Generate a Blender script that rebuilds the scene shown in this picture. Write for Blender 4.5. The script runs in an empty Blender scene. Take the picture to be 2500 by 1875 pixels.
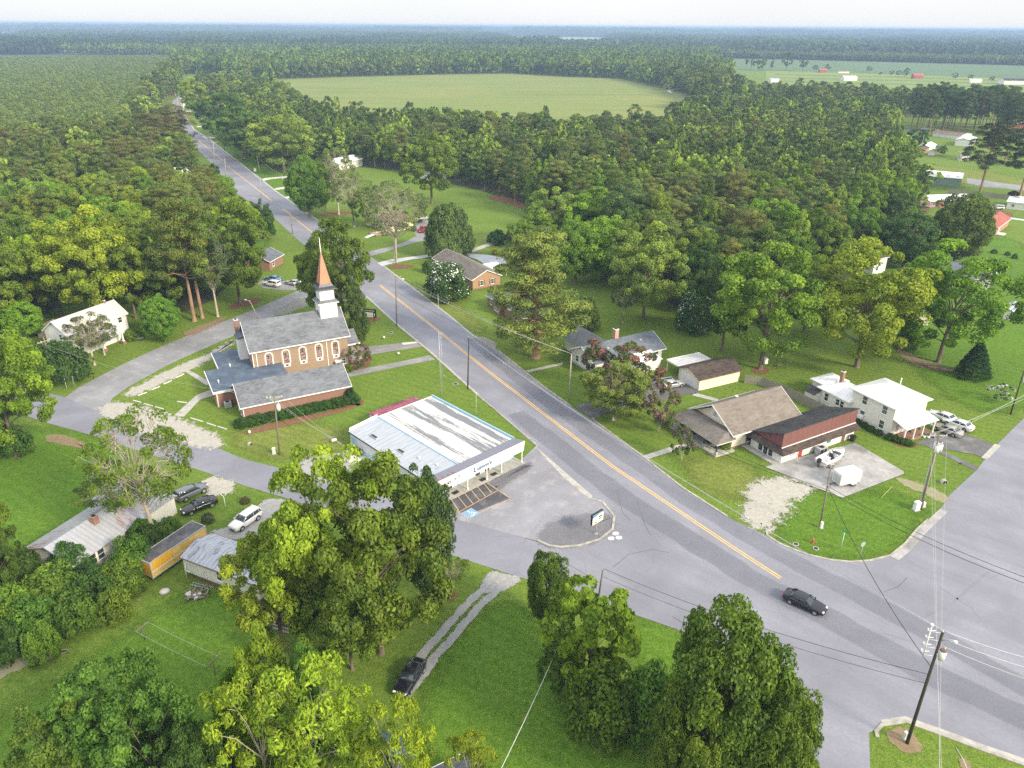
import bpy, bmesh, math, random
import numpy as np
from mathutils import Vector, Matrix
R=math.radians
random.seed(7); np.random.seed(7)
SC=bpy.context.scene
COL=SC.collection
# ---------------------------------------------------------------- camera numbers
FOC=1847.0; CX,CY=1250.,937.5
PITCH=math.atan((CY-62.0)/FOC); ROLL=math.atan(-.0068); CAMH=62.0
def ray(px,py):
    x=px-CX; y=py-CY
    c,s=math.cos(-ROLL),math.sin(-ROLL)
    x,y=c*x-s*y, s*x+c*y
    dx=x/FOC; up=-y/FOC
    cp,sp=math.cos(PITCH),math.sin(PITCH)
    return (dx, cp+up*sp, -sp+up*cp)
def at(px,py,z=0.0):
    "ground plan survey: point of height z seen in that direction"
    d=ray(px,py); t=(z-CAMH)/d[2]
    return (d[0]*t,d[1]*t)
def proj(x,y,z):
    cp,sp=math.cos(PITCH),math.sin(PITCH); z-=CAMH
    dep=y*cp-z*sp; up=y*sp+z*cp
    X=x/dep*FOC; Y=-up/dep*FOC
    c,s=math.cos(ROLL),math.sin(ROLL)
    return (CX+c*X-s*Y, CY+s*X+c*Y, dep)
def zoom(ox,oy,s):
    return lambda a,b: (ox+a/s, oy+b/s)
# ---------------------------------------------------------------- object helpers
def tag(o,label=None,cat=None,group=None,kind=None):
    if label: o['label']=label
    if cat: o['category']=cat
    if group: o['group']=group
    if kind: o['kind']=kind
    return o
def empty(name,x,y,z=0,yaw=0,label=None,cat=None,group=None):
    o=bpy.data.objects.new(name,None); COL.objects.link(o)
    o.location=(x,y,z); o.rotation_euler=(0,0,yaw); o.empty_display_size=.5
    return tag(o,label,cat,group)
class MB:
    def __init__(s): s.v=[]; s.f=[]; s.m=[]; s.sm=[]; s.ch=[]
    def add(s,vs,fs,m=0,smooth=False):
        b=len(s.v); s.ch.append((b,len(s.f))); s.v+= [tuple(v) for v in vs]
        for f in fs: s.f.append(tuple(b+i for i in f)); s.m.append(m); s.sm.append(smooth)
        return s
    def box(s,x0,y0,z0,x1,y1,z1,m=0):
        return s.add([(x0,y0,z0),(x1,y0,z0),(x1,y1,z0),(x0,y1,z0),(x0,y0,z1),(x1,y0,z1),(x1,y1,z1),(x0,y1,z1)],
            [(0,3,2,1),(4,5,6,7),(0,1,5,4),(1,2,6,5),(2,3,7,6),(3,0,4,7)],m)
    def obox(s,o,t,n,a0,a1,z0,z1,d0,d1,m=0):
        # oriented box: o origin (x,y), t along wall, n outward
        P=lambda a,d,z:(o[0]+t[0]*a+n[0]*d,o[1]+t[1]*a+n[1]*d,z)
        return s.add([P(a0,d0,z0),P(a1,d0,z0),P(a1,d1,z0),P(a0,d1,z0),P(a0,d0,z1),P(a1,d0,z1),P(a1,d1,z1),P(a0,d1,z1)],
            [(0,3,2,1),(4,5,6,7),(0,1,5,4),(1,2,6,5),(2,3,7,6),(3,0,4,7)],m)
    def prism(s,prof,axis,a0,a1,m=0):
        # prof: list of (p,q); axis 'x': p->y,q->z ; 'y': p->x,q->z ; 'z': p->x,q->y
        P={'x':lambda p,q,a:(a,p,q),'y':lambda p,q,a:(p,a,q),'z':lambda p,q,a:(p,q,a)}[axis]
        n=len(prof)
        vs=[P(p,q,a0) for p,q in prof]+[P(p,q,a1) for p,q in prof]
        fs=[tuple(range(n))[::-1],tuple(range(n,2*n))]+[(i,(i+1)%n,n+(i+1)%n,n+i) for i in range(n)]
        return s.add(vs,fs,m)
    def tube(s,pts,rad,n=6,m=0,cap=True,smooth=True):
        pts=[Vector(p) for p in pts]; 
        if not hasattr(rad,'__len__'): rad=[rad]*len(pts)
        b=len(s.v); s.ch.append((b,len(s.f))); up=Vector((0,0,1))
        for i,p in enumerate(pts):
            d=(pts[min(i+1,len(pts)-1)]-pts[max(i-1,0)]).normalized()
            a=d.cross(up); 
            if a.length<.05: a=d.cross(Vector((1,0,0)))
            a.normalize(); c=d.cross(a)
            for k in range(n):
                t=2*math.pi*k/n; q=p+(a*math.cos(t)+c*math.sin(t))*rad[i]; s.v.append(tuple(q))
        for i in range(len(pts)-1):
            for k in range(n):
                s.f.append((b+i*n+k,b+i*n+(k+1)%n,b+(i+1)*n+(k+1)%n,b+(i+1)*n+k)); s.m.append(m); s.sm.append(smooth)
        if cap:
            s.f.append(tuple(b+k for k in range(n))); s.m.append(m); s.sm.append(False)
            e=b+(len(pts)-1)*n
            s.f.append(tuple(e+k for k in range(n))[::-1]); s.m.append(m); s.sm.append(False)
        return s
    def disc(s,c,r,n=16,m=0,z=0):
        return s.add([(c[0]+r*math.cos(2*math.pi*k/n),c[1]+r*math.sin(2*math.pi*k/n),z) for k in range(n)],[tuple(range(n))],m)
    def each(s,name,mats,parent=None):
        'every separate piece as a part of its own'
        E=s.ch+[(len(s.v),len(s.f))]
        for (b,f),(b1,f1) in zip(E[:-1],E[1:]):
            q=MB(); q.v=s.v[b:b1]; q.f=[tuple(i-b for i in t) for t in s.f[f:f1]]; q.m=s.m[f:f1]; q.sm=s.sm[f:f1]; q.build(name,mats,parent)
    def build(s,name,mats,parent=None,loc=None,fix=True):
        me=bpy.data.meshes.new(name)
        me.from_pydata(s.v,[],s.f)
        if not isinstance(mats,(list,tuple)): mats=[mats]
        for m in mats: me.materials.append(m)
        me.polygons.foreach_set('material_index',s.m); me.polygons.foreach_set('use_smooth',s.sm)
        if fix:
            bm=bmesh.new(); bm.from_mesh(me); bmesh.ops.recalc_face_normals(bm,faces=bm.faces); bm.to_mesh(me); bm.free()
        me.update()
        o=bpy.data.objects.new(name,me); COL.objects.link(o)
        if parent: o.parent=parent
        if loc: o.location=loc
        return o
def copy_tree(o,parent=None):
    c=o.copy(); COL.objects.link(c)
    if parent: c.parent=parent
    for ch in o.children: copy_tree(ch,c)
    return c
# ---------------------------------------------------------------- materials
def newmat(name):
    m=bpy.data.materials.new(name); m.use_nodes=True; nt=m.node_tree; nt.nodes.clear()
    out=nt.nodes.new('ShaderNodeOutputMaterial'); return m,nt,out
class N:
    def __init__(s,nt): s.nt=nt
    def __call__(s,t,ins={},**kw):
        n=s.nt.nodes.new('ShaderNode'+t)
        for k,v in kw.items(): setattr(n,k,v)
        for k,v in ins.items():
            sock=n.inputs[k]
            if isinstance(v,bpy.types.NodeSocket): s.nt.links.new(v,sock)
            else: sock.default_value=v
        return n
    def ramp(s,fac,stops,interp='LINEAR'):
        n=s.nt.nodes.new('ShaderNodeValToRGB'); n.color_ramp.interpolation=interp
        e=n.color_ramp.elements
        while len(e)<len(stops): e.new(.5)
        for i,(p,c) in enumerate(stops):
            e[i].position=p; e[i].color=(c,c,c,1) if isinstance(c,(int,float)) else (*c,1)
        s.nt.links.new(fac,n.inputs[0]); return n.outputs[0]
    def mix(s,f,a,b,t='MIX'):
        n=s.nt.nodes.new('ShaderNodeMix'); n.data_type='RGBA'; n.blend_type=t
        for sock,v in ((n.inputs[0],f),(n.inputs[6],a),(n.inputs[7],b)):
            if isinstance(v,bpy.types.NodeSocket): s.nt.links.new(v,sock)
            elif isinstance(v,(tuple,list)): sock.default_value=(*v[:3],1)
            else: sock.default_value=v
        return n.outputs[2]
    def math(s,op,a,b=None,c=None):
        n=s.nt.nodes.new('ShaderNodeMath'); n.operation=op
        for i,v in enumerate((a,b,c)):
            if v is None: continue
            if isinstance(v,bpy.types.NodeSocket): s.nt.links.new(v,n.inputs[i])
            else: n.inputs[i].default_value=v
        return n.outputs[0]
    def noise(s,vec,scale,detail=4,rough=.55,dist=0):
        n=s('TexNoise',{'Vector':vec,'Scale':scale,'Detail':detail,'Roughness':rough,'Distortion':dist}); return n.outputs[0]
    def coord(s,kind='Object'):
        return s('TexCoord').outputs[kind]
    def scale(s,vec,sc,rot=(0,0,0)):
        return s('Mapping',{'Vector':vec,'Scale':sc,'Rotation':rot}).outputs[0]
    def bump(s,h,dist=.05,strength=.5):
        return s('Bump',{'Height':h,'Distance':dist,'Strength':strength}).outputs[0]
def c3(c): return (c,c,c) if isinstance(c,(int,float)) else tuple(c)
def P(name,col,rough=.6,var=.15,scale=2.,metal=0.,spec=.4,bump=.0,bscale=20.,dirt=None,dscale=.6,coord='Object',stretch=(1,1,1),coat=0.):
    m,nt,out=newmat(name); n=N(nt); v=n.scale(n.coord(coord),stretch)
    col=c3(col)
    f=n.noise(v,scale,5,.6)
    a=tuple(c*(1-var) for c in col); b=tuple(min(1,c*(1+var)) for c in col)
    c=n.mix(n.ramp(f,[(.3,0.),(.7,1.)]),a,b)
    if dirt is not None:
        g=n.ramp(n.noise(v,dscale,6,.65),[(.48,0.),(.66,1.)]); c=n.mix(n.math('MULTIPLY',g,.8),c,c3(dirt))
    ins={'Base Color':c,'Roughness':rough,'Metallic':metal,'Specular IOR Level':spec,'Coat Weight':coat}
    if bump: ins['Normal']=n.bump(n.noise(v,bscale,3),bump,.6)
    b=n('BsdfPrincipled',ins); nt.links.new(b.outputs[0],out.inputs[0]); return m
def car_paint(name,col,metal=.0):
    m,nt,out=newmat(name); n=N(nt)
    f=n.noise(n.coord(),1.5,3)
    c=n.mix(n.ramp(f,[(.3,0.),(.7,1.)]),tuple(x*.92 for x in col),col)
    b=n('BsdfPrincipled',{'Base Color':c,'Roughness':.28,'Metallic':metal,'Coat Weight':.6,'Coat Roughness':.08}); nt.links.new(b.outputs[0],out.inputs[0]); return m
def brickmat(name,c1,c2,mortar,s=1.):
    m,nt,out=newmat(name); n=N(nt); co=n.coord()
    sp=n('SeparateXYZ',{'Vector':co}); u=n.math('ADD',sp.outputs[0],sp.outputs[1])
    v=n('CombineXYZ',{'X':u,'Y':sp.outputs[2],'Z':0.}).outputs[0]
    br=n('TexBrick',{'Vector':v,'Color1':(*c1,1),'Color2':(*c2,1),'Mortar':(*mortar,1),'Scale':1.6*s,'Mortar Size':.012,'Brick Width':.42,'Row Height':.14,'Bias':-.2})
    f=n.noise(co,1.3,5,.6); c=n.mix(n.ramp(f,[(.3,0.),(.7,.55)]),br.outputs[0],n.mix(.5,c1,(c1[0]*1.25,c1[1]*1.2,c1[2]*1.1)))
    f2=n.noise(co,9.,3,.7); c=n.mix(n.ramp(f2,[(.45,0.),(.75,.35)]),c,tuple(x*.55 for x in c2))
    b=n('BsdfPrincipled',{'Base Color':c,'Roughness':.85,'Specular IOR Level':.2,'Normal':n.bump(br.outputs[1],.02,.4)}); nt.links.new(b.outputs[0],out.inputs[0]); return m
def shingle(name,c1,c2,spread=.5):
    m,nt,out=newmat(name); n=N(nt); co=n.coord()
    v=n.scale(co,(1,1,1.6))
    vo=n('TexVoronoi',{'Vector':n.scale(co,(1.3,3.2,3.2)),'Scale':1.3,'Randomness':1.})
    g=n('SeparateColor',{'Color':vo.outputs[1]}).outputs[0]
    c=n.mix(n.ramp(g,[(.15,0.),(.85,1.)]),c1,c2)
    f=n.noise(v,7.,4,.7); c=n.mix(n.ramp(f,[(.35,0.),(.7,spread)]),c,tuple(x*.55 for x in c1))
    f=n.noise(v,.35,4,.6); c=n.mix(n.ramp(f,[(.4,0.),(.7,.35)]),c,tuple(min(1,x*1.5) for x in c2))
    b=n('BsdfPrincipled',{'Base Color':c,'Roughness':.9,'Specular IOR Level':.2,'Normal':n.bump(f,.03,.5)}); nt.links.new(b.outputs[0],out.inputs[0]); return m
def metalroof(name,col,axis=0,pitch=.5,rust=None,rustlv=.55,streak=None,slv=.5,rough=.45,metal=.0,line=.6):
    # standing seams every `pitch` metres along the axis, rust / streaks running down the slope
    m,nt,out=newmat(name); n=N(nt); co=n.coord(); sp=n('SeparateXYZ',{'Vector':co})
    u=sp.outputs[axis]
    fr=n.math('FRACT',n.math('DIVIDE',u,pitch)); seam=n.math('LESS_THAN',n.math('ABSOLUTE',n.math('SUBTRACT',fr,.5)),.07)
    st=[2.2,.35,.35] if axis==0 else [.35,2.2,.35]
    v=n.scale(co,tuple(st))
    f=n.noise(v,.8,6,.65)
    c=n.mix(n.ramp(f,[(.3,0.),(.7,1.)]),tuple(x*.84 for x in col),tuple(min(1,x*1.08) for x in col))
    if streak: c=n.mix(n.ramp(n.noise(n.scale(co,(st[0]*1.6,st[1]*1.6,.4)),1.1,7,.7,.4),[(slv,0.),(slv+.1,1.)]),c,streak)
    if rust: 
        r=n.ramp(n.math('ADD',n.math('MULTIPLY',n.noise(v,1.3,7,.75),.5),n.math('MULTIPLY',n.noise(co,.22,3),.5)),[(rustlv,0.),(rustlv+.05,1.)])
        c=n.mix(r,c,rust)
    c=n.mix(n.math('MULTIPLY',seam,line),c,tuple(x*.6 for x in col))
    b=n('BsdfPrincipled',{'Base Color':c,'Roughness':rough,'Metallic':metal,'Normal':n.bump(seam,.03,.6)}); nt.links.new(b.outputs[0],out.inputs[0]); return m
def siding(name,col,pitch=.22,dirt=None,vert=False):
    m,nt,out=newmat(name); n=N(nt); co=n.coord(); sp=n('SeparateXYZ',{'Vector':co})
    u=n.math('ADD',sp.outputs[0],sp.outputs[1]) if vert else sp.outputs[2]
    fr=n.math('FRACT',n.math('DIVIDE',u,pitch)); ln=n.math('LESS_THAN',fr,.1)
    f=n.noise(co,.9,5,.6); c=n.mix(n.ramp(f,[(.3,0.),(.7,1.)]),tuple(x*.9 for x in col),col)
    if dirt: c=n.mix(n.ramp(n.noise(n.scale(co,(.4,.4,1.5)),2.,7,.7),[(.55,0.),(.68,.8)]),c,dirt)
    c=n.mix(n.math('MULTIPLY',ln,.3),c,tuple(x*.45 for x in col))
    b=n('BsdfPrincipled',{'Base Color':c,'Roughness':.65,'Specular IOR Level':.3,'Normal':n.bump(fr,.02,.4)}); nt.links.new(b.outputs[0],out.inputs[0]); return m
M={}
M['white']=P('white_paint',(.78,.78,.76),.5,.05,1.5,dirt=(.6,.6,.57),dscale=.4)
M['trim']=P('white_trim',(.8,.8,.79),.45,.03)
M['glass']=P('window_glass',(.03,.04,.05),.08,.3,2.,spec=.8)
M['glassblue']=P('car_glass',(.025,.035,.045),.05,.2,2.,spec=1.)
M['tyre']=P('tyre_rubber',(.02,.02,.02),.85,.2)
M['rim']=P('rim_metal',(.55,.55,.57),.3,.1,metal=.7)
M['dark']=P('dark_plastic',(.03,.03,.032),.6,.2)
M['black']=P('black_metal',(.02,.02,.022),.5,.2)
M['grey']=P('grey_metal',(.42,.43,.44),.5,.12,3.)
M['steel']=P('galvanised_steel',(.5,.52,.54),.4,.12,3.,metal=.4)
M['wood']=P('weathered_wood',(.2,.17,.13),.9,.3,6.,stretch=(1,1,.15))
M['darkwood']=P('creosote_wood',(.055,.045,.035),.9,.3,6.,stretch=(1,1,.15))
M['paleswood']=P('pale_pole_wood',(.42,.38,.3),.9,.2,6.,stretch=(1,1,.15))
M['fence']=P('fence_wood',(.26,.24,.2),.9,.25,8.,stretch=(1,1,.2))
M['conc']=P('concrete',(.42,.41,.38),.85,.14,1.5,dirt=(.27,.26,.24),dscale=.9,bump=.01,bscale=8)
M['concw']=P('pale_concrete',(.6,.59,.56),.85,.1,1.5)
M['brick']=brickmat('red_brick',(.3,.16,.12),(.245,.125,.095),(.38,.31,.26))
M['brick2']=brickmat('tan_brick',(.34,.245,.18),(.285,.195,.14),(.48,.39,.3))
M['brick3']=brickmat('orange_brick',(.42,.255,.165),(.35,.2,.13),(.5,.4,.3))
M['shgrey']=shingle('grey_shingles',(.12,.13,.15),(.19,.2,.225))
M['shblue']=shingle('slate_blue_shingles',(.10,.115,.14),(.15,.17,.2),.3)
M['shtan']=shingle('tan_shingles',(.165,.142,.125),(.22,.19,.165),.3)
M['shtan2']=shingle('grey_brown_shingles',(.14,.125,.115),(.2,.18,.165),.5)
M['shblack']=shingle('black_shingles',(.03,.03,.034),(.07,.07,.072),.4)
M['shdark']=shingle('dark_brown_shingles',(.055,.04,.035),(.1,.08,.07),.4)
M['shbrown']=shingle('brown_shingles',(.16,.10,.09),(.22,.14,.12),.3)
M['shred']=shingle('rust_red_shingles',(.3,.09,.07),(.36,.13,.1),.2)
M['membrane']=P('blue_grey_roof_membrane',(.07,.1,.15),.6,.25,.8,dirt=(.14,.17,.22),dscale=.5)
M['copper']=P('copper_sheet',(.5,.23,.14),.5,.15,2.,metal=.15,stretch=(1,1,.2))
M['copperdark']=P('tarnished_metal',(.06,.06,.075),.4,.2,2.,metal=.4)
M['sidwhite']=siding('white_siding',(.8,.79,.75))
M['sidold']=siding('peeling_white_clapboard',(.8,.78,.73),.2,dirt=(.5,.48,.44))
M['sidcream']=siding('cream_siding',(.82,.76,.62))
M['sidwhitev']=siding('white_vertical_boards',(.78,.78,.78),.4,vert=True)
M['sidmobile']=siding('dirty_white_panels',(.72,.7,.62),1.1,dirt=(.3,.33,.12),vert=True)
M['yellowh']=siding('pale_yellow_siding',(.75,.7,.42))
M['winpane']=P('dark_pane',(.04,.05,.06),.15,.3,3.,spec=.7)
M['reddoor']=P('red_door_paint',(.45,.05,.04),.5,.1)
M['orange']=P('warm_orange_paint',(.6,.3,.1),.6,.1)
# ================================================================ GROUND
def grassmat(name='lawn_grass',tint=None,alpha=False):
    m,nt,out=newmat(name); n=N(nt); co=n.coord()
    big=n.noise(co,.018,5,.6); mid=n.noise(co,.12,6,.65,.4); fine=n.noise(co,1.6,6,.75); vf=n.noise(co,7.,3,.7)
    c=n.mix(n.ramp(big,[(.36,0.),(.64,1.)]),(.14,.222,.024),(.205,.28,.034))
    c=n.mix(n.ramp(mid,[(.38,0.),(.68,.85)]),c,(.2,.285,.04))
    c=n.mix(n.ramp(n.noise(co,.07,7,.7,.5),[(.52,0.),(.7,.6)]),c,(.065,.165,.014))
    c=n.mix(n.ramp(n.noise(co,.28,6,.7),[(.56,0.),(.74,.55)]),c,(.28,.27,.1))
    # mowing stripes
    sp=n('SeparateXYZ',{'Vector':n.scale(co,(1,1,1),(0,0,R(31)))})
    st=n.math('SINE',n.math('ADD',n.math('MULTIPLY',sp.outputs[1],3.6),n.math('MULTIPLY',mid,6.)))
    c=n.mix(n.math('MULTIPLY',n.math('ADD',st,1.),.13),c,(.3,.36,.07))
    c=n.mix(n.ramp(fine,[(.34,.75),(.56,0.)]),c,(.05,.125,.008))
    c=n.mix(n.ramp(vf,[(.38,.75),(.6,0.)]),c,(.045,.1,.012)); c=n.mix(n.ramp(n.noise(co,3.3,3,.8),[(.52,0.),(.7,.4)]),c,(.3,.36,.08))
    ins={'Roughness':.9,'Specular IOR Level':.15,'Normal':n.bump(n.math('ADD',fine,vf),.12,.8)}
    if tint: c=n.mix(1.,c,tint,'MULTIPLY')
    if alpha: ins['Alpha']=n.ramp(n.math('ADD',n.math('MULTIPLY',n('Attribute',attribute_name='edge').outputs['Fac'],1.),n.math('MULTIPLY',n.math('SUBTRACT',n.noise(co,.25,8,.75),.5),1.6)),[(.3,0.),(.9,.9)])
    ins['Base Color']=c
    b=n('BsdfPrincipled',ins); nt.links.new(b.outputs[0],out.inputs[0]); return m
M['grass']=grassmat()
def asphalt(name,col,wear=.0,worn=None,cracks=True,dirs=41.):
    m,nt,out=newmat(name); n=N(nt); co=n.coord()
    f=n.noise(co,.09,6,.6,.3); g=n.noise(co,2.8,5,.75); h=n.noise(n.scale(co,(1,1,1),(0,0,R(dirs))),1.,2)
    vs=n.scale(n.scale(co,(1,1,1),(0,0,R(dirs))),(.02,.35,1)); s=n.noise(vs,1.,5,.6)
    lo=tuple(x*.8 for x in col); hi=tuple(min(1,x*1.16) for x in col)
    c=n.mix(n.ramp(f,[(.35,0.),(.66,1.)]),lo,hi)
    c=n.mix(n.ramp(s,[(.4,.35),(.62,0.)]),c,tuple(x*.62 for x in col))
    c=n.mix(n.ramp(g,[(.35,.3),(.62,0.)]),c,tuple(x*.6 for x in col))
    c=n.mix(n.ramp(n.noise(co,14.,2,.8),[(.35,.3),(.65,0.)]),c,tuple(x*.55 for x in col))
    if worn: c=n.mix(n.ramp(n.noise(co,.35,7,.72),[(.5,0.),(.68,.75)]),c,worn)
    if cracks:
        vo=n('TexVoronoi',{'Vector':n.mix(.06,co,n('TexNoise',{'Vector':co,'Scale':.6}).outputs[1]),'Scale':.11},feature='DISTANCE_TO_EDGE')
        k=n.ramp(vo.outputs[0],[(.002,.3),(.007,0.)]); k=n.math('MULTIPLY',k,n.ramp(n.noise(co,.15,3),[(.52,0.),(.66,1.)]))
        c=n.mix(k,c,tuple(x*.3 for x in col))
    b=n('BsdfPrincipled',{'Base Color':c,'Roughness':.82,'Specular IOR Level':.3,'Normal':n.bump(g,.01,.4)}); nt.links.new(b.outputs[0],out.inputs[0]); return m
M['asph']=asphalt('aged_asphalt',(.275,.28,.33))
M['asph2']=asphalt('side_street_asphalt',(.265,.27,.325),dirs=-24.)
M['asph3']=asphalt('old_street_asphalt',(.29,.292,.315),worn=(.36,.36,.36),dirs=30.)
M['lot']=asphalt('worn_lot_asphalt',(.3,.3,.34),worn=(.36,.355,.37),dirs=120.)
M['lotdark']=asphalt('dark_sealed_asphalt',(.10,.10,.12),worn=(.2,.2,.22),cracks=False)
M['drive']=asphalt('driveway_asphalt',(.15,.15,.155),worn=(.24,.24,.24),cracks=False)
M['slab']=P('stained_concrete_slab',(.36,.355,.35),.85,.2,.8,dirt=(.15,.15,.15),dscale=.18,bump=.01)
M['conclight']=P('light_drive_concrete',(.5,.52,.58),.85,.1,.5,dirt=(.38,.4,.44),dscale=.2)
def softmat(name,col,col2,amt=1.,grass=.3,sc=1.5):
    "loose surface whose edge thins out into the grass"
    m,nt,out=newmat(name); n=N(nt); co=n.coord()
    at_=n('Attribute',attribute_name='edge').outputs['Fac']
    f=n.noise(co,.7,8,.75); g=n.noise(co,6.,4,.8)
    c=n.mix(n.ramp(n.noise(co,sc,5,.7),[(.35,0.),(.65,1.)]),col,col2)
    c=n.mix(n.ramp(g,[(.3,.5),(.6,0.)]),c,tuple(x*.6 for x in col))
    al=n.ramp(n.math('ADD',n.math('MULTIPLY',at_,1.05),n.math('ADD',n.math('MULTIPLY',n.math('SUBTRACT',f,.5),grass*2.6),n.math('MULTIPLY',n.math('SUBTRACT',n.noise(co,3.2,5,.85),.5),grass*1.6))),[(.42,0.),(.6,amt)])
    b=n('BsdfPrincipled',{'Base Color':c,'Roughness':.95,'Specular IOR Level':.1,'Alpha':al}); nt.links.new(b.outputs[0],out.inputs[0]); return m
M['gravelw']=softmat('white_gravel',(.42,.4,.36),(.55,.53,.48),.88,1.2)
M['gravel']=softmat('grey_gravel',(.3,.3,.3),(.4,.4,.4),1.,.6)
M['gravelt']=softmat('thin_gravel',(.3,.3,.26),(.38,.37,.33),.7,.6)
M['dirt']=softmat('bare_soil',(.26,.19,.12),(.34,.27,.17),.85,.3)
M['sand']=softmat('sandy_soil',(.4,.36,.27),(.3,.3,.14),.8,.5)
M['mulch']=softmat('pine_straw_mulch',(.17,.085,.05),(.24,.13,.08),1.,.12)
M['darkfloor']=softmat('woodland_floor',(.045,.055,.02),(.07,.06,.03),1.,.1,.3)
M['lushgrass']=grassmat('lush_grass',(.84,1.04,.75),True)
M['drygrass']=grassmat('dry_grass',(1.45,1.15,1.7),True)
M['drain']=softmat('wet_grass',(.06,.13,.02),(.08,.15,.03),.8,.2,.4)
def fieldmat(name,c1,c2,c3_,ang,per,big=.01):
    m,nt,out=newmat(name); n=N(nt); co=n.scale(n.coord(),(1,1,1),(0,0,R(ang)))
    sp=n('SeparateXYZ',{'Vector':co}); f=n.noise(co,big,5,.6); w=n.noise(n.scale(co,(.004,.12,1)),1.,5,.7)
    c=n.mix(n.ramp(f,[(.38,0.),(.62,1.)]),c1,c2)
    c=n.mix(n.ramp(w,[(.5,0.),(.64,.8)]),c,c3_)
    s=n.math('SINE',n.math('MULTIPLY',sp.outputs[1],6.283/per)); c=n.mix(n.math('MULTIPLY',n.math('ADD',s,1.),.36),c,c3_)
    c=n.mix(n.ramp(n.noise(co,.5,5,.8),[(.35,.35),(.65,0.)]),c,tuple(x*.6 for x in c3_))
    b=n('BsdfPrincipled',{'Base Color':c,'Roughness':.95,'Specular IOR Level':.1}); nt.links.new(b.outputs[0],out.inputs[0]); return m
M['fieldbrown']=fieldmat('ripening_crop',(.31,.31,.10),(.24,.3,.085),(.13,.18,.045),-2,4.5)
M['fieldgreen']=fieldmat('green_crop',(.13,.2,.1),(.15,.22,.11),(.1,.16,.075),0,6.)
M['fieldlime']=fieldmat('mown_meadow',(.3,.34,.09),(.22,.3,.07),(.15,.21,.05),0,25.)
M['fieldfar']=fieldmat('far_stubble',(.42,.37,.22),(.3,.36,.15),(.3,.3,.16),0,30.)
M['yellow']=P('road_yellow_paint',(.85,.5,.13),.7,.2,1.5,dirt=(.6,.42,.2),dscale=2.)
M['lotyellow']=P('faded_yellow_paint',(.55,.36,.15),.7,.3,2.,dirt=(.4,.34,.25),dscale=2.)
M['linewhite']=P('white_line_paint',(.7,.7,.72),.7,.1)
M['bluepaint']=P('blue_parking_paint',(.2,.34,.46),.7,.1)
M['curb']=P('kerb_concrete',(.38,.36,.32),.85,.25,1.2,dirt=(.25,.23,.2),dscale=.8)
def w(pts): return [at(*p) if len(p)<=3 else p for p in pts]
def sheet(name,pts,z,mat,world=False,kind='structure',label=None,cat=None):
    p=pts if world else w(pts)
    mb=MB(); mb.add([(x,y,z) for x,y in p],[tuple(range(len(p)))])
    o=mb.build(name,mat,fix=False)
    bm=bmesh.new(); bm.from_mesh(o.data); bmesh.ops.triangulate(bm,faces=bm.faces,ngon_method='EAR_CLIP')
    for f in bm.faces:
        if f.normal.z<0: f.normal_flip()
    bm.to_mesh(o.data); bm.free()
    return tag(o,label,cat,kind=kind)
def resample(p,d,closed=True):
    out=[]; n=len(p)
    for i in range(n if closed else n-1):
        a=p[i]; b=p[(i+1)%n]; L=math.dist(a,b); k=max(1,int(L/d))
        out+=[(a[0]+(b[0]-a[0])*j/k,a[1]+(b[1]-a[1])*j/k) for j in range(k)]
    if not closed: out.append(p[-1])
    return out
def smooth(p,it=2):
    for _ in range(it):
        q=[]
        for i in range(len(p)):
            a,b=p[i],p[(i+1)%len(p)]
            q+= [(a[0]*.75+b[0]*.25,a[1]*.75+b[1]*.25),(a[0]*.25+b[0]*.75,a[1]*.25+b[1]*.75)]
        p=q
    return p
def soft(name,pts,z,mat,ring=1.2,world=False,sm=True,kind='structure',step=1.2):
    p=pts if world else w(pts)
    if sm: p=smooth(p,2)
    A=sum(p[i][0]*p[(i+1)%len(p)][1]-p[(i+1)%len(p)][0]*p[i][1] for i in range(len(p)))
    if A<0: p=p[::-1]
    flat=ring>=4
    p=resample(p,step); n=len(p); rnd=random.Random(len(name)*7+n)
    inn=[];outr=[]
    for i in range(n):
        a,b=p[i-1],p[(i+1)%n]; d=(b[0]-a[0],b[1]-a[1]); L=math.hypot(*d) or 1; nx,ny=d[1]/L,-d[0]/L
        j=0 if flat else rnd.uniform(-.3,.3)*min(ring,1.2)
        k0=0. if flat else ring*.35; inn.append((p[i][0]-nx*(k0+j),p[i][1]-ny*(k0+j))); outr.append((p[i][0]+nx*(ring-k0),p[i][1]+ny*(ring-k0)))
    mb=MB(); mb.add([(x,y,z) for x,y in inn+outr],[tuple(range(n))]+[(i,n+i,n+(i+1)%n,(i+1)%n) for i in range(n)])
    o=mb.build(name,mat,fix=False)
    bm=bmesh.new(); bm.from_mesh(o.data); bm.faces.ensure_lookup_table(); bmesh.ops.triangulate(bm,faces=[bm.faces[0]],ngon_method='EAR_CLIP')
    bm.to_mesh(o.data); bm.free()
    a=o.data.attributes.new('edge','FLOAT','POINT'); a.data.foreach_set('value',[1.]*n+[0.]*n)
    return tag(o,kind=kind)
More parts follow.
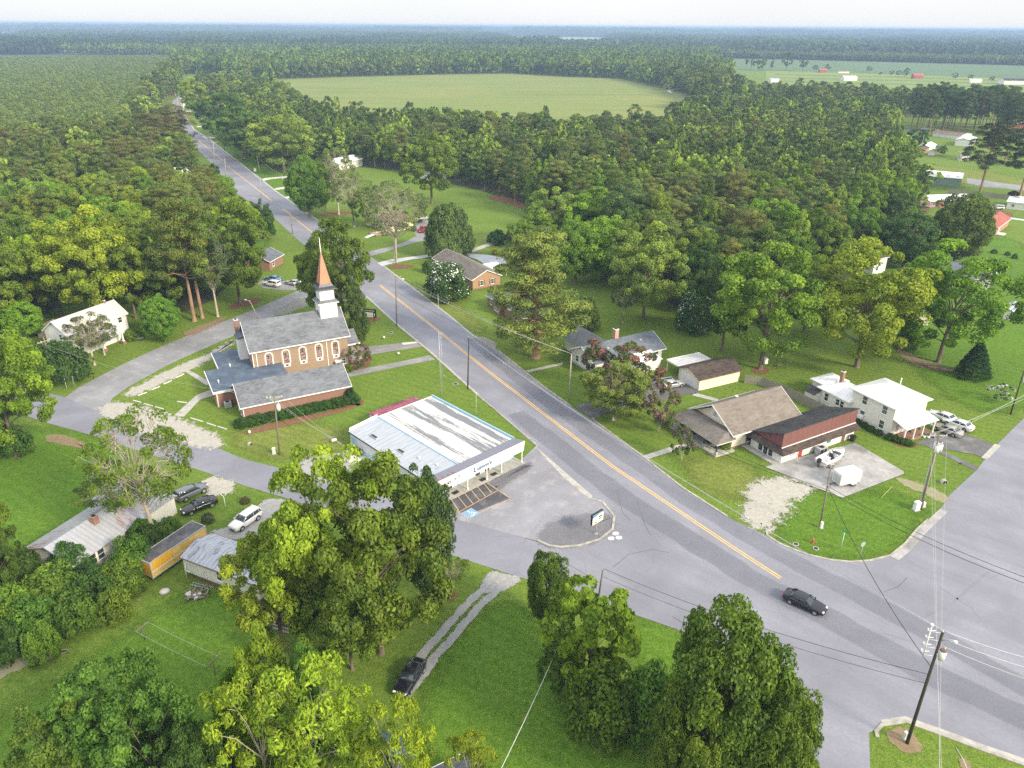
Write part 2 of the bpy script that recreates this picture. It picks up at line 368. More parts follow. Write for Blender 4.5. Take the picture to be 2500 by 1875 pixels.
def strip(name,pts,width,z,mat,h=0.,world=False,closed=False,kind='structure',off=0.):
    p=pts if world else w(pts)
    p=resample(p,2.5,False); n=len(p); L=[];Rr=[]
    for i in range(n):
        a=p[max(i-1,0)];b=p[min(i+1,n-1)]; d=(b[0]-a[0],b[1]-a[1]); l=math.hypot(*d) or 1; nx,ny=-d[1]/l,d[0]/l
        L.append((p[i][0]+nx*(off+width/2),p[i][1]+ny*(off+width/2))); Rr.append((p[i][0]+nx*(off-width/2),p[i][1]+ny*(off-width/2)))
    mb=MB()
    if h<=0:
        mb.add([(x,y,z) for x,y in L+Rr],[(i,n+i,n+i+1,i+1) for i in range(n-1)])
    else:
        vs=[(x,y,0) for x,y in L]+[(x,y,h) for x,y in L]+[(x,y,h) for x,y in Rr]+[(x,y,0) for x,y in Rr]
        fs=[]
        for i in range(n-1):
            for k in range(3): fs.append((k*n+i,(k+1)*n+i,(k+1)*n+i+1,k*n+i+1))
        fs+=[(0,n,2*n,3*n),(n-1,4*n-1,3*n-1,2*n-1)]
        mb.add(vs,fs)
    o=mb.build(name,mat); return tag(o,kind=kind)
# one ground sheet to the horizon
g=MB(); g.add([(-16000,-300,0),(16000,-300,0),(16000,22000,0),(-16000,22000,0)],[(0,1,2,3)])
tag(g.build('ground',M['grass'],fix=False),kind='structure')
# ---- fields
field_brown=w([(640,205),(700,200),(820,194.5),(1086,184),(1238,179.6),(1371,186),(1504,189),(1591,207),(1650,222),(1690,240),(1640,330),(1300,345),(900,330),(640,260)])
sheet('crop_field',field_brown,.012,M['fieldbrown'],True)
field_green=w([(1740,135),(1789,135.6),(2002,136),(2500,143.5),(2900,150),(2900,184),(2500,176.6),(2230,170.5),(1960,165),(1740,163)])
sheet('green_field',field_green,.012,M['fieldgreen'],True)
field_lime=w([(1860,164),(1960,165),(2230,170.5),(2500,176.6),(2900,184),(2900,230),(2500,215),(1860,200)])
sheet('meadow',field_lime,.012,M['fieldlime'],True)
field_far=w([(1222,90.4),(1466,91),(1470,99.5),(1313,106),(1222,104)])
sheet('far_field',w([(1200,89),(1480,89),(1495,112),(1185,112)]),.012,M['fieldfar'],True)
for i,(a,b) in enumerate([(172,174),(180,182),(189,191)]):
    sheet('farm_ditch',w([(1880,a),(2200,a+3),(2600,a+11),(2600,b+11),(2200,b+3),(1880,b)]),.02,M['drain'] if 0 else M['fieldgreen'],True)
M['water']=P('pale_lake_water',(.35,.4,.45),.2,.05)
lake=w([(-300,104),(34,104.5),(38,109),(10,113),(-300,113)])
sheet('lake',lake,.05,M['water'],True)
# marsh strip
marsh=w([(-300,99),(120,97),(60,103),(-300,104)]); sheet('marsh',marsh,.03,M['fieldfar'],True)
# ---- roads
mainL=[(470,233),(446,237),(428,245),(412,258),(409,270),(420,292),(440,325),(478,380),(520,420),(566,478),(620,513),(665,541),(725,595),(810,665),(888,728),(969,801),(1051,867),(1130,937),(1200,995),(1312,1090)]
mainR=[(1795,1264),(1668,1185),(1576.6,1115),(1453,1026.6),(1396,992),(1321.5,940),(1207.6,851),(1150,820),(1100,777),(1018,716),(934,655),(893,626),(785,554),(668,475),(627,440),(585,412),(543,380),(500,347),(465,326),(448,300),(439,279),(433,262),(434,252),(450,245),(475,240)]
lot_edge=[(1312,1090),(1352,1124),(1400,1170),(1447,1216),(1475,1223),(1504,1257.6),(1500,1289),(1469,1314.6),(1421,1330),(1374,1335),(1317,1321),(1154,1280)]
junction=mainL+[(1352,1124),(1400,1170),(1447,1214),(1478,1223),(1506,1257),(1503,1291),(1471,1316),(1421,1333),(1374,1338),(1317,1323),(1288,1315),(1270,1390),(1288,1413),(1420,1450),(1560,1498),(1763,1565),(1900,1640),(1985,1700),(1990,1780),(1975,1880),(1960,2000),(2150,2000),(2138,1880),(2133,1778),(2154,1766),(2222,1747),(2306,1776),(2500,1846),(2700,1925),(3300,1700),(2950,1100),(2560,930),(2500,1004),(2433,1072.5),(2385.4,1134),(2322,1194),(2300,1228),(2243,1280),(2180,1346),(2130,1358),(2085,1362),(1977,1346),(1876,1299)]+mainR
sheet('road',junction,.04,M['asph'])
street1=[(1288,1310),(1154,1274),(1081,1254),(960,1224),(800,1182),(696,1153),(600,1131),(538,1106),(470,1085),(380,1062),(278,1036),(240,1018),(158,985),(40,955),(-200,900),(-260,960),(0,1012),(120,1049),(234,1079),(370,1123),(493.7,1159.5),(600,1195),(692,1221),(850,1272),(960,1308),(1085,1350.6),(1180,1380),(1288,1413),(1275,1385)]
sheet('side_street',street1,.036,M['asph2'])
street2=[(152,985),(221.5,947.5),(272,920),(304,883),(373,880)]
street2=[(158,987),(190,962),(235,937),(304,900),(373,867),(475,822),(576,782),(671.5,740.6),(735,712),(775,700),(880,722),(896,735),(800,742),(773,734),(703,763),(570,829),(450,883),(400,908),(316,956),(276,985),(262,1010),(278,1036),(240,1020)]
sheet('church_street',street2,.032,M['asph3'])
# the turnoff at the far side of the house with three cars
sheet('driveway',[(640,712),(625,700),(640,692),(700,696),(770,700),(735,714),(690,716)],.03,M['asph3'])
# store lot
lot=[(1276,1122),(1305,1093),(1312,1090)]+lot_edge[1:]+[(1081,1262),(1068,1252),(1075,1232)]
sheet('parking_lot',lot,.05,M['lot'])
soft('lot_stain',[(1320,1325),(1330,1290),(1400,1262),(1470,1255),(1498,1262),(1495,1290),(1465,1311),(1420,1327),(1370,1331)],.055,softmat('oil_stained_asphalt',(.15,.15,.165),(.21,.21,.23),.35,.5),3.)
soft('lot_stain',[(1200,1190),(1230,1160),(1290,1130),(1300,1140),(1250,1170),(1215,1200)],.055,softmat('oil_stained_asphalt_b',(.16,.16,.17),(.2,.2,.21),.4,.5),2.2)
sheet('concrete_apron',[(1312,1092),(1322,1100),(1400,1166),(1450,1208),(1447,1217),(1430,1206),(1385,1170),(1340,1125)],.054,M['conc'])
strip('kerb',[(1447,1216),(1475,1223),(1504,1257.6),(1501,1289),(1469,1314.6),(1421,1330),(1374,1335),(1345,1331),(1317,1319)],.35,0,M['curb'],.13)
strip('kerb',[(969,801),(1051,867),(1130,937),(1160,963),(1200,995),(1312,1088),(1305,1095)],.25,0,M['curb'],.1,off=.15)
strip('kerb',[(1780,1254),(1668,1184),(1576.6,1114),(1453,1025),(1448,1018)],.3,0,M['curb'],.12)
strip('kerb',[(1396,991),(1321.5,939),(1215,856)],.3,0,M['curb'],.12)
strip('kerb',[(1876,1285),(1878,1299),(1910,1320),(1977,1345),(2035,1357),(2085,1361),(2130,1357),(2180,1344),(2215,1315),(2243,1280),(2270,1255)],.3,0,M['curb'],.12)
strip('gutter_slab',[(2180,1347),(2215,1318),(2243,1283),(2300,1228)],1.1,.07,M['slab'],off=-.5)
strip('kerb',[(2154,1788),(2150,1774),(2165,1758),(2222,1749),(2306,1778),(2400,1812),(2500,1846),(2600,1885)],.35,0,M['curb'],.12)
strip('gutter_slab',[(2165,1753),(2222,1743),(2306,1771),(2400,1805),(2500,1838),(2600,1878)],.7,.06,M['conc'])
strip('gutter_slab',[(888,728),(969,800),(1051,866),(1130,936),(1165,966)],.4,.05,M['conc'],off=.3)
strip('gutter_slab',[(934,655),(1018,716),(1100,777),(1150,818),(1207,850)],.5,.05,M['conc'])
strip('gutter_slab',[(433,262),(439,279),(448,300),(465,326),(500,347),(543,380),(585,412),(668,475),(785,554)],.35,.05,M['concw'])
strip('road_edge_line',[(470,236),(446,240),(430,247),(415,259),(412,270),(422,290)],.2,.05,M['linewhite'],off=.3)
# centre line: double yellow
cl1=[(922,700),(960,727),(1000,757),(1100,838),(1200,918),(1345,1036),(1480,1128),(1600,1215),(1750,1318),(1840,1374),(1912,1404)]
cl1=[(924,701),(1062,806),(1200,914),(1340,1018),(1500,1137),(1650,1235),(1800,1333),(1912,1403)]
for o in (-.2,.2): strip('centre_line',cl1,.16,.05,M['yellow'],off=o)
for o in (-.14,.14): strip('centre_line',[(684,518),(700,530),(765,580)],.14,.05,M['yellow'],off=o)
for o in (-.14,.14): strip('centre_line',[(548,415),(600,454),(657,498)],.14,.05,M['yellow'],off=o)
for o in (-.14,.14): strip('centre_line',[(478,355),(500,373),(538,403)],.14,.05,M['yellow'],off=o)
strip('centre_line',[(423,252),(424,262),(432,285)],.25,.05,M['yellow'])
# tyre-darkened lanes, tar seams and skid marks
for i,(pts,wd,am) in enumerate([([(1260,1010),(1400,1115),(1520,1210),(1700,1320),(1850,1410),(2050,1510),(2300,1640),(2560,1760)],3.,.45),([(1150,830),(1330,975),(1500,1090),(1700,1225),(1900,1340),(2100,1440),(2350,1570),(2560,1690)],2.4,.4)]):
    p=resample(w(pts),3,False); L=[];Q=[]
    for k in range(len(p)):
        a=p[max(k-1,0)];b=p[min(k+1,len(p)-1)]; d=(b[0]-a[0],b[1]-a[1]); l=math.hypot(*d); nx,ny=-d[1]/l,d[0]/l
        L.append((p[k][0]+nx*wd/2,p[k][1]+ny*wd/2)); Q.append((p[k][0]-nx*wd/2,p[k][1]-ny*wd/2))
    soft('tyre_worn_lane',L+Q[::-1],.045,softmat('tyre_worn_asphalt',(.19,.195,.24),(.225,.23,.28),am*.6,.12,.4),1.8,world=True,sm=False,step=3.)
for pts in ([(1515,1215),(1525,1250),(1545,1268)],[(1560,1225),(1580,1280),(1595,1305)],[(1500,1385),(1540,1350),(1600,1337),(1640,1345)],[(2165,1433),(2200,1420),(2222,1396)],[(1650,1500),(1740,1560),(1800,1600)],[(1330,1360),(1400,1380),(1470,1420)]):
    strip('tar_seam',pts,.08,.048,M['drive'])
for pts in ([(1620,1330),(1600,1300),(1560,1290),(1500,1320)],[(1560,1430),(1600,1370),(1605,1330)],[(2300,1420),(2380,1470),(2420,1520)],[(2250,1500),(2330,1460),(2420,1380)]):
    strip('skid_mark',pts,.25,.047,softmat('skid_rubber',(.17,.17,.2),(.2,.2,.23),1.,.0) if 0 else M['asph2'])
for c,z_ in (((1508,1300),0),((1516,1310),0),((1497,1312),0)):
    soft('litter_patch',[(c[0]-5,c[1]-2),(c[0]+5,c[1]-3),(c[0]+4,c[1]+2),(c[0]-4,c[1]+2)],.052,M['concw'],.3,step=.3)
# parking bay markings: frame of the shop
def fr(x0,y0,yaw):
    c,s=math.cos(R(yaw)),math.sin(R(yaw)); return lambda u,v:(x0+c*u-s*v,y0+s*u+c*v)
LU=fr(-26.05,106.71,313.7)
lw=lambda a:[LU(*p) for p in a]
sheet('sealed_bay',lw([(22.95,.9),(22.95,8.9),(28.6,8.6),(27.3,.8)]),.056,M['lotdark'],True)
def line(a,b,wd=.12,mat='lotyellow',nm='bay_line'): strip(nm,[LU(*a),LU(*b)],wd,.062,M[mat],world=True)
line((23,.9),(23,8.85)); line((23,8.85),(25.8,8.7)); line((23,.9),(26.1,.9)); line((26.1,.9),(25.8,8.7)); line((26.1,.9),(28.1,.95)); line((25.8,8.7),(28.6,8.55)); line((28.6,8.55),(28.1,1.2))
for k in range(6): line((23.05,.9+1.25*k+1.2),(26.0,.9+1.25*k+.3) if k else (25.9,1.1))
sheet('accessible_bay_square',lw([(26.5,.9),(28.4,1.0),(28.4,2.9),(26.5,2.9)]),.066,M['bluepaint'],True)
# the wheelchair symbol as flat paint
mb=MB(); 
def ring(mb,c,r0,r1,a0,a1,n=14,z=.07):
    for k in range(n):
        t0=R(a0+(a1-a0)*k/n);t1=R(a0+(a1-a0)*(k+1)/n)
        q=[(c[0]+r*math.cos(t),c[1]+r*math.sin(t)) for r,t in((r0,t0),(r1,t0),(r1,t1),(r0,t1))]
        mb.add([(*LU(*p),z) for p in q],[(0,1,2,3)])
ring(mb,(27.7,1.9),.34,.46,-60,200); ring(mb,(26.85,2.0),0.,.13,0,360)
for q in ([(26.95,1.95),(26.95,2.07),(27.6,2.1),(27.6,1.98)],[(27.25,2.0),(27.25,2.35),(27.35,2.35),(27.35,2.0)],[(27.5,2.1),(27.5,2.5),(27.6,2.5),(27.6,2.1)],[(27.5,2.4),(27.5,2.5),(28.,2.62),(28.,2.52)]):
    mb.add([(*LU(*p),.07) for p in q],[(0,1,2,3)])
tag(mb.build('wheelchair_symbol',M['linewhite'],fix=False),kind='structure')
M['walk']=P('grey_walk_concrete',(.22,.22,.22),.9,.15,1.,dirt=(.33,.32,.31),dscale=.3)
# ---- walks and drives
def pav(name,pts,mat='conc',z=.05): return sheet(name,pts,z,M[mat])
pav('church_walk',[(865,851),(900,851),(975,842),(1019,838),(1033,849),(905,871),(880,866)],'walk'); 
sheet('church_walk',[(979,841),(1014,837.5),(1018,841),(984,846)],.056,M['concw'])
pav('church_walk',[(840,915),(990,884),(1047,870),(1062,881),(992,896),(855,926)],'walk')
pav('annex_walk',[(426,1026),(480,976),(515,962),(522,976),(490,986),(450,1029)]); pav('annex_walk',[(449,917),(466,917),(515,944),(505,952)])
pav('front_walk',[(1571,1109),(1652,1082),(1720,1070),(1722,1080),(1655,1094),(1583,1117)])
pav('garden_walk',[(1282,905),(1375,883),(1372,890),(1290,909)])
soft('broken_apron',[(1157,822),(1196,827),(1212,845),(1200,851)],.055,M['gravelt'],.6)
pav('front_drive',[(1402,991),(1456,973),(1530,945),(1580,938),(1590,925),(1660,914),(1712,947),(1700,955),(1668,958),(1600,975),(1470,1010),(1453,1022)],'drive')
pav('side_walk',[(1697,953),(1755,968),(1750,974),(1690,960)]); pav('back_walk',[(1588,922),(1640,914),(1645,918),(1592,927)])
pav('office_pad',[(1870,1133),(1900,1122),(2082,1073),(2090,1070),(2208,1138),(2210,1144),(2060,1205),(2052,1202)],'slab',.07)
pav('house_drive',[(2235,1070),(2290,1048),(2335,1036),(2434,1072),(2405,1103),(2380,1095)],'drive',.06)
pav('house_walk',[(2248,1068),(2268,1060),(2305,1087),(2390,1125),(2384,1135),(2297,1093)],'drive',.055)
strip('drive_kerb',[(2405,1105),(2438,1070)],.9,.065,M['conc'])
zz=zoom(680,430,3.95)
pav('farm_drive',[zz(*p) for p in [(830,800),(835,770),(870,745),(980,715),(1100,690),(1220,640),(1310,590),(1290,560),(1300,450),(1420,440),(1430,590),(1400,630),(1280,660),(1150,700),(1000,755),(860,795)]],'asph3',.05)
pav('ranch_drive',[zz(*p) for p in [(935,855),(1050,825),(1200,800),(1450,768),(1470,790),(1280,815),(1040,870),(985,888)]],'conclight',.052)
pav('ranch_drive',[zz(*p) for p in [(1800,752),(2000,765),(2150,785),(2190,850),(2100,862),(1960,845),(1890,805),(1820,790)]],'conclight',.052)
pav('ranch_drive',[zz(*p) for p in [(1990,655),(2060,632),(2170,628),(2165,645),(2050,665),(1930,712),(1830,752),(1795,748),(1900,690)]],'conc',.05)
z3=zoom(400,200,4.6075)
for pts in ([(1050,1140),(1100,1122),(1382,1092),(1382,1112),(1180,1130),(1080,1155)],[(1205,1245),(1250,1228),(1382,1212),(1382,1230),(1250,1250)],[(1335,1330),(1382,1322),(1382,1345),(1350,1345)],[(330,548),(500,540),(505,552),(335,558)],[(380,662),(550,665),(545,680),(440,688)],[(190,376),(270,374),(270,384),(190,386)],[(170,290),(240,300),(235,325),(175,350)]):
    pav('far_drive',[z3(*p) for p in pts],'concw',.05)
# right hand neighbourhood
z8=zoom(2200,240,5.1833)
sheet('yard_road',[z8(*p) for p in [(790,930),(1000,955),(1250,990),(1555,1020),(1900,1060),(1900,1120),(1500,1080),(1200,1050),(1050,1045),(800,1000)]],.03,M['asph3'])
sheet('lane',[z8(*p) for p in [(-200,325),(0,325),(230,305),(300,300),(300,320),(230,330),(0,350),(-200,352)]],.03,M['asph3'])
sheet('lane',[z8(*p) for p in [(1350,1422),(1700,1465),(1700,1485),(1345,1440)]],.03,M['conclight'])
sheet('barn_drive',[zoom(1560,60,4.424)(*p) for p in [(250,690),(330,665),(480,655),(480,668),(350,680),(290,695),(320,715),(300,718)]],.03,M['concw'])
# ---- loose surfaces
B4=zoom(0,900,3.16); C1=zoom(600,900,3.16); C3=zoom(1800,900,3.16); E2=zoom(820,1375,2.633); A4=zoom(0,440,3.16); E3=zoom(1660,1375,2.633); B1=zoom(450,440,3.16); B2=zoom(1100,440,3.16); B3=zoom(1800,440,3.16); C2=zoom(1200,900,3.16); E1=zoom(0,1375,2.633)
soft('gravel_shoulder',[B4(*p) for p in [(760,380),(850,300),(960,310),(1100,335),(1250,380),(1400,430),(1560,500),(1680,560),(1730,620),(1640,650),(1400,600),(1100,520),(880,440)]],.045,M['gravelw'],2.0)
soft('gravel_strip',[B4(*p) for p in [(950,240),(1050,180),(1250,80),(1420,0),(1560,-60),(1700,-130),(1800,-200),(1780,-150),(1640,-50),(1480,30),(1250,150),(1020,260)]],.045,M['gravelw'],1.8)
soft('gravel_strip',[B1(*p) for p in [(690,1030),(900,930),(1000,920),(1020,950),(850,1030),(700,1080)]],.045,M['gravelt'],1.5)
soft('gravel_patch',[C1(*p) for p in [(400,760),(560,700),(700,680),(830,670),(820,760),(700,900),(560,880),(430,800)]],.045,M['gravel'],2.5)
sheet('back_pad',[C1(*p) for p in [(785,650),(830,630),(880,640),(930,690),(968,716),(880,745),(830,750),(805,740),(815,690)]],.06,M['concw'])
soft('gravel_drive',[B4(*p) for p in [(2180,1030),(2040,1040),(2000,1120),(1850,1230),(1640,1290),(1640,1320),(1850,1345),(2010,1310),(2040,1400),(2030,1430),(2110,1440),(2150,1200),(2230,1060)]],.045,M['gravel'],1.)
soft('gravel_patch',[B4(*p) for p in [(1600,900),(1650,870),(1760,890),(1830,930),(1790,990),(1660,1010),(1600,980)]],.045,M['gravelw'],1.4)
soft('gravel_patch',[C3(*p) for p in [(70,890),(260,830),(480,835),(565,880),(540,940),(400,985),(395,1050),(300,1140),(235,1220),(130,1180),(60,1130),(110,1040),(120,960)]],.045,M['gravelw'],3.)
soft('bare_patch',[C3(*p) for p in [(1250,800),(1400,840),(1640,930),(1600,1000),(1480,930),(1330,870),(1260,830)]],.045,M['sand'],1.2)
def track(a,wd,z=.045,mat='gravel',ring=.5):
    p=resample(w([E2(*q) for q in a]),2,False); L=[];Q=[]
    for k in range(len(p)):
        c=p[max(k-1,0)];b=p[min(k+1,len(p)-1)]; d=(b[0]-c[0],b[1]-c[1]); l=math.hypot(*d); nx,ny=-d[1]/l,d[0]/l
        L.append((p[k][0]+nx*wd/2,p[k][1]+ny*wd/2)); Q.append((p[k][0]-nx*wd/2,p[k][1]-ny*wd/2))
    soft('wheel_track',L+Q[::-1],z,M[mat],ring,world=True,sm=False,step=.8)
track([(1040,80),(960,170),(840,290),(720,430),(600,570),(540,660),(430,800)],.85)
track([(1130,110),(1040,190),(960,260),(860,380),(760,500),(660,610),(590,720),(480,860)],.85)
soft('gravel_apron',[E2(*p) for p in [(1010,50),(1120,75),(1210,100),(1150,150),(1060,190),(960,200),(960,130)]],.044,M['gravel'],.9)
for pts,mt,ring in [([A4(*p) for p in [(1750,1010),(1830,960),(1960,935),(2030,945),(1960,980),(1850,1010),(1780,1030)]],'mulch',.5),
    ([A4(*p) for p in [(1400,1210),(1560,1150),(1700,1090),(1740,1100),(1600,1180),(1450,1240)]],'dirt',1.5),
    ([B1(*p) for p in [(1330,1110),(1400,1080),(1500,1070),(1515,1085),(1450,1110),(1370,1122)]],'mulch',.25),
    ([B1(*p) for p in [(1270,1490),(1290,1430),(1400,1350),(1450,1380),(1420,1460),(1300,1500)]],'mulch',.4),
    ([C1(*p) for p in [(0,520),(120,470),(420,400),(700,335),(860,285),(900,290),(760,350),(450,430),(150,510),(0,540)]],'mulch',.4),
    ([C1(*p) for p in [(820,240),(900,250),(920,290),(850,310)]],'mulch',.4),
    ([B2(*p) for p in [(280,120),(420,130),(560,190),(740,260),(730,290),(600,240),(430,180),(290,150)]],'mulch',2.),
    ([zz(*p) for p in [(370,400),(500,370),(690,360),(690,385),(480,405),(390,420)]],'mulch',.8),
    ([zz(*p) for p in [(1050,880),(1130,870),(1280,870),(1280,895),(1130,915),(1050,905)]],'mulch',.3),
    ([E2(*p) for p in [(1600,1000),(1700,1040),(1850,1040),(2000,1020),(2100,1050),(2000,1080),(1850,1100),(1700,1080)]],'dirt',.8),
    ([E2(*p) for p in [(700,240),(720,190),(780,175),(805,210),(760,250)]],'mulch',.4),
    ([E3(*p) for p in [(1350,1080),(1400,1030),(1480,1020),(1560,1100),(1600,1170),(1500,1190),(1420,1150)]],'dirt',.5),
    ([E3(*p) for p in [(1820,1220),(1880,1220),(1920,1300),(1850,1290)]],'dirt',.4),
    ([B4(*p) for p in [(340,590),(420,550),(560,580),(720,660),(740,690),(600,650),(430,620)]],'dirt',1.),
    ([E1(*p) for p in [(0,740),(120,660),(300,620),(450,590),(470,600),(330,660),(150,720),(0,800),(-60,800)]],'sand',.8),
    ([B3(*p) for p in [(1240,1250),(1380,1330),(1560,1380),(1600,1430),(1480,1420),(1350,1380),(1230,1290)]],'dirt',1.),
    ([B3(*p) for p in [(120,1420),(200,1410),(260,1450),(180,1475),(110,1450)]],'mulch',.4),
    ([C3(*p) for p in [(1170,500),(1260,540),(1400,540),(1430,520),(1400,560),(1290,570),(1190,530)]],'mulch',.3),
    ([z8(*p) for p in [(900,1300),(1390,1350),(1375,1420),(1340,1415),(900,1370)]],'mulch',.5)]:
    soft('bed_soil',pts,.048,M[mt],ring,step=.8)
# lusher / drier parts of the lawns
for pts,mt in [([(0,1070),(230,1085),(330,1180),(120,1330),(-60,1400),(-100,1150)],'lushgrass'),([(200,1700),(420,1500),(640,1480),(620,1700),(300,1875),(0,1950),(0,1800)],'lushgrass'),
   ([(1100,1640),(1230,1470),(1320,1600),(1500,1800),(1600,1990),(1150,1990),(1060,1850)],'lushgrass'),([(1560,1520),(1700,1580),(1700,1650),(1600,1640)],'lushgrass'),
   ([(2100,700),(2300,560),(2500,560),(2600,900),(2420,1000),(2300,930)],'lushgrass'),([(1900,1180),(2050,1220),(2220,1190),(2200,1300),(2080,1340),(1950,1320)],'lushgrass'),
   ([(1700,1110),(1850,1150),(1830,1190),(1720,1180)],'drygrass'),([(2240,390),(2330,395),(2500,420),(2500,445),(2260,425)],'drygrass'),([(1150,545),(1330,560),(1330,600),(1150,600)],'drygrass'),([(990,700),(1120,760),(1180,830),(1060,760)],'drygrass'),
   ([(580,1080),(700,1120),(830,1100),(800,1050),(640,1060)],'drygrass')]:
    soft('lawn_patch',pts,.016,M[mt],5.,step=6.)
None and strip('drainage_swale',[C3(930,520),C3(1100,600),C3(1300,700),C3(1480,790),C3(1600,850)],.5,.03,M['drain'],kind='structure')
# round covers
for p,r,mt,lb in [((1112,940),.6,'conc','round grey concrete cover on the church lawn beside the lattice mast'),((952,817),.6,'conc','round concrete cover in the grass beyond the church walk, by the road'),((1948,1320),.4,'conc','small round cover in the corner lawn left of the red hydrant'),((1997,1330),.4,'conc','small round cover in the corner lawn below the red hydrant'),((409,1456),.6,'concw','pale round disc lid lying on the grass below the yellow box trailer')]:
    x,y=at(*p); mb=MB(); mb.tube([(0,0,.02),(0,0,.1)],r,16,smooth=False); mb.tube([(0,0,.1),(0,0,.12)],r*.7,16,m=1,smooth=False)
    tag(mb.build('manhole_cover',[M['conc'],M['dark'] if mt=='conc' else M['concw']],loc=(x,y,0)),lb,'cover')
# ================================================================ BUILDINGS
def face(fn,L,W):
    # local wall frames: origin, along, outward
    return {'F':((0,0),(1,0),(0,-1)),'B':((L,W),(-1,0),(0,1)),'L':((0,W),(0,-1),(-1,0)),'R':((L,0),(0,1),(1,0))}[fn]
def window(par,fc,a,z,w=.9,h=1.3,rows=2,cols=1,frame='trim',pane='winpane',d=0.,name='window',sill=True,shut=None,label=None):
    o,t,n=fc; mb=MB(); f=.09
    mb.obox(o,t,n,a-w/2-f,a+w/2+f,z-f,z,d-.02,d+.07); mb.obox(o,t,n,a-w/2-f,a+w/2+f,z+h,z+h+f,d-.02,d+.07)
    mb.obox(o,t,n,a-w/2-f,a-w/2,z,z+h,d-.02,d+.07); mb.obox(o,t,n,a+w/2,a+w/2+f,z,z+h,d-.02,d+.07)
    for k in range(1,rows): mb.obox(o,t,n,a-w/2,a+w/2,z+h*k/rows-.03,z+h*k/rows+.03,d,d+.055)
    for k in range(1,cols): mb.obox(o,t,n,a-w/2+w*k/cols-.025,a-w/2+w*k/cols+.025,z,z+h,d,d+.052)
    if sill: mb.obox(o,t,n,a-w/2-.15,a+w/2+.15,z-f-.06,z-f,d-.02,d+.13)
    fo=mb.build(name,M[frame],par); 
    if label: fo['label']=label
    p=MB(); p.obox(o,t,n,a-w/2+.002,a+w/2-.002,z+.002,z+h-.002,d-.01,d+.03); p.build('pane',M[pane],fo)
    if shut:
        for sgn in (-1,1):
            q=MB(); c=a+sgn*(w/2+f+.2); q.obox(o,t,n,c-.18,c+.18,z-.05,z+h+.05,d+.01,d+.06); q.build('shutter',M[shut],fo)
    return fo
def door(par,fc,a,w=.95,h=2.,mat='trim',z=.05,d=0.,handle=True,label=None):
    o,t,n=fc; mb=MB(); mb.obox(o,t,n,a-w/2,a+w/2,z,z+h,d-.02,d+.05,0)
    for s in (-1,1): mb.obox(o,t,n,a+s*(w/2+.05)-.05,a+s*(w/2+.05)+.05,z,z+h+.1,d-.02,d+.08,1)
    mb.obox(o,t,n,a-w/2,a+w/2,z+h,z+h+.1,d-.02,d+.08,1)
    do=mb.build('door',[M[mat],M['trim']],par)
    if label: do['label']=label
    if handle:
        q=MB(); q.obox(o,t,n,a+w*.35,a+w*.42,z+.95,z+1.05,d+.05,d+.12); q.build('handle',M['black'],do)
    return do
def gable_roof(par,L,W,he,hr,ov=.4,rk=.35,th=.14,mat='shgrey',u0=0.,v0=0.,name='roof',trim='trim',edge=True,label=None):
    sl=(hr-he)/(W/2); e=he-ov*sl+.02; mb=MB(); c=W/2
    prof=[(v0-ov,e),(v0+c,hr+.02),(v0+W+ov,e),(v0+W+ov,e+th),(v0+c,hr+.02+th),(v0-ov,e+th)]
    mb.prism(prof,'x',u0-rk,u0+L+rk)
    r=mb.build(name,M[mat],par)
    if label: r['label']=label
    if edge:
        q=MB()
        for u in (u0-rk-.06,u0+L+rk+.003):
            for s in (0,1):
                a=[(v0-ov,e-.06),(v0+c,hr-.04),(v0+c,hr+th+.05),(v0-ov,e+th+.03)]
                if s: a=[(2*(v0+c)-y,z) for y,z in a]
                q.prism(a,'x',u,u+.057)
        q.box(u0-rk-.003,v0-ov-.1,e-.05,u0+L+rk+.003,v0-ov-.003,e+th-.02); q.box(u0-rk-.003,v0+W+ov+.003,e-.05,u0+L+rk+.003,v0+W+ov+.1,e+th-.02)
        q.build('fascia_trim',M[trim],r)
    return r
def hip_roof(par,L,W,he,hr,ov=.4,mat='shgrey',u0=0.,v0=0.,hl=None,name='roof',th=.12,trim='trim',fl=True,fr_=True):
    hl=W/2 if hl is None else hl; x0,x1,y0,y1=u0-ov,u0+L+ov,v0-ov,v0+W+ov; sl=(hr-he)/(W/2); e=he-ov*sl; yc=v0+W/2
    a=u0+(hl if fl else -ov); b=u0+L-(hl if fr_ else -ov)
    mb=MB(); z=e+th
    mb.add([(x0,y0,z),(x1,y0,z),(x1,y1,z),(x0,y1,z),(a,yc,hr+th),(b,yc,hr+th),(x0,y0,e),(x1,y0,e),(x1,y1,e),(x0,y1,e)],
        [(0,1,5,4),(1,2,5),(2,3,4,5),(3,0,4),(6,7,1,0),(7,8,2,1),(8,9,3,2),(9,6,0,3),(9,8,7,6)])
    r=mb.build(name,M[mat],par)
    q=MB(); q.box(x0-.05,y0-.053,e-.06,x1+.05,y0-.003,z-.03); q.box(x0-.05,y1+.003,e-.06,x1+.05,y1+.053,z-.03); q.box(x0-.053,y0-.003,e-.06,x0-.003,y1+.003,z-.03); q.box(x1+.003,y0-.003,e-.06,x1+.053,y1+.003,z-.03)
    q.build('fascia_trim',M[trim],r); return r
def walls(par,L,W,he,hr=None,mat='sidwhite',u0=0.,v0=0.,name='wall',found=None,label=None,z0=0.):
    mb=MB()
    if hr is None: mb.box(u0,v0,z0,u0+L,v0+W,he-.002)
    else: mb.prism([(v0,z0),(v0+W,z0),(v0+W,he-.004),(v0+W/2,hr-.004),(v0,he-.004)],'x',u0,u0+L)
    o=mb.build(name,M[mat],par)
    if label: o['label']=label
    if found:
        q=MB(); q.box(u0-.04,v0-.04,0,u0+L+.04,v0+W+.04,.35); q.build('foundation',M[found],par)
    return o
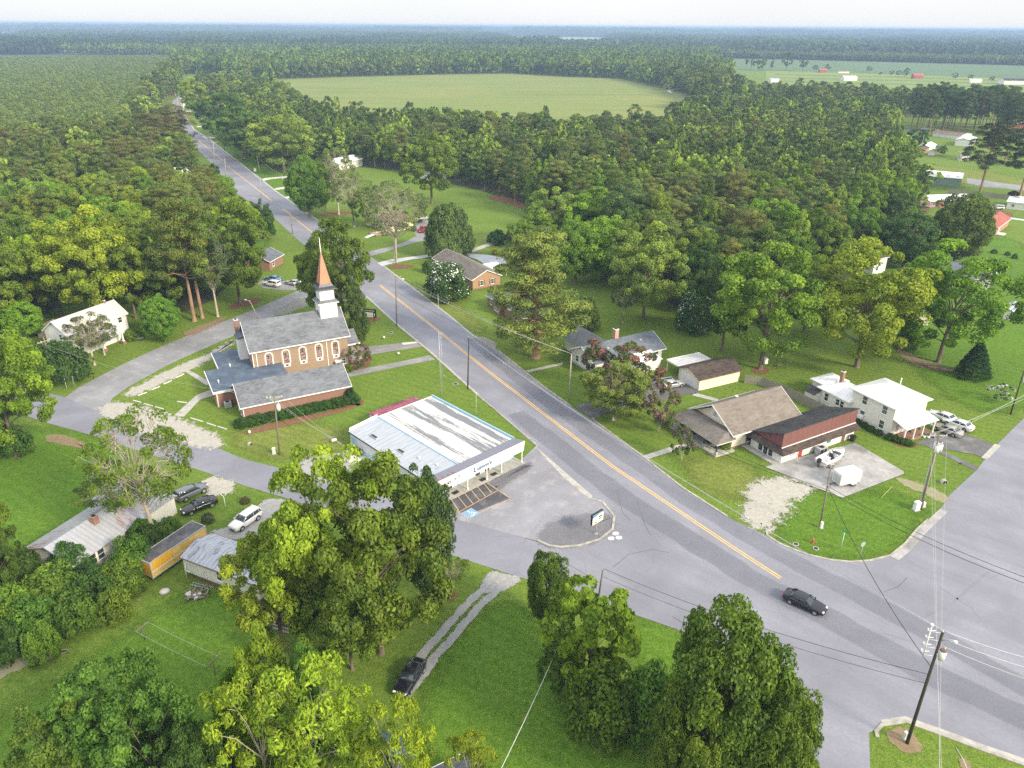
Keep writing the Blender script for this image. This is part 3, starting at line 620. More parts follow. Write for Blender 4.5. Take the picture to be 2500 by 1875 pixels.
def chimney(par,u,v,z0,z1,w=.6,mat='brick',cap='concw',p=None):
    mb=MB(); mb.box(u-w/2,v-w/2,z0,u+w/2,v+w/2,z1,0); mb.box(u-w/2-.06,v-w/2-.06,z1,u+w/2+.06,v+w/2+.06,z1+.12,1); mb.box(u-w/4,v-w/4,z1+.12,u+w/4,v+w/4,z1+.3,2)
    return mb.build('chimney',[M[mat],M[cap],M['dark']],par)
def vent(par,u,v,z,r=.12,h=.5,mat='trim',name='roof_vent'):
    mb=MB(); mb.tube([(u,v,z),(u,v,z+h)],r,8); mb.tube([(u,v,z+h),(u,v,z+h+.18)],[r*1.7,r*1.2],8); return mb.build(name,M[mat],par)
def post(par,u,v,z0,z1,w=.14,mat='trim',base=None):
    mb=MB(); mb.box(u-w/2,v-w/2,z0,u+w/2,v+w/2,z1)
    mb.box(u-w*.8,v-w*.8,z0,u+w*.8,v+w*.8,z0+.15); mb.box(u-w*.8,v-w*.8,z1-.12,u+w*.8,v+w*.8,z1)
    o=mb.build('post',M[mat],par)
    if base:
        q=MB(); q.box(u-w*1.3,v-w*1.3,0,u+w*1.3,v+w*1.3,z0); q.build('pier',M[base],o)
    return o
def vane_poly(par,name,vs,fs,mat):
    mb=MB(); mb.add(vs,fs); return mb.build(name,M[mat],par)
# ---------------------------------------------------------------- 1 church
def church():
    e=empty('church',-46.4,115.3,0,R(28.4),'brick church with grey shingled roofs, white steeple under a tall copper spire','church')
    N0,N1,V0,V1,HE,HR=5.1,23.5,14.8,24.8,6.5,10.5
    walls(e,N1-N0,V1-V0,HE,HR,'brick2',N0,V0,'nave_wall')
    gable_roof(e,N1-N0,V1-V0,HE,HR,.45,.5,.16,'shgrey',N0,V0,'nave_roof')
    F=((0,V0),(1,0),(0,-1))
    for a in (8.1,11.3,14.5,17.65,20.95):
        # arched stained glass window with sill panel
        fr_=MB(); n=10; w_,zb,zt=.55,2.75,4.95
        def arc(r): return [(a+r*math.cos(math.pi*k/n),zt+r*math.sin(math.pi*k/n)) for k in range(n+1)]
        for (r0,r1,d,mi) in ((w_,w_+.16,.09,0),(w_+.16,w_+.34,.04,1)):
            A,B=arc(r0),arc(r1)
            for k in range(n):
                q=[A[k],A[k+1],B[k+1],B[k]]; fr_.add([(x,V0-d,z) for x,z in q]+[(x,V0+.02,z) for x,z in q],[(0,1,2,3),(7,6,5,4),(0,4,5,1),(1,5,6,2),(2,6,7,3),(3,7,4,0)],mi)
            for s in (-1,1):
                x0,x1=sorted((a+s*r0,a+s*r1)); fr_.box(x0,V0-d,zb,x1,V0+.02,zt,mi)
        fr_.box(a-w_-.12,V0-.1,zb-.7,a+w_+.12,V0+.02,zb+.0,0)
        fo=fr_.build('arched_window',[M['trim'],M['brickpale']],e)
        g=MB(); pts=[(a-w_,zb),(a+w_,zb)]+arc(w_)[0:]; pts=[(a-w_,zb),(a+w_,zb)]+arc(w_)
        g.add([(x,V0-.045,z) for x,z in pts],[tuple(range(len(pts)))]); g.build('stained_glass',M['stained'],fo,fix=False)
        t=MB(); 
        for x in (-w_*.97,w_*.97): t.box(a+x-.04,V0-.075,zb,a+x+.04,V0-.05,zt)
        for z in (zb+.6,zb+1.15,zb+1.7,zt): t.box(a-w_,V0-.07,z-.02,a+w_,V0-.05,z+.02)
        t.add([(a-.16,V0-.07,4.8),(a+.16,V0-.07,4.8),(a,V0-.07,4.45)],[(0,1,2)]); t.add([(a-.16,V0-.07,4.8),(a,V0-.07,4.95),(a+.16,V0-.07,4.8)],[(0,1,2)])
        t.build('leading',M['dark'],fo)
        p=MB(); p.box(a-.24,V0-.13,zb-.52,a+.24,V0-.1,zb-.18); p.build('lower_pane',M['winpane'],fo)
    for u in (5.15,5.85,19.25): 
        mb=MB(); mb.box(u-.07,V0-.12,0 if u>10 else 2.6,u+.07,V0-.003,HE-.1); mb.build('downspout',M['trim'],e)
    window(e,F,22.3,.5,.75,1.1,2,2)
    ac=MB(); ac.box(20.5,V0-.9,1.2,22.,V0-.003,1.5); ac.build('side_canopy',M['trim'],e)
    # steeple
    s0=MB(); c=(21.25,19.8); 
    def sq(mb,h0,z0,h1,z1,m=0): mb.add([(c[0]-h0,c[1]-h0,z0),(c[0]+h0,c[1]-h0,z0),(c[0]+h0,c[1]+h0,z0),(c[0]-h0,c[1]+h0,z0),(c[0]-h1,c[1]-h1,z1),(c[0]+h1,c[1]-h1,z1),(c[0]+h1,c[1]+h1,z1),(c[0]-h1,c[1]+h1,z1)],[(0,3,2,1),(4,5,6,7),(0,1,5,4),(1,2,6,5),(2,3,7,6),(3,0,4,7)],m)
    st=MB(); sq(st,1.72,8.4,1.72,12.3); so=st.build('steeple_base',M['trim'],e)
    t=MB(); sq(t,2.08,12.3,2.08,12.5,1); sq(t,2.08,12.5,1.45,12.95,0); t.build('skirt_roof',[M['shgrey'],M['trim']],so)
    t=MB(); sq(t,1.42,12.95,1.42,15.1); t.build('belfry',M['trim'],so)
    t=MB(); prof=[(1.95,15.1),(1.9,15.25),(1.45,15.65),(1.15,16.2)]
    for (a,z),(b,z1) in zip(prof[:-1],prof[1:]): sq(t,a,z,b,z1,0)
    t.build('flared_skirt',M['copperdark'],so)
    # octagonal-looking four sided spire: each face a mesh of copper
    t=MB(); sq(t,1.15,16.2,.12,22.0,0); sp=t.build('spire',M['copper'],so)
    t=MB(); 
    for sx,sy in((-1,-1),(1,-1),(1,1),(-1,1)): t.tube([(c[0]+sx*1.16,c[1]+sy*1.16,16.2),(c[0]+sx*.12,c[1]+sy*.12,22.)],.04,4)
    t.build('hip_ridge',M['copperdark'],sp)
    t=MB(); t.tube([(*c,21.9),(*c,22.8),(*c,25.)],[.13,.1,.05],8); t.tube([(c[0],c[1],22.8),(c[0],c[1],23.0)],[.1,.1],8); t.build('finial',M['trim'],sp)
    # wing
    walls(e,18.9,8.6,2.75,5.1,'brick',0.1,0,'wing_wall')
    gable_roof(e,18.9,8.6,2.75,5.1,.5,.35,.15,'shgrey',.1,0,'wing_roof')
    for u in (.25,18.85):
        mb=MB(); mb.box(u-.07,-.12,0,u+.07,-.003,2.6); mb.build('downspout',M['trim'],e)
    LW=((.1,8.6),(0,-1),(-1,0))
    for a in (5.2,7.4): window(e,LW,a,.7,.6,1.2)
    mb=MB(); mb.prism([(2.2,3.35),(6.4,3.35),(4.3,4.6)],'x',.02,.09); mb.build('gable_panel',M['trim'],e)
    # flat roofed links
    walls(e,3.2,9.7,2.85,None,'brick',-3.1,7.3,'annex_wall')
    mb=MB(); mb.box(-3.4,7.0,2.86,.6,17.3,3.1); mb.box(.6,8.7,2.86,5.05,17.3,3.12); mb.box(5.05,8.7,2.86,10.2,14.78,3.14); mb.box(-.9,17.3,2.86,5.08,25.7,3.13)
    fr2=mb.build('flat_roof',M['membrane'],e)
    mb=MB(); mb.box(-3.52,6.9,2.75,-3.403,17.4,3.14); mb.box(-3.52,6.88,2.75,.1,6.997,3.14); mb.box(-1.02,17.4,2.75,-.903,25.8,3.16); mb.build('fascia_trim',M['trim'],fr2)
    for u,v in ((-1.9,10.6),(1.2,17.1)): vent(fr2,u,v,3.1,.1,.5)
    q=MB(); q.box(-.6,17.6,0,5.05,25.4,2.85); q.box(.2,8.7,0,5.05,17.2,2.84); q.each('link_wall',M['brick'],e)
    for v in (20.,23.): post(e,-.75,v,0,2.85,.12)
    mb=MB(); mb.box(-2.95,7.2,0,-2.8,7.29,2.8); mb.build('downspout',M['trim'],e)
    mb=MB(); mb.box(3.6,19.6,3.0,5.09,22.1,7.4); bp=mb.build('baptistry_wall',M['trim'],e)
    mb=MB(); mb.add([(3.4,19.4,7.4),(5.15,19.4,7.5),(5.15,22.3,7.5),(3.4,22.3,7.4),(3.4,19.4,7.55),(5.15,19.4,8.1),(5.15,22.3,8.1),(3.4,22.3,7.55)],[(0,3,2,1),(4,5,6,7),(0,1,5,4),(1,2,6,5),(2,3,7,6),(3,0,4,7)]); mb.build('small_roof',M['membrane'],bp)
    chimney(e,4.3,23.6,3.0,9.9,.75,'brick')
    # front porch on the far right
    mb=MB(); mb.prism([(16.6,3.6),(23,3.6),(19.8,5.6)],'x',23.5,26.4); mb.build('porch_roof',M['shgrey'],e)
    mb=MB(); mb.box(23.5,16.4,3.35,26.5,23.2,3.59); mb.build('porch_beam',M['trim'],e)
    for v in (16.9,22.7): post(e,26.1,v,.0,3.35,.4,'brick')
    mb=MB(); mb.box(23.5,16.4,0,26.8,23.2,.3); mb.build('porch_step',M['conc'],e)
M['brickpale']=P('pale_brick_surround',(.5,.42,.32),.85,.1)
m_,nt_,out_=newmat('stained_glass'); n_=N(nt_); co_=n_.coord(); vo_=n_('TexVoronoi',{'Vector':n_.scale(co_,(5,1,4)),'Scale':1.})
c_=n_.mix(n_.ramp(n_('SeparateColor',{'Color':vo_.outputs[1]}).outputs[0],[(.2,0.),(.8,1.)]),(.16,.1,.1),(.42,.3,.28))
nt_.links.new(n_('BsdfPrincipled',{'Base Color':c_,'Roughness':.25}).outputs[0],out_.inputs[0]); M['stained']=m_
church()
def thingbox(name,label,cat,x,y,yaw=0.,group=None): return empty(name,x,y,0,yaw,label,cat,group)
# ---------------------------------------------------------------- 2 general store
def text_mesh(name,txt,size,mat,par,M4,ext=.015,shear=0.,space=1.):
    cu=bpy.data.curves.new(name,'FONT'); cu.body=txt; cu.size=size; cu.extrude=ext; cu.shear=shear; cu.space_character=space; cu.offset=.03
    o=bpy.data.objects.new(name,cu); COL.objects.link(o); bpy.context.view_layer.update()
    me=bpy.data.meshes.new_from_object(o.evaluated_get(bpy.context.evaluated_depsgraph_get())); bpy.data.objects.remove(o)
    me.name=name; me.materials.clear(); me.materials.append(M[mat]); t=bpy.data.objects.new(name,me); COL.objects.link(t); t.parent=par; t.matrix_local=M4
    return t
M['coolroof']=None
def roofcoat():
    m,nt,out=newmat('peeling_white_roof_coating'); n=N(nt); co=n.coord()
    v=n.scale(co,(.07,1.,1)); sp=n('SeparateXYZ',{'Vector':co})
    f=n.noise(v,1.5,8,.72,.5); d=n.noise(co,3.,5,.8); band=n.noise(n.scale(co,(.02,.42,1)),1.,2,.5)
    k=n.ramp(n.math('ADD',n.math('ADD',n.math('MULTIPLY',f,.62),n.math('MULTIPLY',band,.5)),n.math('MULTIPLY',d,.16)),[(.625,0.),(.68,.9)])
    c=n.mix(n.ramp(n.noise(co,.5,4),[(.4,0.),(.7,1.)]),(.68,.68,.65),(.58,.59,.58)); c=n.mix(k,c,(.13,.14,.17))
    e=n.ramp(n.math('SUBTRACT',sp.outputs[0],1.2),[(0.,.5),(.8,0.)]); c=n.mix(n.math('MULTIPLY',e,n.noise(co,1.,4)),c,(.35,.33,.32))
    nt.links.new(n('BsdfPrincipled',{'Base Color':c,'Roughness':.7,'Normal':n.bump(f,.02,.5)}).outputs[0],out.inputs[0]); return m
M['coolroof']=roofcoat()
M['lroof']=metalroof('pale_blue_rolled_roof',(.4,.44,.5),0,.95,streak=(.27,.27,.31),slv=.55,line=.35,rough=.6)
M['redtin']=metalroof('faded_red_tin',(.3,.05,.09),1,.6,streak=(.5,.2,.26),slv=.5,rust=(.12,.02,.04),rustlv=.56)
M['bluewall']=P('pale_blue_wall_paint',(.48,.66,.8),.6,.05,1.)
M['bluedk']=P('blue_wall_paint',(.3,.5,.68),.6,.08,1.)
M['bluetrim']=P('light_blue_trim',(.3,.5,.64),.6,.12,2.)
M['letterblue']=P('blue_sign_paint',(.015,.09,.32),.5,.05)
M['seamdark']=metalroof('grey_seam_metal',(.22,.22,.28),1,.45,line=.7)
def store():
    e=empty('general_store',-26.05,106.71,0,R(-46.3),"white and pale blue flat-roofed store with Lupton's lettering, between church and road",'store')
    D=20.6
    mb=MB(); mb.box(0,0,0,D,5.4,2.7); mb.box(0,5.4,0,D,16.9,3.2); wl=mb.build('wall',M['bluewall'],e)
    mb=MB(); mb.obox((0,0),(1,0),(0,-1),0.0,4.2,.9,2.6,.003,.02); mb.obox((0,0),(1,0),(0,-1),3.9,D-.1,.85,2.6,.003,.012) if 0 else None
    mb=MB(); mb.box(2.,-.03,.9,D,-.004,2.62); mb.each('white_upper_wall',M['sidwhitev'],e)
    mb=MB(); mb.box(D-.002,1.,.9,D+.02,16.,2.1); mb.each('white_upper_wall',M['sidwhitev'],e)
    # roofs
    mb=MB(); mb.add([(-.1,-.25,2.72),(D+.1,-.25,2.72),(D+.1,5.35,3.35),(-.1,5.35,3.35),(-.1,-.25,2.86),(D+.1,-.25,2.86),(D+.1,5.35,3.5),(-.1,5.35,3.5)],[(0,3,2,1),(4,5,6,7),(0,1,5,4),(1,2,6,5),(2,3,7,6),(3,0,4,7)])
    lr=mb.build('lower_roof',M['lroof'],e)
    mb=MB(); mb.box(-.14,-.33,2.66,D+.1,-.255,2.84); mb.build('gutter',M['dark'],lr)
    for u,v in ((4.7,1.5),(11.3,1.9)):
        mb=MB(); mb.box(u-.9,v-.28,2.85,u+.9,v+.28,3.25,0); mb.box(u-.7,v-.2,3.25,u+.7,v+.2,3.3,1); mb.build('skylight',[M['grey'],M['dark']],lr)
    for u,v in ((15.,2.6),(18.4,3.3)): vent(lr,u,v,2.95,.12,.45)
    vent(lr,18.7,.9,2.9,.03,2.2,'grey','aerial') 
    mb=MB(); mb.box(0,5.5,3.2,D,16.7,3.38); mr=mb.build('main_roof',M['coolroof'],e)
    mb=MB(); mb.box(-.1,5.36,3.3,D,5.5,3.62); mb.build('parapet',M['bluetrim'],mr)
    mb=MB(); mb.box(-.12,16.7,0.,D,16.92,3.75); mb.build('parapet',M['bluetrim'],mr)
    mb=MB(); mb.add([(-.12,-.02,2.7),(-.003,-.02,2.7),(-.003,5.36,3.5),(-.12,5.36,3.5),(-.12,-.02,3.35),(-.003,-.02,3.35),(-.003,5.36,3.9),(-.12,5.36,3.9)],[(0,3,2,1),(4,5,6,7),(0,1,5,4),(1,2,6,5),(2,3,7,6),(3,0,4,7)]); mb.box(-.12,5.5,3.0,-.003,16.7,3.5); mb.build('back_parapet',M['trim'],mr)
    # canopy with fascia
    mb=MB(); mb.add([(D,.0,3.3),(22.65,.0,3.9),(22.65,16.9,3.9),(D,16.9,3.3),(D,.0,3.6),(22.65,.0,4.0),(22.65,16.9,4.0),(D,16.9,3.6)],[(0,3,2,1),(4,5,6,7),(0,1,5,4),(1,2,6,5),(2,3,7,6),(3,0,4,7)]); cr=mb.build('canopy_roof',M['seamdark'],e)
    mb=MB(); mb.box(D+.003,.05,2.15,22.5,16.8,2.3); mb.build('canopy_soffit',M['trim'],cr)
    mb=MB(); mb.add([(22.5,-.1,2.1),(22.62,-.1,2.1),(22.62,17.,2.1),(22.5,17.,2.1),(22.8,-.1,3.98),(22.92,-.1,3.98),(22.92,17.,3.98),(22.8,17.,3.98)],[(0,3,2,1),(4,5,6,7),(0,1,5,4),(1,2,6,5),(2,3,7,6),(3,0,4,7)]); fa=mb.build('fascia',M['sidwhitev'],cr)
    mb=MB(); mb.prism([(D+.01,2.32),(22.5,2.3),(22.8,3.9),(D+.01,3.28)],'y',-.08,.04); mb.build('fascia_end',M['sidwhitev'],cr); mb=MB(); mb.prism([(D+.01,2.32),(22.5,2.3),(22.8,3.9),(D+.01,3.28)],'y',16.85,16.97); mb.build('fascia_end',M['sidwhitev'],cr)
    mb=MB(); 
    for k in range(4): mb=MB(); mb.box(22.3,.2+k*.9,3.99,22.6,.5+k*.9,4.03); mb.build('rust_patch',M['shred'],cr)
    for v in (.15,5.6,9.4,12.4,16.75): post(e,22.5,v,.08,2.1,.13)
    # lettering lies on the sloping fascia: u = 22.62 + (z-2.1)*.16
    def m4(v,z,d=.03):
        t=math.atan(.3/1.88); X=Vector((0,1,0)); Y=Vector((math.sin(t),0,math.cos(t))); Z=X.cross(Y)
        p=Vector((22.62+(z-2.1)*.16+d,v,z)); m=Matrix((X,Y,Z)).transposed().to_4x4(); m.translation=p; return m
    mb=MB(); mb.box(-.1,-.12,0,4.1,1.05,.02); pn=mb.build('sign_board',M['white'],fa); pn.matrix_local=m4(6.35,2.55,.005)
    text_mesh('lettering','L',1.3,'letterblue',fa,m4(6.55,2.6)); text_mesh('lettering',"upton's",.9,'letterblue',fa,m4(7.3,2.72),space=1.08)
    mb=MB(); mb.box(-.6,-.5,0,.6,.5,.03); pn=mb.build('sign_board',M['white'],fa); pn.matrix_local=m4(4.6,3.05,.005)
    # round painted marks at the left
    mb=MB(); 
    for k in range(14):
        t0,t1=2*math.pi*k/14,2*math.pi*(k+1)/14
        for cx,rx,ry in ((0,.45,.2),(.55,.3,.3)):
            mb.add([(cx+r*rx*math.cos(t),r*ry*math.sin(t),0) for r,t in ((.62,t0),(1,t0),(1,t1),(.62,t1))],[(0,1,2,3)])
    lg=mb.build('painted_mark',M['black'],fa); lg.matrix_local=m4(1.5,2.9,.02)
    mb=MB(); mb.add([(-.45,.05,0),(-.1,.12,0),(-.25,-.25,0),(-.4,-.22,0)],[(0,1,2,3)],0); mb.add([(-.2,.25,0),(.6,.35,0),(.62,.28,0),(-.15,.2,0)],[(0,1,2,3)],1); mb.add([(.6,.35,0),(.66,.32,0),(.3,-.2,0),(.22,-.16,0)],[(0,1,2,3)],1)
    lg=mb.build('painted_mark',[M['letterblue'],M['black']],fa); lg.matrix_local=m4(3.5,3.1,.02)
    FR=((D,0),(0,1),(1,0))
    for a in (3.7,9.2,11.1): door(e,FR,a,.95,1.9,'winpane')
    for a,ww in ((2.1,1.5),(7.4,2.2),(13.9,2.6)): window(e,FR,a,1.1,ww,.85,1,3,d=.02)
    mb=MB(); mb.box(10.9,0,0,10.93,.3,.1) if 0 else None
    FL=((0,0),(1,0),(0,-1))
    door(e,FL,.9,1.3,2.,'bluetrim'); door(e,FL,13.6,.95,2.,'trim'); window(e,FL,15.6,1.15,.8,.7,1,1,d=.035)
    mb=MB(); mb.box(18.9,-.45,1.5,19.5,-.035,2.) ; mb.build('air_conditioner',M['grey'],e)
    mb=MB(); mb.box(D,-.1,.0,23.,17.,.08); mb.build('walkway_slab',M['conc'],e)
    # lean-to shed in faded red tin
    mb=MB(); mb.add([(-4.3,6.2,2.1),(-4.3,15.6,2.1),(-.13,15.6,2.9),(-.13,6.2,2.9),(-4.3,6.2,2.2),(-4.3,15.6,2.2),(-.13,15.6,3.),(-.13,6.2,3.)],[(0,3,2,1),(4,5,6,7),(0,1,5,4),(1,2,6,5),(2,3,7,6),(3,0,4,7)]); mb.build('lean_to_roof',M['redtin'],e)
    mb=MB(); mb.box(-4.,6.4,0,-.003,15.4,2.1); mb.build('lean_to_wall',M['sidwhitev'],e)
    mb=MB()
    for k in range(12): mb.box(6.4+k*.32,-.95,.75-.045*k*0,6.5+k*.32,-.85,1.)
    mb.box(6.3,-.97,.95,10.3,-.83,1.02); mb.box(6.3,-.95,.1,6.4,-.85,.95); mb.box(10.2,-.95,.1,10.3,-.85,.95)
    for k in range(12): mb.box(6.45+k*.32,-.93,.0,6.52+k*.32,-.87,.95)
    mb.build('railing',M['trim'],e)
    mb=MB(); mb.box(5.4,-1.,0,10.4,-.02,.25); mb.build('loading_step',M['conc'],e)
    # mats lie at the doors
    for i,(u,v) in enumerate(((22.,3.7),(22.1,9.0),(22.1,11.2))):
        x,y=LU(u,v); mb=MB(); mb.box(-.35,-.55,.085,.35,.55,.11); o=mb.build('door_mat',M['dark'],loc=(x,y,0)); o.rotation_euler=(0,0,R(-46.3))
        tag(o,'black door mat before the %s shop door'%('left-hand','middle','right-hand')[i],'door mat',"mats under the store canopy")
store()
# mailbox, dumpster bins behind the shop
x,y=LU(22.3,.85); e=empty('mailbox',x,y,0,R(-46.3),'blue street mailbox at the left end of the store canopy','mailbox')
mb=MB(); mb.box(-.3,-.28,.15,.3,.28,1.05); mb.prism([(-.28+.56*k/8,1.05+.24*math.sin(math.pi*k/8)) for k in range(9)],'x',-.3,.3); mb.build('body',P('mailbox_blue',(.04,.15,.33),.4,.1),e)
[MB().box(a,b,0,a+.06,b+.06,.15).build('leg',M['dark'],e) for a in(-.28,.22) for b in(-.26,.2)]
mb=MB(); mb.box(.301,-.18,.6,.31,.18,.85); mb.build('white_notice',M['trim'],e)
for i,(u,v) in enumerate(((2.5,-.75),(3.35,-.8))):
    x,y=LU(u,v); e=empty('wheeled_bin',x,y,0,R(-46.3),('black bin with its lid thrown open behind the store','closed black bin behind the store')[i],'bin','bins behind the store')
    mb=MB(); mb.add([(-.28,-.3,.05),(.28,-.3,.05),(.28,.3,.05),(-.28,.3,.05),(-.36,-.4,1.),(.36,-.4,1.),(.36,.4,1.),(-.36,.4,1.)],[(0,3,2,1),(4,5,6,7),(0,1,5,4),(1,2,6,5),(2,3,7,6),(3,0,4,7)]); mb.build('body',M['dark'],e)
    mb=MB(); (mb.box(-.4,-.45,1.,.4,.43,1.07) if i else mb.box(-1.2,-.4,.92,-.38,.4,.98)); mb.build('lid',M['black'],e)
    [MB().tube([(a,.42,.12),(a,.5,.12)],.12,10).build('wheel',M['tyre'],e) for a in (-.25,.25)]
# ---------------------------------------------------------------- 3 two storey white house
M['whitemetal']=metalroof('white_metal_roof',(.8,.81,.82),0,.6,line=.18,rough=.4)
def white_house():
    e=empty('two_storey_house',59.34,118.51,0,R(297.2),'white two-storey house with peeling clapboard, white metal roofs and front porch','house')
    L,W=8.5,8.0
    walls(e,L,W,5.55,None,'sidold',0,0,'main_wall',found='conc')
    hip_roof(e,L,W,5.6,7.1,.5,'whitemetal',hl=3.6)
    F=face('F',L,W); Rr=face('R',L,W)
    for a,z in ((2.65,3.6),(6.65,3.6),(6.65,.9),(2.7,.9)): window(e,F,a,z,.9,1.4,2,1,'trim','greenpane')
    mb=MB(); mb.box(2.3,-.65,1.,3.1,-.08,1.55); mb.build('window_air_conditioner',M['trim'],e)
    for a in (1.6,4.,6.6): window(e,Rr,a,3.7,.85,1.3,2,1,'trim','palepane')
    for a in (1.5,6.6): window(e,Rr,a,.7,.85,1.4,2,1,'trim','palepane')
    door(e,Rr,4.1,.95,2.05,'trim',.3)
    # porch
    mb=MB(); mb.box(L+.04,.2,0,L+2.5,7.8,.3); mb.build('porch_floor',M['brick'],e)
    mb=MB(); mb.add([(L+.002,0.,3.3),(L+2.8,-.1,2.65),(L+2.8,8.,2.65),(L+.002,7.9,3.3),(L+.002,0.,3.42),(L+2.8,-.1,2.77),(L+2.8,8.,2.77),(L+.002,7.9,3.42)],[(0,3,2,1),(4,5,6,7),(0,1,5,4),(1,2,6,5),(2,3,7,6),(3,0,4,7)]); pr=mb.build('porch_roof',M['whitemetal'],e)
    mb=MB(); mb.box(L+2.3,.1,2.45,L+2.5,7.8,2.66); mb.build('porch_beam',M['trim'],pr)
    for v in (.35,2.7,4.9,7.6): post(e,L+2.38,v,.3,2.46,.18)
    # rear one storey wing
    walls(e,6.4,6.0,3.1,None,'sidold',-6.4,-.5,'rear_wing_wall',found='conc'); hip_roof(e,6.4,6.,3.15,4.5,.4,'whitemetal',-6.4,-.5,name='rear_wing_roof',fr_=False)
    walls(e,3.2,5.,3.0,None,'sidold',-9.6,1.2,'rear_wing_wall'); hip_roof(e,3.3,5.,3.05,4.1,.35,'whitemetal',-9.7,1.2,name='rear_wing_roof',fr_=False)
    FW=((-6.4,-.5),(1,0),(0,-1))
    window(e,FW,1.7,1.1,.8,1.4); window(e,FW,4.2,1.3,.75,1.1); window(e,FW,5.15,1.3,.75,1.1)
    chimney(e,-5.2,3.3,3.5,5.8,.6,'brick')
    vent(e,3.2,7.6,6.,.08,1.,'trim')
    # little lean-to with black roof
    mb=MB(); mb.box(-8.4,-1.9,0,-6.2,-.55,1.9); mb.build('lean_to_wall',M['sidold'],e)
    mb=MB(); mb.add([(-8.6,-2.1,1.85),(-6.,-2.1,1.85),(-6.,-.45,2.6),(-8.6,-.45,2.6),(-8.6,-2.1,1.95),(-6.,-2.1,1.95),(-6.,-.45,2.7),(-8.6,-.45,2.7)],[(0,3,2,1),(4,5,6,7),(0,1,5,4),(1,2,6,5),(2,3,7,6),(3,0,4,7)]); mb.build('lean_to_roof',M['shblack'],e)
M['greenpane']=P('green_grey_pane',(.07,.1,.09),.15,.3,3.,spec=.7)
M['palepane']=P('curtained_pane',(.42,.43,.44),.3,.2,3.)
white_house()
W2=fr(59.34,118.51,297.2)
def frame_of(fr_): return fr_
# hanging baskets
# ---------------------------------------------------------------- 4 bungalow with porch
def bungalow():
    e=empty('bungalow',35.55,106.15,0,R(28.5),'cream bungalow with a big tan shingle roof and a deep front porch','house')
    L,W,he,hr=14.6,10.2,2.9,5.95
    walls(e,L-.6,W-.8,he,hr-.35,'sidcream',.3,.4,'wall',found='brick')
    gable_roof(e,L,W,3.0,6.0,.35,.4,.14,'shtan',0,0,trim='trim')
    G_=((.3,W-.4),(0,-1),(-1,0))
    window(e,G_,5.,3.9,.75,.9,1,1,pane='palepane',name='gable_vent')
    F=((.3,.4),(1,0),(0,-1))
    window(e,F,3.6,.8,.95,1.5,frame='brownframe'); window(e,F,9.3,1.2,1.6,1.1,1,2,frame='brownframe'); 
    for a in (1.2,2.9,6.,8.2): window(e,G_,a,.8,.85,1.4,frame='brownframe')
    door(e,G_,4.5,.95,2.,'trim',.3)
    vent(e,6.,6.2,5.6,.2,.1,'trim')
    # porch wraps the front
    mb=MB(); z0,z1=2.25,3.25
    v=[(-3.9,-.6,z0),(-3.9,11.9,z0),(.28,11.9,z0),(.28,9.8,z1),(.28,.3,z1),(.28,-.6,z0+.1)]
    mb.add([(-3.9,-.5,z0),(-3.9,11.2,z0),(.25,11.2,z0),(.25,9.4,z1),(.25,.6,z1),(.25,-.5,z0),(-1.2,9.4,z1),(-1.2,.6,z1)],[(0,7,6,1),(1,6,3,2),(0,5,4,7),(7,4,3,6),(0,1,2,5)]); pr=mb.build('porch_roof',M['shtan2'],e)
    mb=MB(); mb.box(-3.7,-.4,z0-.22,-3.55,11.1,z0-.01); mb.box(-3.5,-.4,z0-.22,.2,-.25,z0-.01); mb.box(-3.5,10.95,z0-.22,.2,11.1,z0-.01); mb.build('porch_beam',M['trim'],pr)
    mb=MB(); mb.box(-3.8,-.5,0,.25,11.2,.3); mb.build('porch_floor',M['conc'],e)
    for v_ in (-.3,2.6,5.6,8.3,11.): post(e,-3.55,v_,.95,z0-.22,.16,'darkwood','conc')
    for i,v_ in enumerate((1.2,3.2,6.9,9.8)):
        q=MB(); q.box(-2.2,v_-.3,.3,-1.7,v_+.3,.5); q.box(-1.75,v_-.3,.5,-1.68,v_+.3,1.1); q.box(-2.2,v_-.3,.5,-1.75,v_-.25,.75); q.box(-2.2,v_+.25,.5,-1.75,v_+.3,.75)
        c=fr(35.55,106.15,28.5)(0,0); o=q.build('porch_chair',M['dark'],loc=(c[0],c[1],0)); o.rotation_euler=(0,0,R(28.5)); tag(o,'dark chair standing on the bungalow porch','chair','chairs on the bungalow porch')
M['brownframe']=P('brown_frame_paint',(.18,.1,.07),.6,.1)
bungalow()
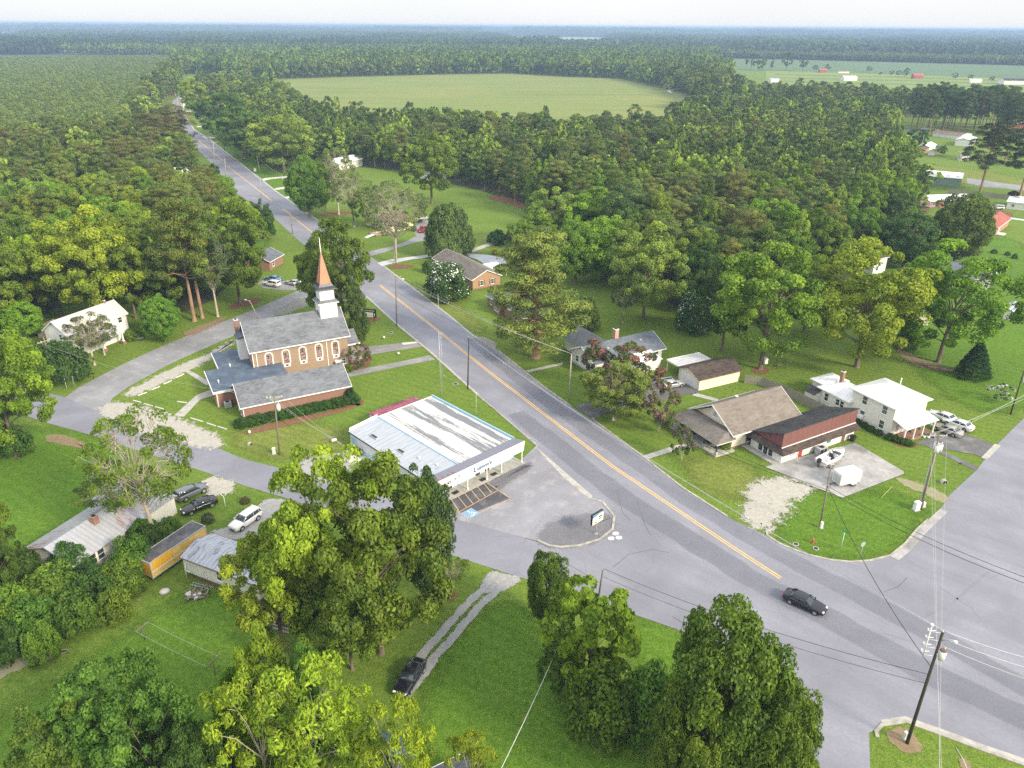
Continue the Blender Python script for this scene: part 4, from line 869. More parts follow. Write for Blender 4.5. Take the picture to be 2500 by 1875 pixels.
# ---------------------------------------------------------------- 5 office with red mansard
M['redmetal']=metalroof('dusty_red_metal',(.2,.088,.078),0,.3,line=.35,rough=.55)
M['redmetal2']=metalroof('dark_maroon_metal',(.2,.07,.085),1,.3,line=.3,rough=.55)
def office():
    e=empty('office_building',42.29,102.26,0,R(29.9),'low white office with a tall slanted red metal roof front and brown shingle skirt','office')
    L,W=17.1,6.4
    walls(e,L,W,2.35,None,'white',0,0,'wall')
    # shed roof core
    mb=MB(); mb.prism([(.35,2.3),(.35,5.2),(6.9,2.35)],'x',.1,L-.05); mb.build('roof_core',M['redmetal2'],e)
    mb=MB(); mb.prism([(.1,5.25),(7.3,2.45),(7.3,2.58),(.1,5.4)],'x',-.35,L+.3); rf=mb.build('roof',M['shblack'],e)
    mb=MB(); mb.box(-.1,.2,2.75,L+.05,.34,5.22); mb.build('metal_panel',M['redmetal'],e)
    mb=MB(); mb.box(-.15,.1,2.68,L+.1,.2,2.8); mb.build('flashing',M['trim'],e)
    sk=MB(); a0=(-.75,-.75); 
    sk.add([(-.8,-.85,2.0),(L+.5,-.85,2.0),(L+.2,.19,2.75),(-.1,.19,2.75),(-.8,7.0,2.0),(-.1,6.5,2.75),(-.8,-.85,1.88),(L+.5,-.85,1.88),(-.8,7.,1.88),(L+.5,.19,1.88),(-.1,7.,1.88)],[(0,1,2,3),(0,3,5,4),(0,6,7,1),(0,4,8,6),(6,8,10,9,7),(1,7,9,2)]); sk.build('shingle_skirt',M['shdark'],e)
    F=face('F',L,W); Lf=face('L',L,W)
    door(e,F,4.2,.95,1.8,'reddoor'); door(e,F,14.4,.9,1.8,'brownframe'); window(e,F,2.35,.75,1.0,.75,2,2,pane='palepane')
    for a in (2.1,3.15,4.2): window(e,Lf,a,.1 if a==3.15 else .25,.85,1.6 if a==3.15 else 1.4,1,1,name='glazed_panel',sill=False)
    mb=MB(); mb.tube([(10.9,-.04,1.15),(10.9,-.16,1.15)],.38,16); mb.build('hose_reel',P('green_hose',(.08,.25,.14),.5,.2),e)
    mb=MB(); mb.box(6.5,-.12,1.2,6.75,-.003,1.5); mb.box(7.2,-.1,1.05,7.35,-.003,2.2); mb.build('meter_box',M['grey'],e)
    mb=MB(); mb.box(-1.3,-.9,0,-.003,7.2,.08); mb.build('side_slab',M['conc'],e)
office()
OF=fr(42.29,102.26,29.9)
x,y=OF(8.,-1.0); e=empty('air_conditioner',x,y,0,R(29.9),'big grey air conditioning unit against the white office wall','air conditioner')
mb=MB(); mb.box(-.9,-.5,.05,.9,.5,1.25); mb.build('casing',M['grey'],e); mb=MB(); mb.tube([(0,0,1.25),(0,0,1.33)],.38,16); mb.build('fan_grille',M['dark'],e)
mb=MB(); mb.box(-.75,-.52,.2,-.05,-.502,1.1); mb.box(.1,-.52,.2,.75,-.502,1.1); mb.each('louvre',M['black'],e)
x,y=OF(16.0,-.75); e=empty('wheeled_bin',x,y,0,R(29.9),'dark grey wheeled bin at the far right end of the office wall','bin')
mb=MB(); mb.add([(-.28,-.3,.05),(.28,-.3,.05),(.28,.3,.05),(-.28,.3,.05),(-.34,-.4,1.),(.34,-.4,1.),(.34,.4,1.),(-.34,.4,1.)],[(0,3,2,1),(4,5,6,7),(0,1,5,4),(1,2,6,5),(2,3,7,6),(3,0,4,7)]); mb.build('body',M['dark'],e)
mb=MB(); mb.box(-.38,-.45,1.,.38,.43,1.07); mb.build('lid',M['black'],e); [MB().tube([(a,.42,.12),(a,.5,.12)],.12,10).build('wheel',M['tyre'],e) for a in (-.25,.25)]
x,y=LU(0,0); C_=fr(-46.4,115.3,28.4); x,y=C_(-1.4,6.5); e=empty('air_conditioner',x,y,0,R(28.4),'green-grey cooling unit in the grass by the brick annex','air conditioner')
mb=MB(); mb.box(-.6,-.5,.05,.6,.5,1.1); mb.build('casing',P('greenish_metal',(.4,.44,.42),.5,.1),e); mb=MB(); mb.tube([(0,0,1.1),(0,0,1.15)],.36,16); mb.build('fan_grille',M['dark'],e)
# ---------------------------------------------------------------- 6 garage
def garage():
    e=empty('garage',35.14,128.32,0,R(26.9),'cream garage with mossy black roof and a white metal carport beside it','garage')
    L,W=9.8,6.1
    walls(e,L,W,2.4,3.65,'sidcream',0,0); gable_roof(e,L,W,2.45,3.7,.35,.35,.12,'shdark',trim='brownframe')
    G_=face('L',L,W); mb=MB(); mb.obox(*G_,.7,W-.7,.05,2.1,.003,.05); gd=mb.build('garage_door',M['trim'],e)
    mb=MB(); [mb.obox(*G_,.7,W-.7,z-.012,z+.012,.05,.058) for z in (.55,1.05,1.55)]; mb.build('panel_line',M['grey'],gd)
    mb=MB(); mb.box(.3,W+.4,2.25,8.4,W+4.2,2.38); cr=mb.build('carport_roof',M['cport'],e)
    mb=MB(); mb.box(.2,W+.4,2.1,.297,W+4.3,2.42); mb.box(.2,W+4.203,2.1,8.4,W+4.3,2.42); mb.build('carport_fascia',M['trim'],cr)
    for u,v in ((.4,W+4.1),(4.3,W+4.1),(8.2,W+4.1)): post(e,u,v,0,2.25,.12)
    walls(e,3.6,3.6,2.2,None,'sidwhitev',4.6,W+.5,'carport_wall')
    mb=MB(); mb.disc((0,0),.1)
    r=random.Random(3)
M['cport']=metalroof('streaked_white_tin',(.6,.62,.66),1,.7,streak=(.3,.3,.3),slv=.52,rough=.5)
garage()
# ---------------------------------------------------------------- 7 ranch house with dark roof
def dark_house():
    e=empty('ranch_house',16.0,134.3,0,R(29.9),'cream ranch house with dark grey roof, pink chimney and white metal side roof','house')
    L,W=17.4,8.6
    walls(e,L-.6,W-.6,2.6,4.5,'sidwhite',.3,.3,found='conc'); gable_roof(e,L,W,2.65,4.75,.35,.3,.13,'shblue')
    walls(e,6.,7.,2.55,None,'sidwhite',3.,8.,'rear_wing_wall')
    mb=MB(); mb.prism([(2.6,2.6),(9.4,2.6),(6.,4.7)],'y',4.,15.4); mb.build('cross_roof',M['shblue'],e)
    F=((.3,.3),(1,0),(0,-1)); G_=((.3,W-.3),(0,-1),(-1,0))
    window(e,F,15.4,.9,.8,1.2); window(e,F,3.,.9,1.6,1.2,1,2); window(e,G_,2.,.9,.9,1.2); window(e,G_,5.8,.9,1.3,1.2,1,2); 
    mb=MB(); mb.add([(8.2,-3.6,2.2),(14.,-3.6,2.2),(14.,1.6,3.0),(8.2,1.6,3.0),(8.2,-3.6,2.3),(14.,-3.6,2.3),(14.,1.6,3.12),(8.2,1.6,3.12)],[(0,3,2,1),(4,5,6,7),(0,1,5,4),(1,2,6,5),(2,3,7,6),(3,0,4,7)]); mb.build('side_roof',M['whitemetal'],e)
    walls(e,5.4,3.6,2.15,None,'sidwhite',8.4,-3.3,'side_room_wall')
    door(e,((8.4,-3.3),(1,0),(0,-1)),4.2,.95,1.95,'trim')
    chimney(e,9.6,6.3,4.,6.0,.9,'pinkbrick'); vent(e,5.,2.6,3.7,.2,.35,'grey'); vent(e,13.3,2.8,3.8,.2,.35,'grey')
M['pinkbrick']=brickmat('pink_brick',(.62,.36,.3),(.55,.3,.25),(.6,.5,.45))
dark_house()
# ---------------------------------------------------------------- 8-... generic houses
def frame3(A,B,C,z):
    a,b,c=at(*A,z),at(*B,z),at(*C,z)
    L=math.dist(a,b); t=((b[0]-a[0])/L,(b[1]-a[1])/L); v=(-t[1],t[0])
    W=(c[0]-a[0])*v[0]+(c[1]-a[1])*v[1]
    if W<0: a=(a[0]+v[0]*W,a[1]+v[1]*W); W=-W
    return a[0],a[1],math.atan2(t[1],t[0]),L,W
def house(name,label,cat,fr5,he,rise,wall,roof,wins=(),doors=(),hip=False,ov=.4,group=None,trim='trim',chim=None,found=None,shut=None):
    x,y,yaw,L,W=fr5; e=empty(name,x,y,0,yaw,label,cat,group)
    walls(e,L,W,he,None if hip else he+rise,wall,found=found)
    if hip: hip_roof(e,L,W,he+.01,he+rise,ov,roof,trim=trim)
    else: gable_roof(e,L,W,he+.02,he+rise+.02,ov,.3,.12,roof,trim=trim)
    for fc,a,*r in wins:
        q=dict(zip(('z','w','h'),r)); window(e,face(fc,L,W),a,q.get('z',1.),q.get('w',.9),q.get('h',1.25),shut=shut)
    for fc,a,m_ in doors: door(e,face(fc,L,W),a,.95,2.,m_,.1)
    if chim: chimney(e,*chim)
    return e
M['farmroof']=metalroof('pinkish_tin_roof',(.58,.54,.53),0,.75,streak=(.42,.38,.36),slv=.56,line=.3,rough=.5)
e=house('farmhouse','white two-storey farmhouse with a faded pinkish tin roof among trees on the left','house',(-89.4,141.0,R(65.8),14.2,6.5),5.4,2.3,'white','farmroof',[('L',2.,1.2,.8,1.3),('L',4.6,1.2,.8,1.3),('L',4.6,4.,.7,1.1),('F',2.5,1.1),('F',2.5,3.8),('F',6.,3.8),('F',12.5,3.8)],[('F',9.,'trim')],trim='trim')
mb=MB(); mb.add([(5.5,-2.6,2.5),(10.8,-2.6,2.5),(10.8,-.003,3.4),(5.5,-.003,3.4),(5.5,-2.6,2.62),(10.8,-2.6,2.62),(10.8,-.003,3.55),(5.5,-.003,3.55)],[(0,3,2,1),(4,5,6,7),(0,1,5,4),(1,2,6,5),(2,3,7,6),(3,0,4,7)]); mb.build('porch_roof',M['cport'],e)
for u in (5.8,10.4): post(e,u,-2.4,.7,2.5,.28,'trim','brick')
mb=MB(); mb.obox((0,0),(1,0),(0,-1),7.6,8.3,3.7,5.1,.003,.05); mb.build('boarded_window',M['brownframe'],e)
chimney(e,12.2,3.2,7.5,8.3,.35,'brick')
e=house('wooden_shed','grey weathered shed roof showing behind the farmhouse','shed',frame3((115,815),(140,800),(100,806),2.5),2.,.7,'fence','wood' if 0 else 'shtan2',ov=.3)
M['rusty']=metalroof('rusting_tin_roof',(.42,.43,.47),0,.62,rust=(.28,.07,.05),rustlv=.58,streak=(.3,.36,.4),slv=.56,line=.5,rough=.5,metal=.2)
M['tin']=metalroof('streaked_grey_tin_roof',(.48,.51,.58),0,.62,streak=(.2,.21,.24),slv=.5,line=.6,rough=.45,metal=.2)
def rusty_house():
    x,y,yaw,L,W=-52.8,73.0,R(68.),12.6,8.2
    e=empty('old_house',x,y,0,yaw,'old house under a long rusting tin roof, half hidden by hedges','house')
    Z7=zoom(0,1180,3.2529)
    walls(e,L-.8,W-.8,2.7,3.9,'sidold',.4,.4)
    gable_roof(e,L,W,2.8,4.3,.3,.3,.08,'rusty',edge=False)
    F=((.4,.4),(1,0),(0,-1))
    for a in (1.2,2.4,3.6): window(e,F,a,.9,.9,1.3)
    mb=MB(); mb.prism([(10.6,2.8),(16.4,2.8),(13.5,4.2)],'y',-.4,W+1.2); mb.build('cross_roof',M['tin'],e)
    walls(e,5.2,9.,2.75,None,'sidold',10.9,0.,'cross_wall')
    chimney(e,6.2,3.1,3.5,4.95,.75,'brick','brick')
    return e
RH=rusty_house()
def trailer_box():
    e=empty('box_trailer',-43.8,73.4,0,R(63.),'long yellow box trailer with faded orange side and dark roof','trailer')
    L,W,H_=8.6,2.4,2.75
    mb=MB(); mb.box(0,0,.5,L,W,H_); b=mb.build('body',M['yel'],e)
    mb=MB(); mb.box(.1,.1,H_+.002,L-.1,W-.1,H_+.04); mb.build('roof_skin',P('grimy_trailer_roof',(.09,.09,.1),.8,.3,1.,dirt=(.18,.18,.19),dscale=.8),b)
    mb=MB()
    for y0 in (-.03,W-.05): mb.box(-.02,y0,H_-.1,L+.02,y0+.08,H_+.08); mb.box(-.02,y0,.45,L+.02,y0+.08,.58)
    for x0 in (-.04,L-.06):
        mb.box(x0,-.04,.4,x0+.12,.06,H_+.1); mb.box(x0,W-.06,.4,x0+.12,W+.04,H_+.1); mb.box(x0,.06,H_-.08,x0+.1,W-.06,H_+.09)
    mb.build('corner_frame',M['grey'],b)
    mb=MB(); mb.box(0.15,-.012,1.35,L-.1,-.002,1.45); mb.build('rub_rail',M['trim'],b)
    mb=MB(); mb.add([(.3,-.02,1.6),(3.0,-.02,1.6),(3.4,-.02,2.1),(3.0,-.02,2.3),(3.7,-.02,2.6),(3.3,-.02,2.95),(.3,-.02,2.95)],[tuple(range(7))]); mb.build('orange_patch',M['orangep'],b,fix=False)
    mb=MB(); mb.add([(-.02,.2,1.),(-.02,1.1,.9),(-.02,1.3,1.8),(-.02,.9,2.8),(-.02,.2,2.7)],[tuple(range(5))]); mb.build('orange_patch',M['orangep'],b,fix=False)
    for x0 in (5.9,7.1):
        for y0 in (.12,W-.42):
            q=MB(); q.tube([(x0,y0,.45),(x0,y0+.3,.45)],.45,14); q.build('wheel',M['tyre'],e)
    for y0 in (.35,W-.45): mb=MB(); mb.box(1.4,y0,0,1.55,y0+.1,.5); mb.build('landing_leg',M['dark'],e)
M['yel']=P('pale_yellow_trailer_paint',(.78,.52,.17),.6,.12,.8,dirt=(.72,.42,.1),dscale=.35); M['orangep']=P('orange_trailer_paint',(.85,.45,.03),.55,.08)
trailer_box()
def mobile_home():
    e=empty('mobile_home',-40.3,74.6,0,R(-25.),'dirty white mobile home with a streaked grey tin roof next to the yellow trailer','mobile home')
    L,W=12.,5.
    walls(e,L,W,2.85,3.55,'sidmobile',z0=.7); gable_roof(e,L,W,2.9,3.65,.2,.2,.07,'tin',trim='brownframe')
    mb=MB(); mb.box(1.6,.1,0,L-.1,W-.1,.7); mb.build('skirting',M['brownframe'],e)
    F=face('F',L,W); window(e,F,5.9,1.4,.75,1.2); door(e,F,3.2,.85,1.9,'sidmobile',.85)
    mb=MB(); mb.tube([(.5,-.35,0),(.5,-.35,1.3),(.5,-.35,1.35),(.5,-.02,2.2)],.06,6); mb.tube([(.5,-.35,1.3),(1.4,-.3,1.2)],.05,6); mb.build('pipe_bracket',M['trim'],e)
    mb=MB(); mb.add([(.5,.6,3.02),(1.2,.5,3.02),(1.1,.9,3.1),(.8,.8,3.08),(.7,1.3,3.15),(.4,1.2,3.12)],[tuple(range(6))]) 
mobile_home()
# ranch in brick
e=house('brick_ranch_house','long brick ranch house with grey-brown roof and white gable trim beyond the road','house',(-22.3,207.3,R(301.1),23.2,8.2),2.75,1.9,'brick3','shtan2',[('R',2.6,.9,.8,1.2),('R',5.8,.9,.8,1.2),('F',4.,.9),('F',9.,.9,1.8,1.2),('F',15.,.9),('F',20.,.9)],[('F',12.,'trim')],shut='brownframe',found='brick')
mb=MB(); mb.box(11.,9.6,2.35,17.,14.2,2.47); mb.build('carport_roof',M['trim'],e)
for u,v in ((11.3,13.9),(16.7,13.9),(11.3,10.),(16.7,10.)): post(e,u,v,0,2.35,.12)
B2=zoom(1100,440,3.16); B1=zoom(450,440,3.16); B3=zoom(1800,440,3.16)
f=frame3(B2(275,880),B2(560,1050),B2(450,795),2.8)
e=house('hip_roof_house','brick house with slate-blue hipped roof half hidden behind the big roadside pine','house',f,2.6,1.9,'brick','shblue',[('F',2.,.8),('F',f[3]*.8,.8,1.,1.3),('F',f[3]*.92,.8,.8,1.3),('L',2.5,.8)],[('F',4.2,'trim')],hip=True)
mb=MB(); mb.prism([(4.8,2.5),(8.6,2.5),(6.7,3.9)],'y',-1.4,2.5); mb.build('gable_porch_roof',M['shblue'],e)
mb=MB(); mb.box(5.1,-1.1,0,8.3,-.003,2.5); mb.build('entry_wall',M['brick'],e); window(e,((5.1,-1.1),(1,0),(0,-1)),1.,.8,.6,1.4); window(e,((5.1,-1.1),(1,0),(0,-1)),2.2,.8,.6,1.4)
zz=zoom(680,430,3.95)
f=frame3(zz(1060,478),zz(1275,432),zz(965,380),2.9); 
e=house('yellow_house','small pale yellow house with brown roof and white railed porch behind a sparse tree','house',f,2.7,1.4,'yellowh','shbrown',[('F',2.2,.9),('F',5.5,.9),('R',2.5,.9)],[('L',2.5,'trim')],hip=False)
mb=MB(); mb.box(-6.5,-.6,0,-.003,3.6,.5); mb.build('porch_deck',M['brick'],e)
mb=MB(); 
for k in range(24): mb.box(-6.5+k*.27,-.62,.5,-6.44+k*.27,-.56,1.35)
mb.box(-6.55,-.64,1.32,0,-.54,1.42); mb.build('railing',M['trim'],e)
mb=MB(); mb.add([(-6.5,-.4,.5),(-10,-.4,.0),(-10,1.2,.0),(-6.5,1.2,.5)],[(0,1,2,3)]); 
for k in range(10): mb.box(-9.9+k*.36,-.42,.0+k*.05,-9.84+k*.36,-.38,.95+k*.05)
mb.add([(-10,-.44,.95),(-6.5,-.44,1.42),(-6.5,-.36,1.42),(-10,-.36,.95)],[(0,1,2,3)]); mb.build('ramp',M['trim'],e)
x,y=at(*zz(1345,470)); e=empty('shed',x,y,0,R(30),'open grey lean-to shed beside the yellow house','shed'); mb=MB(); mb.box(-2.6,-2,2.,2.6,2,2.12); mb.build('roof',M['grey'],e)
for a in (-2.4,2.4):
    for b in (-1.8,1.8): post(e,a,b,0,2.,.12,'wood')
mb=MB(); mb.box(-2.4,1.7,0,2.4,1.78,1.9); mb.build('wall',M['wood'],e)
z3=zoom(400,200,4.6075)
house('cottage','tiny white cottage with slate roof beside the road, left of the far lamp poles','house',frame3(z3(375,1205),z3(462,1200),z3(345,1130),2.8),2.7,1.8,'sidwhite','shblue',[('F',2.,.9),('R',2.,.9)],[('F',3.5,'winpane')])
house('cottage','white house showing through the pines left of the slate-roofed cottage','house',frame3(z3(140,1080),z3(270,1040),z3(120,1010),2.8),2.7,1.6,'sidwhite','trim',[('F',2.,.9),('F',5.,.9)])
house('cottage','white-roofed building glimpsed in the leafy left woods','house',frame3(A4(905,190),A4(1080,160),A4(890,140),2.8),2.7,1.4,'sidwhite','trim',[('F',2.,.9),('F',5.,.9)])
house('cottage','low house with pale grey roof behind the oaks, left of the parked white SUV','house',frame3(B1(640,648),B1(742,590),B1(500,612),2.8),2.6,1.6,'brick','shblue',[('F',2.,.9),('R',2.,.9)])
house('cottage','white house tucked behind trees near the lawn field','house',frame3(zoom(820,0,2.633)(0,1075),zoom(820,0,2.633)(150,1040),zoom(820,0,2.633)(-10,1040),2.8),3.2,1.5,'sidwhite','trim',[('F',2.,.9),('F',5.,.9)])
house('cottage','blue-roofed outbuilding under the yellow-green tree by the lawn','shed',frame3(zoom(820,0,2.633)(590,1135),zoom(820,0,2.633)(690,1120),zoom(820,0,2.633)(580,1110),2.5),2.3,1.,'sidwhite','membrane')
# right side neighbourhood
f=frame3(z8(1190,1550),z8(1350,1430),z8(925,1480),2.7)
e=house('brick_bungalow','orange brick house with rust-red roof and white shuttered windows at the right edge','house',f,2.6,1.6,'brick3','shred',[('L',1.6,.8,.8,1.2),('L',5.,.8,.8,1.2),('F',2.,.9)],[('F',3.6,'trim')],shut='reddoor')
mb=MB(); mb.box(1.,-2.2,0,5.,-.003,.25); mb.build('porch_slab',M['concw'],e)
f=frame3(z8(250,905),z8(730,940),z8(330,838),4.); M['greenmetal']=siding('pale_green_steel_wall',(.24,.33,.25),.4,vert=True)
e=house('steel_shed','long pale green steel shed with bluish white roof and open end','shed',f,3.9,1.1,'greenmetal','whitemetal',ov=.2)
mb=MB(); mb.obox(*face('R',f[3],f[4]),.6,f[4]-.6,0,3.4,.003,.03); mb.build('bay_shade_panel',M['black'],e)  # flat black panel: shade inside the open end, put in as colour
for a in (.25,.6,.85): mb=MB(); mb.add([(f[3]*a,1.4,4.45),(f[3]*a+1.2,1.4,4.45),(f[3]*a+1.2,2.,4.62),(f[3]*a,2.,4.62)],[(0,1,2,3)]); mb.build('roof_light',M['grey'],e)
f=frame3(z8(850,460),z8(915,418),z8(648,448),3.4)
e=house('garage','tall white garage with big door and bluish roof beyond the green steel shed','garage',f,3.3,1.1,'white','whitemetal',[],ov=.25)
mb=MB(); mb.obox(*face('L',f[3],f[4]),f[4]*.12,f[4]*.88,.05,2.9,.003,.05); mb.build('garage_door',M['trim'],e)
house('outbuilding','white-roofed small house behind the little garden shed','house',frame3(z8(318,545),z8(402,508),z8(230,510),2.8),2.6,1.2,'sidcream','trim',[('F',1.5,.9,.8,1.1)])
house('outbuilding','brick lean-to with brown roof in front of the white-roofed small house','shed',frame3(z8(265,575),z8(325,545),z8(205,530),2.4),2.2,.8,'brick3','shbrown')
house('garden_shed','small white garden shed with brown roof on the mown grass','shed',frame3(z8(390,600),z8(412,588),z8(295,600),2.2),2.,.9,'sidwhite','shbrown')
e=house('outbuilding','white and brick workshop with dark roof behind the cross-shaped pole','shed',frame3(z8(740,650),z8(830,640),z8(665,645),2.6),2.5,.9,'sidwhite','shblack',[('L',1.,.8)])
house('long_shed','long low white building with brown roof under the row of tall pines','shed',frame3(z8(365,352),z8(725,388),z8(385,325),2.8),2.6,.9,'white','shbrown')
Z0=zoom(2050,150,4.9156)
house('cottage','cream cottage with brown roof by the lane at the wood edge','house',frame3(Z0(585,645),Z0(655,640),Z0(560,615),3.),2.9,1.6,'sidcream','shbrown',[('F',1.5,.9),('F',4.,.9)])
house('cottage','brown roofed house peeping over the pines left of the garden shed','house',frame3(Z0(610,1045),Z0(660,1000),Z0(500,1000),2.8),2.7,1.6,'sidwhite','shbrown')
f=frame3(z8(1320,1215),z8(1640,1246),z8(1345,1150),2.9); house('cottage','white house with white roof behind the parked white SUV at the right edge','house',f,2.8,1.2,'sidwhite','trim',[('F',2.,1.,.9,.9),('F',9.,1.,.9,.9)],hip=True)
f=frame3(z8(330,1225),z8(880,1200),z8(300,1165),2.8); e=house('cottage','brick house with bright white metal roof in front of the green steel shed','house',f,2.7,1.3,'brick','whitemetal',[('F',2.,.9),('F',8.,.9)])
f=frame3(z8(170,1275),z8(335,1285),z8(200,1215),2.4); house('outbuilding','brown brick garage left of the bright metal roofed house','garage',f,2.2,.8,'brick','shbrown')
f=frame3(z8(1400,235),z8(1620,215),z8(1390,190),3.2); house('red_building','red building with grey roof at the top right edge','house',f,3.1,1.4,'reddoor','cport',[('F',3.,1.),('F',8.,1.)])
house('red_building','orange-red shed roof between pines at the right edge','shed',frame3(z8(1260,240),z8(1320,250),z8(1250,215),2.6),2.4,1.,'orange','shred')
z5=zoom(2200,560,7.373)
f=frame3(z5(760,720),z5(1560,790),z5(1020,470),2.9); e=house('white_house','white house with dark slate roof behind the big green tree on the right','house',f,2.8,1.7,'sidwhite','shblue',[('F',2.,.9),('F',6.,.9),('F',10.,.9)],[('F',8.,'trim')])
f=frame3(z5(1600,790),z5(1830,620),z5(1380,690),2.5); e=empty('carport',f[0],f[1],0,f[2],'white flat metal carport at the end of the slate-roofed white house','carport')
mb=MB(); mb.box(0,0,2.4,f[3],f[4],2.52); mb.build('roof',M['whitemetal'],e)
for a,b in ((.2,.2),(f[3]-.2,.2),(f[3]/2,.2)): post(e,a,b,0,2.4,.14)
f=frame3(z5(1985,1340),z5(2090,1215),z5(1880,1290),2.4); house('tin_shed','small tin roofed shed beside a round dark bush','shed',f,2.2,.5,'sidwhite','tin',ov=.2)
f=frame3(z5(130,1400),z5(520,1420),z5(120,1190),2.8); house('white_house','white building seen between the two big trees in the right yard','house',f,2.7,1.2,'sidwhite','tin',[('F',1.5,.9)])
f=frame3(B3(1045,610),B3(1140,590),B3(990,560),3.); house('white_house','narrow white house with dark roof above the yellow-green tree','house',f,4.6,1.4,'sidwhite','shblack',[('F',1.5,1.),('F',1.5,3.)])
# under the big foreground tree
Z6_=zoom(540,1380,6.144)
f=frame3(Z6_(1320,480),Z6_(1790,400),Z6_(1300,330),2.8); house('tin_shed','shed with pale blue metal roof under the big foreground tree','shed',f,2.6,.6,'sidwhite','tin',ov=.25)
x,y=at(*Z6_(820,930)); e=empty('ruined_deck',x,y,0,R(-22),'collapsed dark timber deck at the edge of the shady back lawn','deck')
mb=MB(); mb.box(-3,-.2,0,3,0,.2); mb.box(-3,-.6,.0,3.,-.4,.12); mb.each('edge_board',M['fence'],e)
mb=MB(); r=random.Random(4)
for k in range(14): mb.obox((-2.8+k*.42,.1),(math.cos(r.uniform(-.1,.1)),r.uniform(-.1,.1)),(0,1),0,.3,.2,.26,0,r.uniform(1.5,2.8))
mb.each('plank',M['darkwood'],e)
mb=MB(); mb.tube([(-3,0,.2),(-1.5,2.6,1.2)],.06,5); mb.tube([(0,0,.2),(1.,2.4,1.1)],.06,5); mb.each('rail',M['fence'],e)
# bottom edge roof corner
x,y=at(1078,1885,3.); e=house('outbuilding','corner of a grey roofed house at the very bottom of the picture','house',(x-2,y-6.5,R(30),8,5),2.6,1.2,'sidwhite','shgrey')
# far barns
def barn(px,py,L,W,he,wall,roof,yaw,label,name='barn',cat='barn',group=None):
    x,y=at(px,py); L*=.7; W*=.7; he*=.75; return house(name,label,cat,(x,y,R(yaw),L,W),he,he*.45,wall,roof,ov=.3,group=group)
T4=zoom(1560,60,4.424)
f=frame3(T4(222,620),T4(300,622),T4(135,612),4.); house('barn','white metal barn at the near right corner of the brown crop field','barn',(f[0],f[1],f[2],f[3],max(9,min(f[4],16))),4.,2.,'white','white',[('F',3.,.3,2.2,2.8)],ov=.3)
barn(*T4(615,600),11,8,3,'brickpale' if 0 else 'sidwhite','cport',10,'low pale building at the wood edge beyond the barn')
barn(*T4(1905,474),16,10,5,'shred','shred',0,'red barn on the lime green meadow, left one')
barn(2220,179,18,11,6,'shred','shred',0,'red barn on the lime green meadow, farther right')
barn(*T4(2110,477),22,8,3.5,'sidwhite','shbrown',-3,'long white house with brown roof on the lime meadow')
barn(2050,186,26,14,5,'white','white',8,'big white gabled shed in front of the meadow')
barn(2358,187,20,8,4,'white','trim',-4,'low white building right of the meadow barns')
barn(2440,190,44,22,6,'white','shblack',-6,'big white building with a black roof at the far right')
barn(*T4(1380,585),18,12,4,'white','tin',20,'white gable among the trees below the tall dead trunk')
# water tower on the horizon
x,y=at(476,74.5); k_=math.hypot(x,y)/math.hypot(x,y); x*=6500/y; y=6500
e=empty('water_tower',x,y,0,0,'white ball-shaped water tower on the horizon','water tower'); mb=MB(); mb.tube([(0,0,0),(0,0,28)],[2.5,1.8],10); mb.build('stem',M['trim'],e)
mb=MB(); mb.tube([(0,0,28+9*(1-math.cos(math.pi*k/8))) for k in range(9)],[max(.1,9.5*math.sin(math.pi*k/8)) for k in range(9)],14); mb.build('tank',M['trim'],e)
# ---------------------------------------------------------------- fences
def fence(name,pts,h,label,mat='fence',per=.3):
    p=w(pts); e=empty(name,p[0][0],p[0][1],0,0,label,'fence'); o=p[0]; mb=MB(); ps=MB(); r=random.Random(5)
    for a,b in zip(p[:-1],p[1:]):
        L=math.dist(a,b); t=((b[0]-a[0])/L,(b[1]-a[1])/L); n_=(t[1],-t[0]); k=0
        while k*per<L:
            mb.obox((a[0]-o[0],a[1]-o[1]),t,n_,k*per+.01,min(L,(k+1)*per-.01),.03,h+r.uniform(-.04,.04),-.02,.02); k+=1
        for q in range(int(L/2.4)+1): ps.obox((a[0]-o[0],a[1]-o[1]),t,n_,q*2.4,q*2.4+.1,0,h-.05,-.13,-.03)
    mb.build('boards',M[mat],e); ps.each('fence_post',M[mat],e)
fence('board_fence',[(1816,928),(1860,934),(1905,951),(1950,972),(2005,998)],1.85,'weathered grey board fence behind the bungalow')
fence('board_fence',[z8(555,1130),z8(800,1150),z8(1100,1175),z8(1340,1200)],1.8,'long weathered fence in front of the green steel shed')
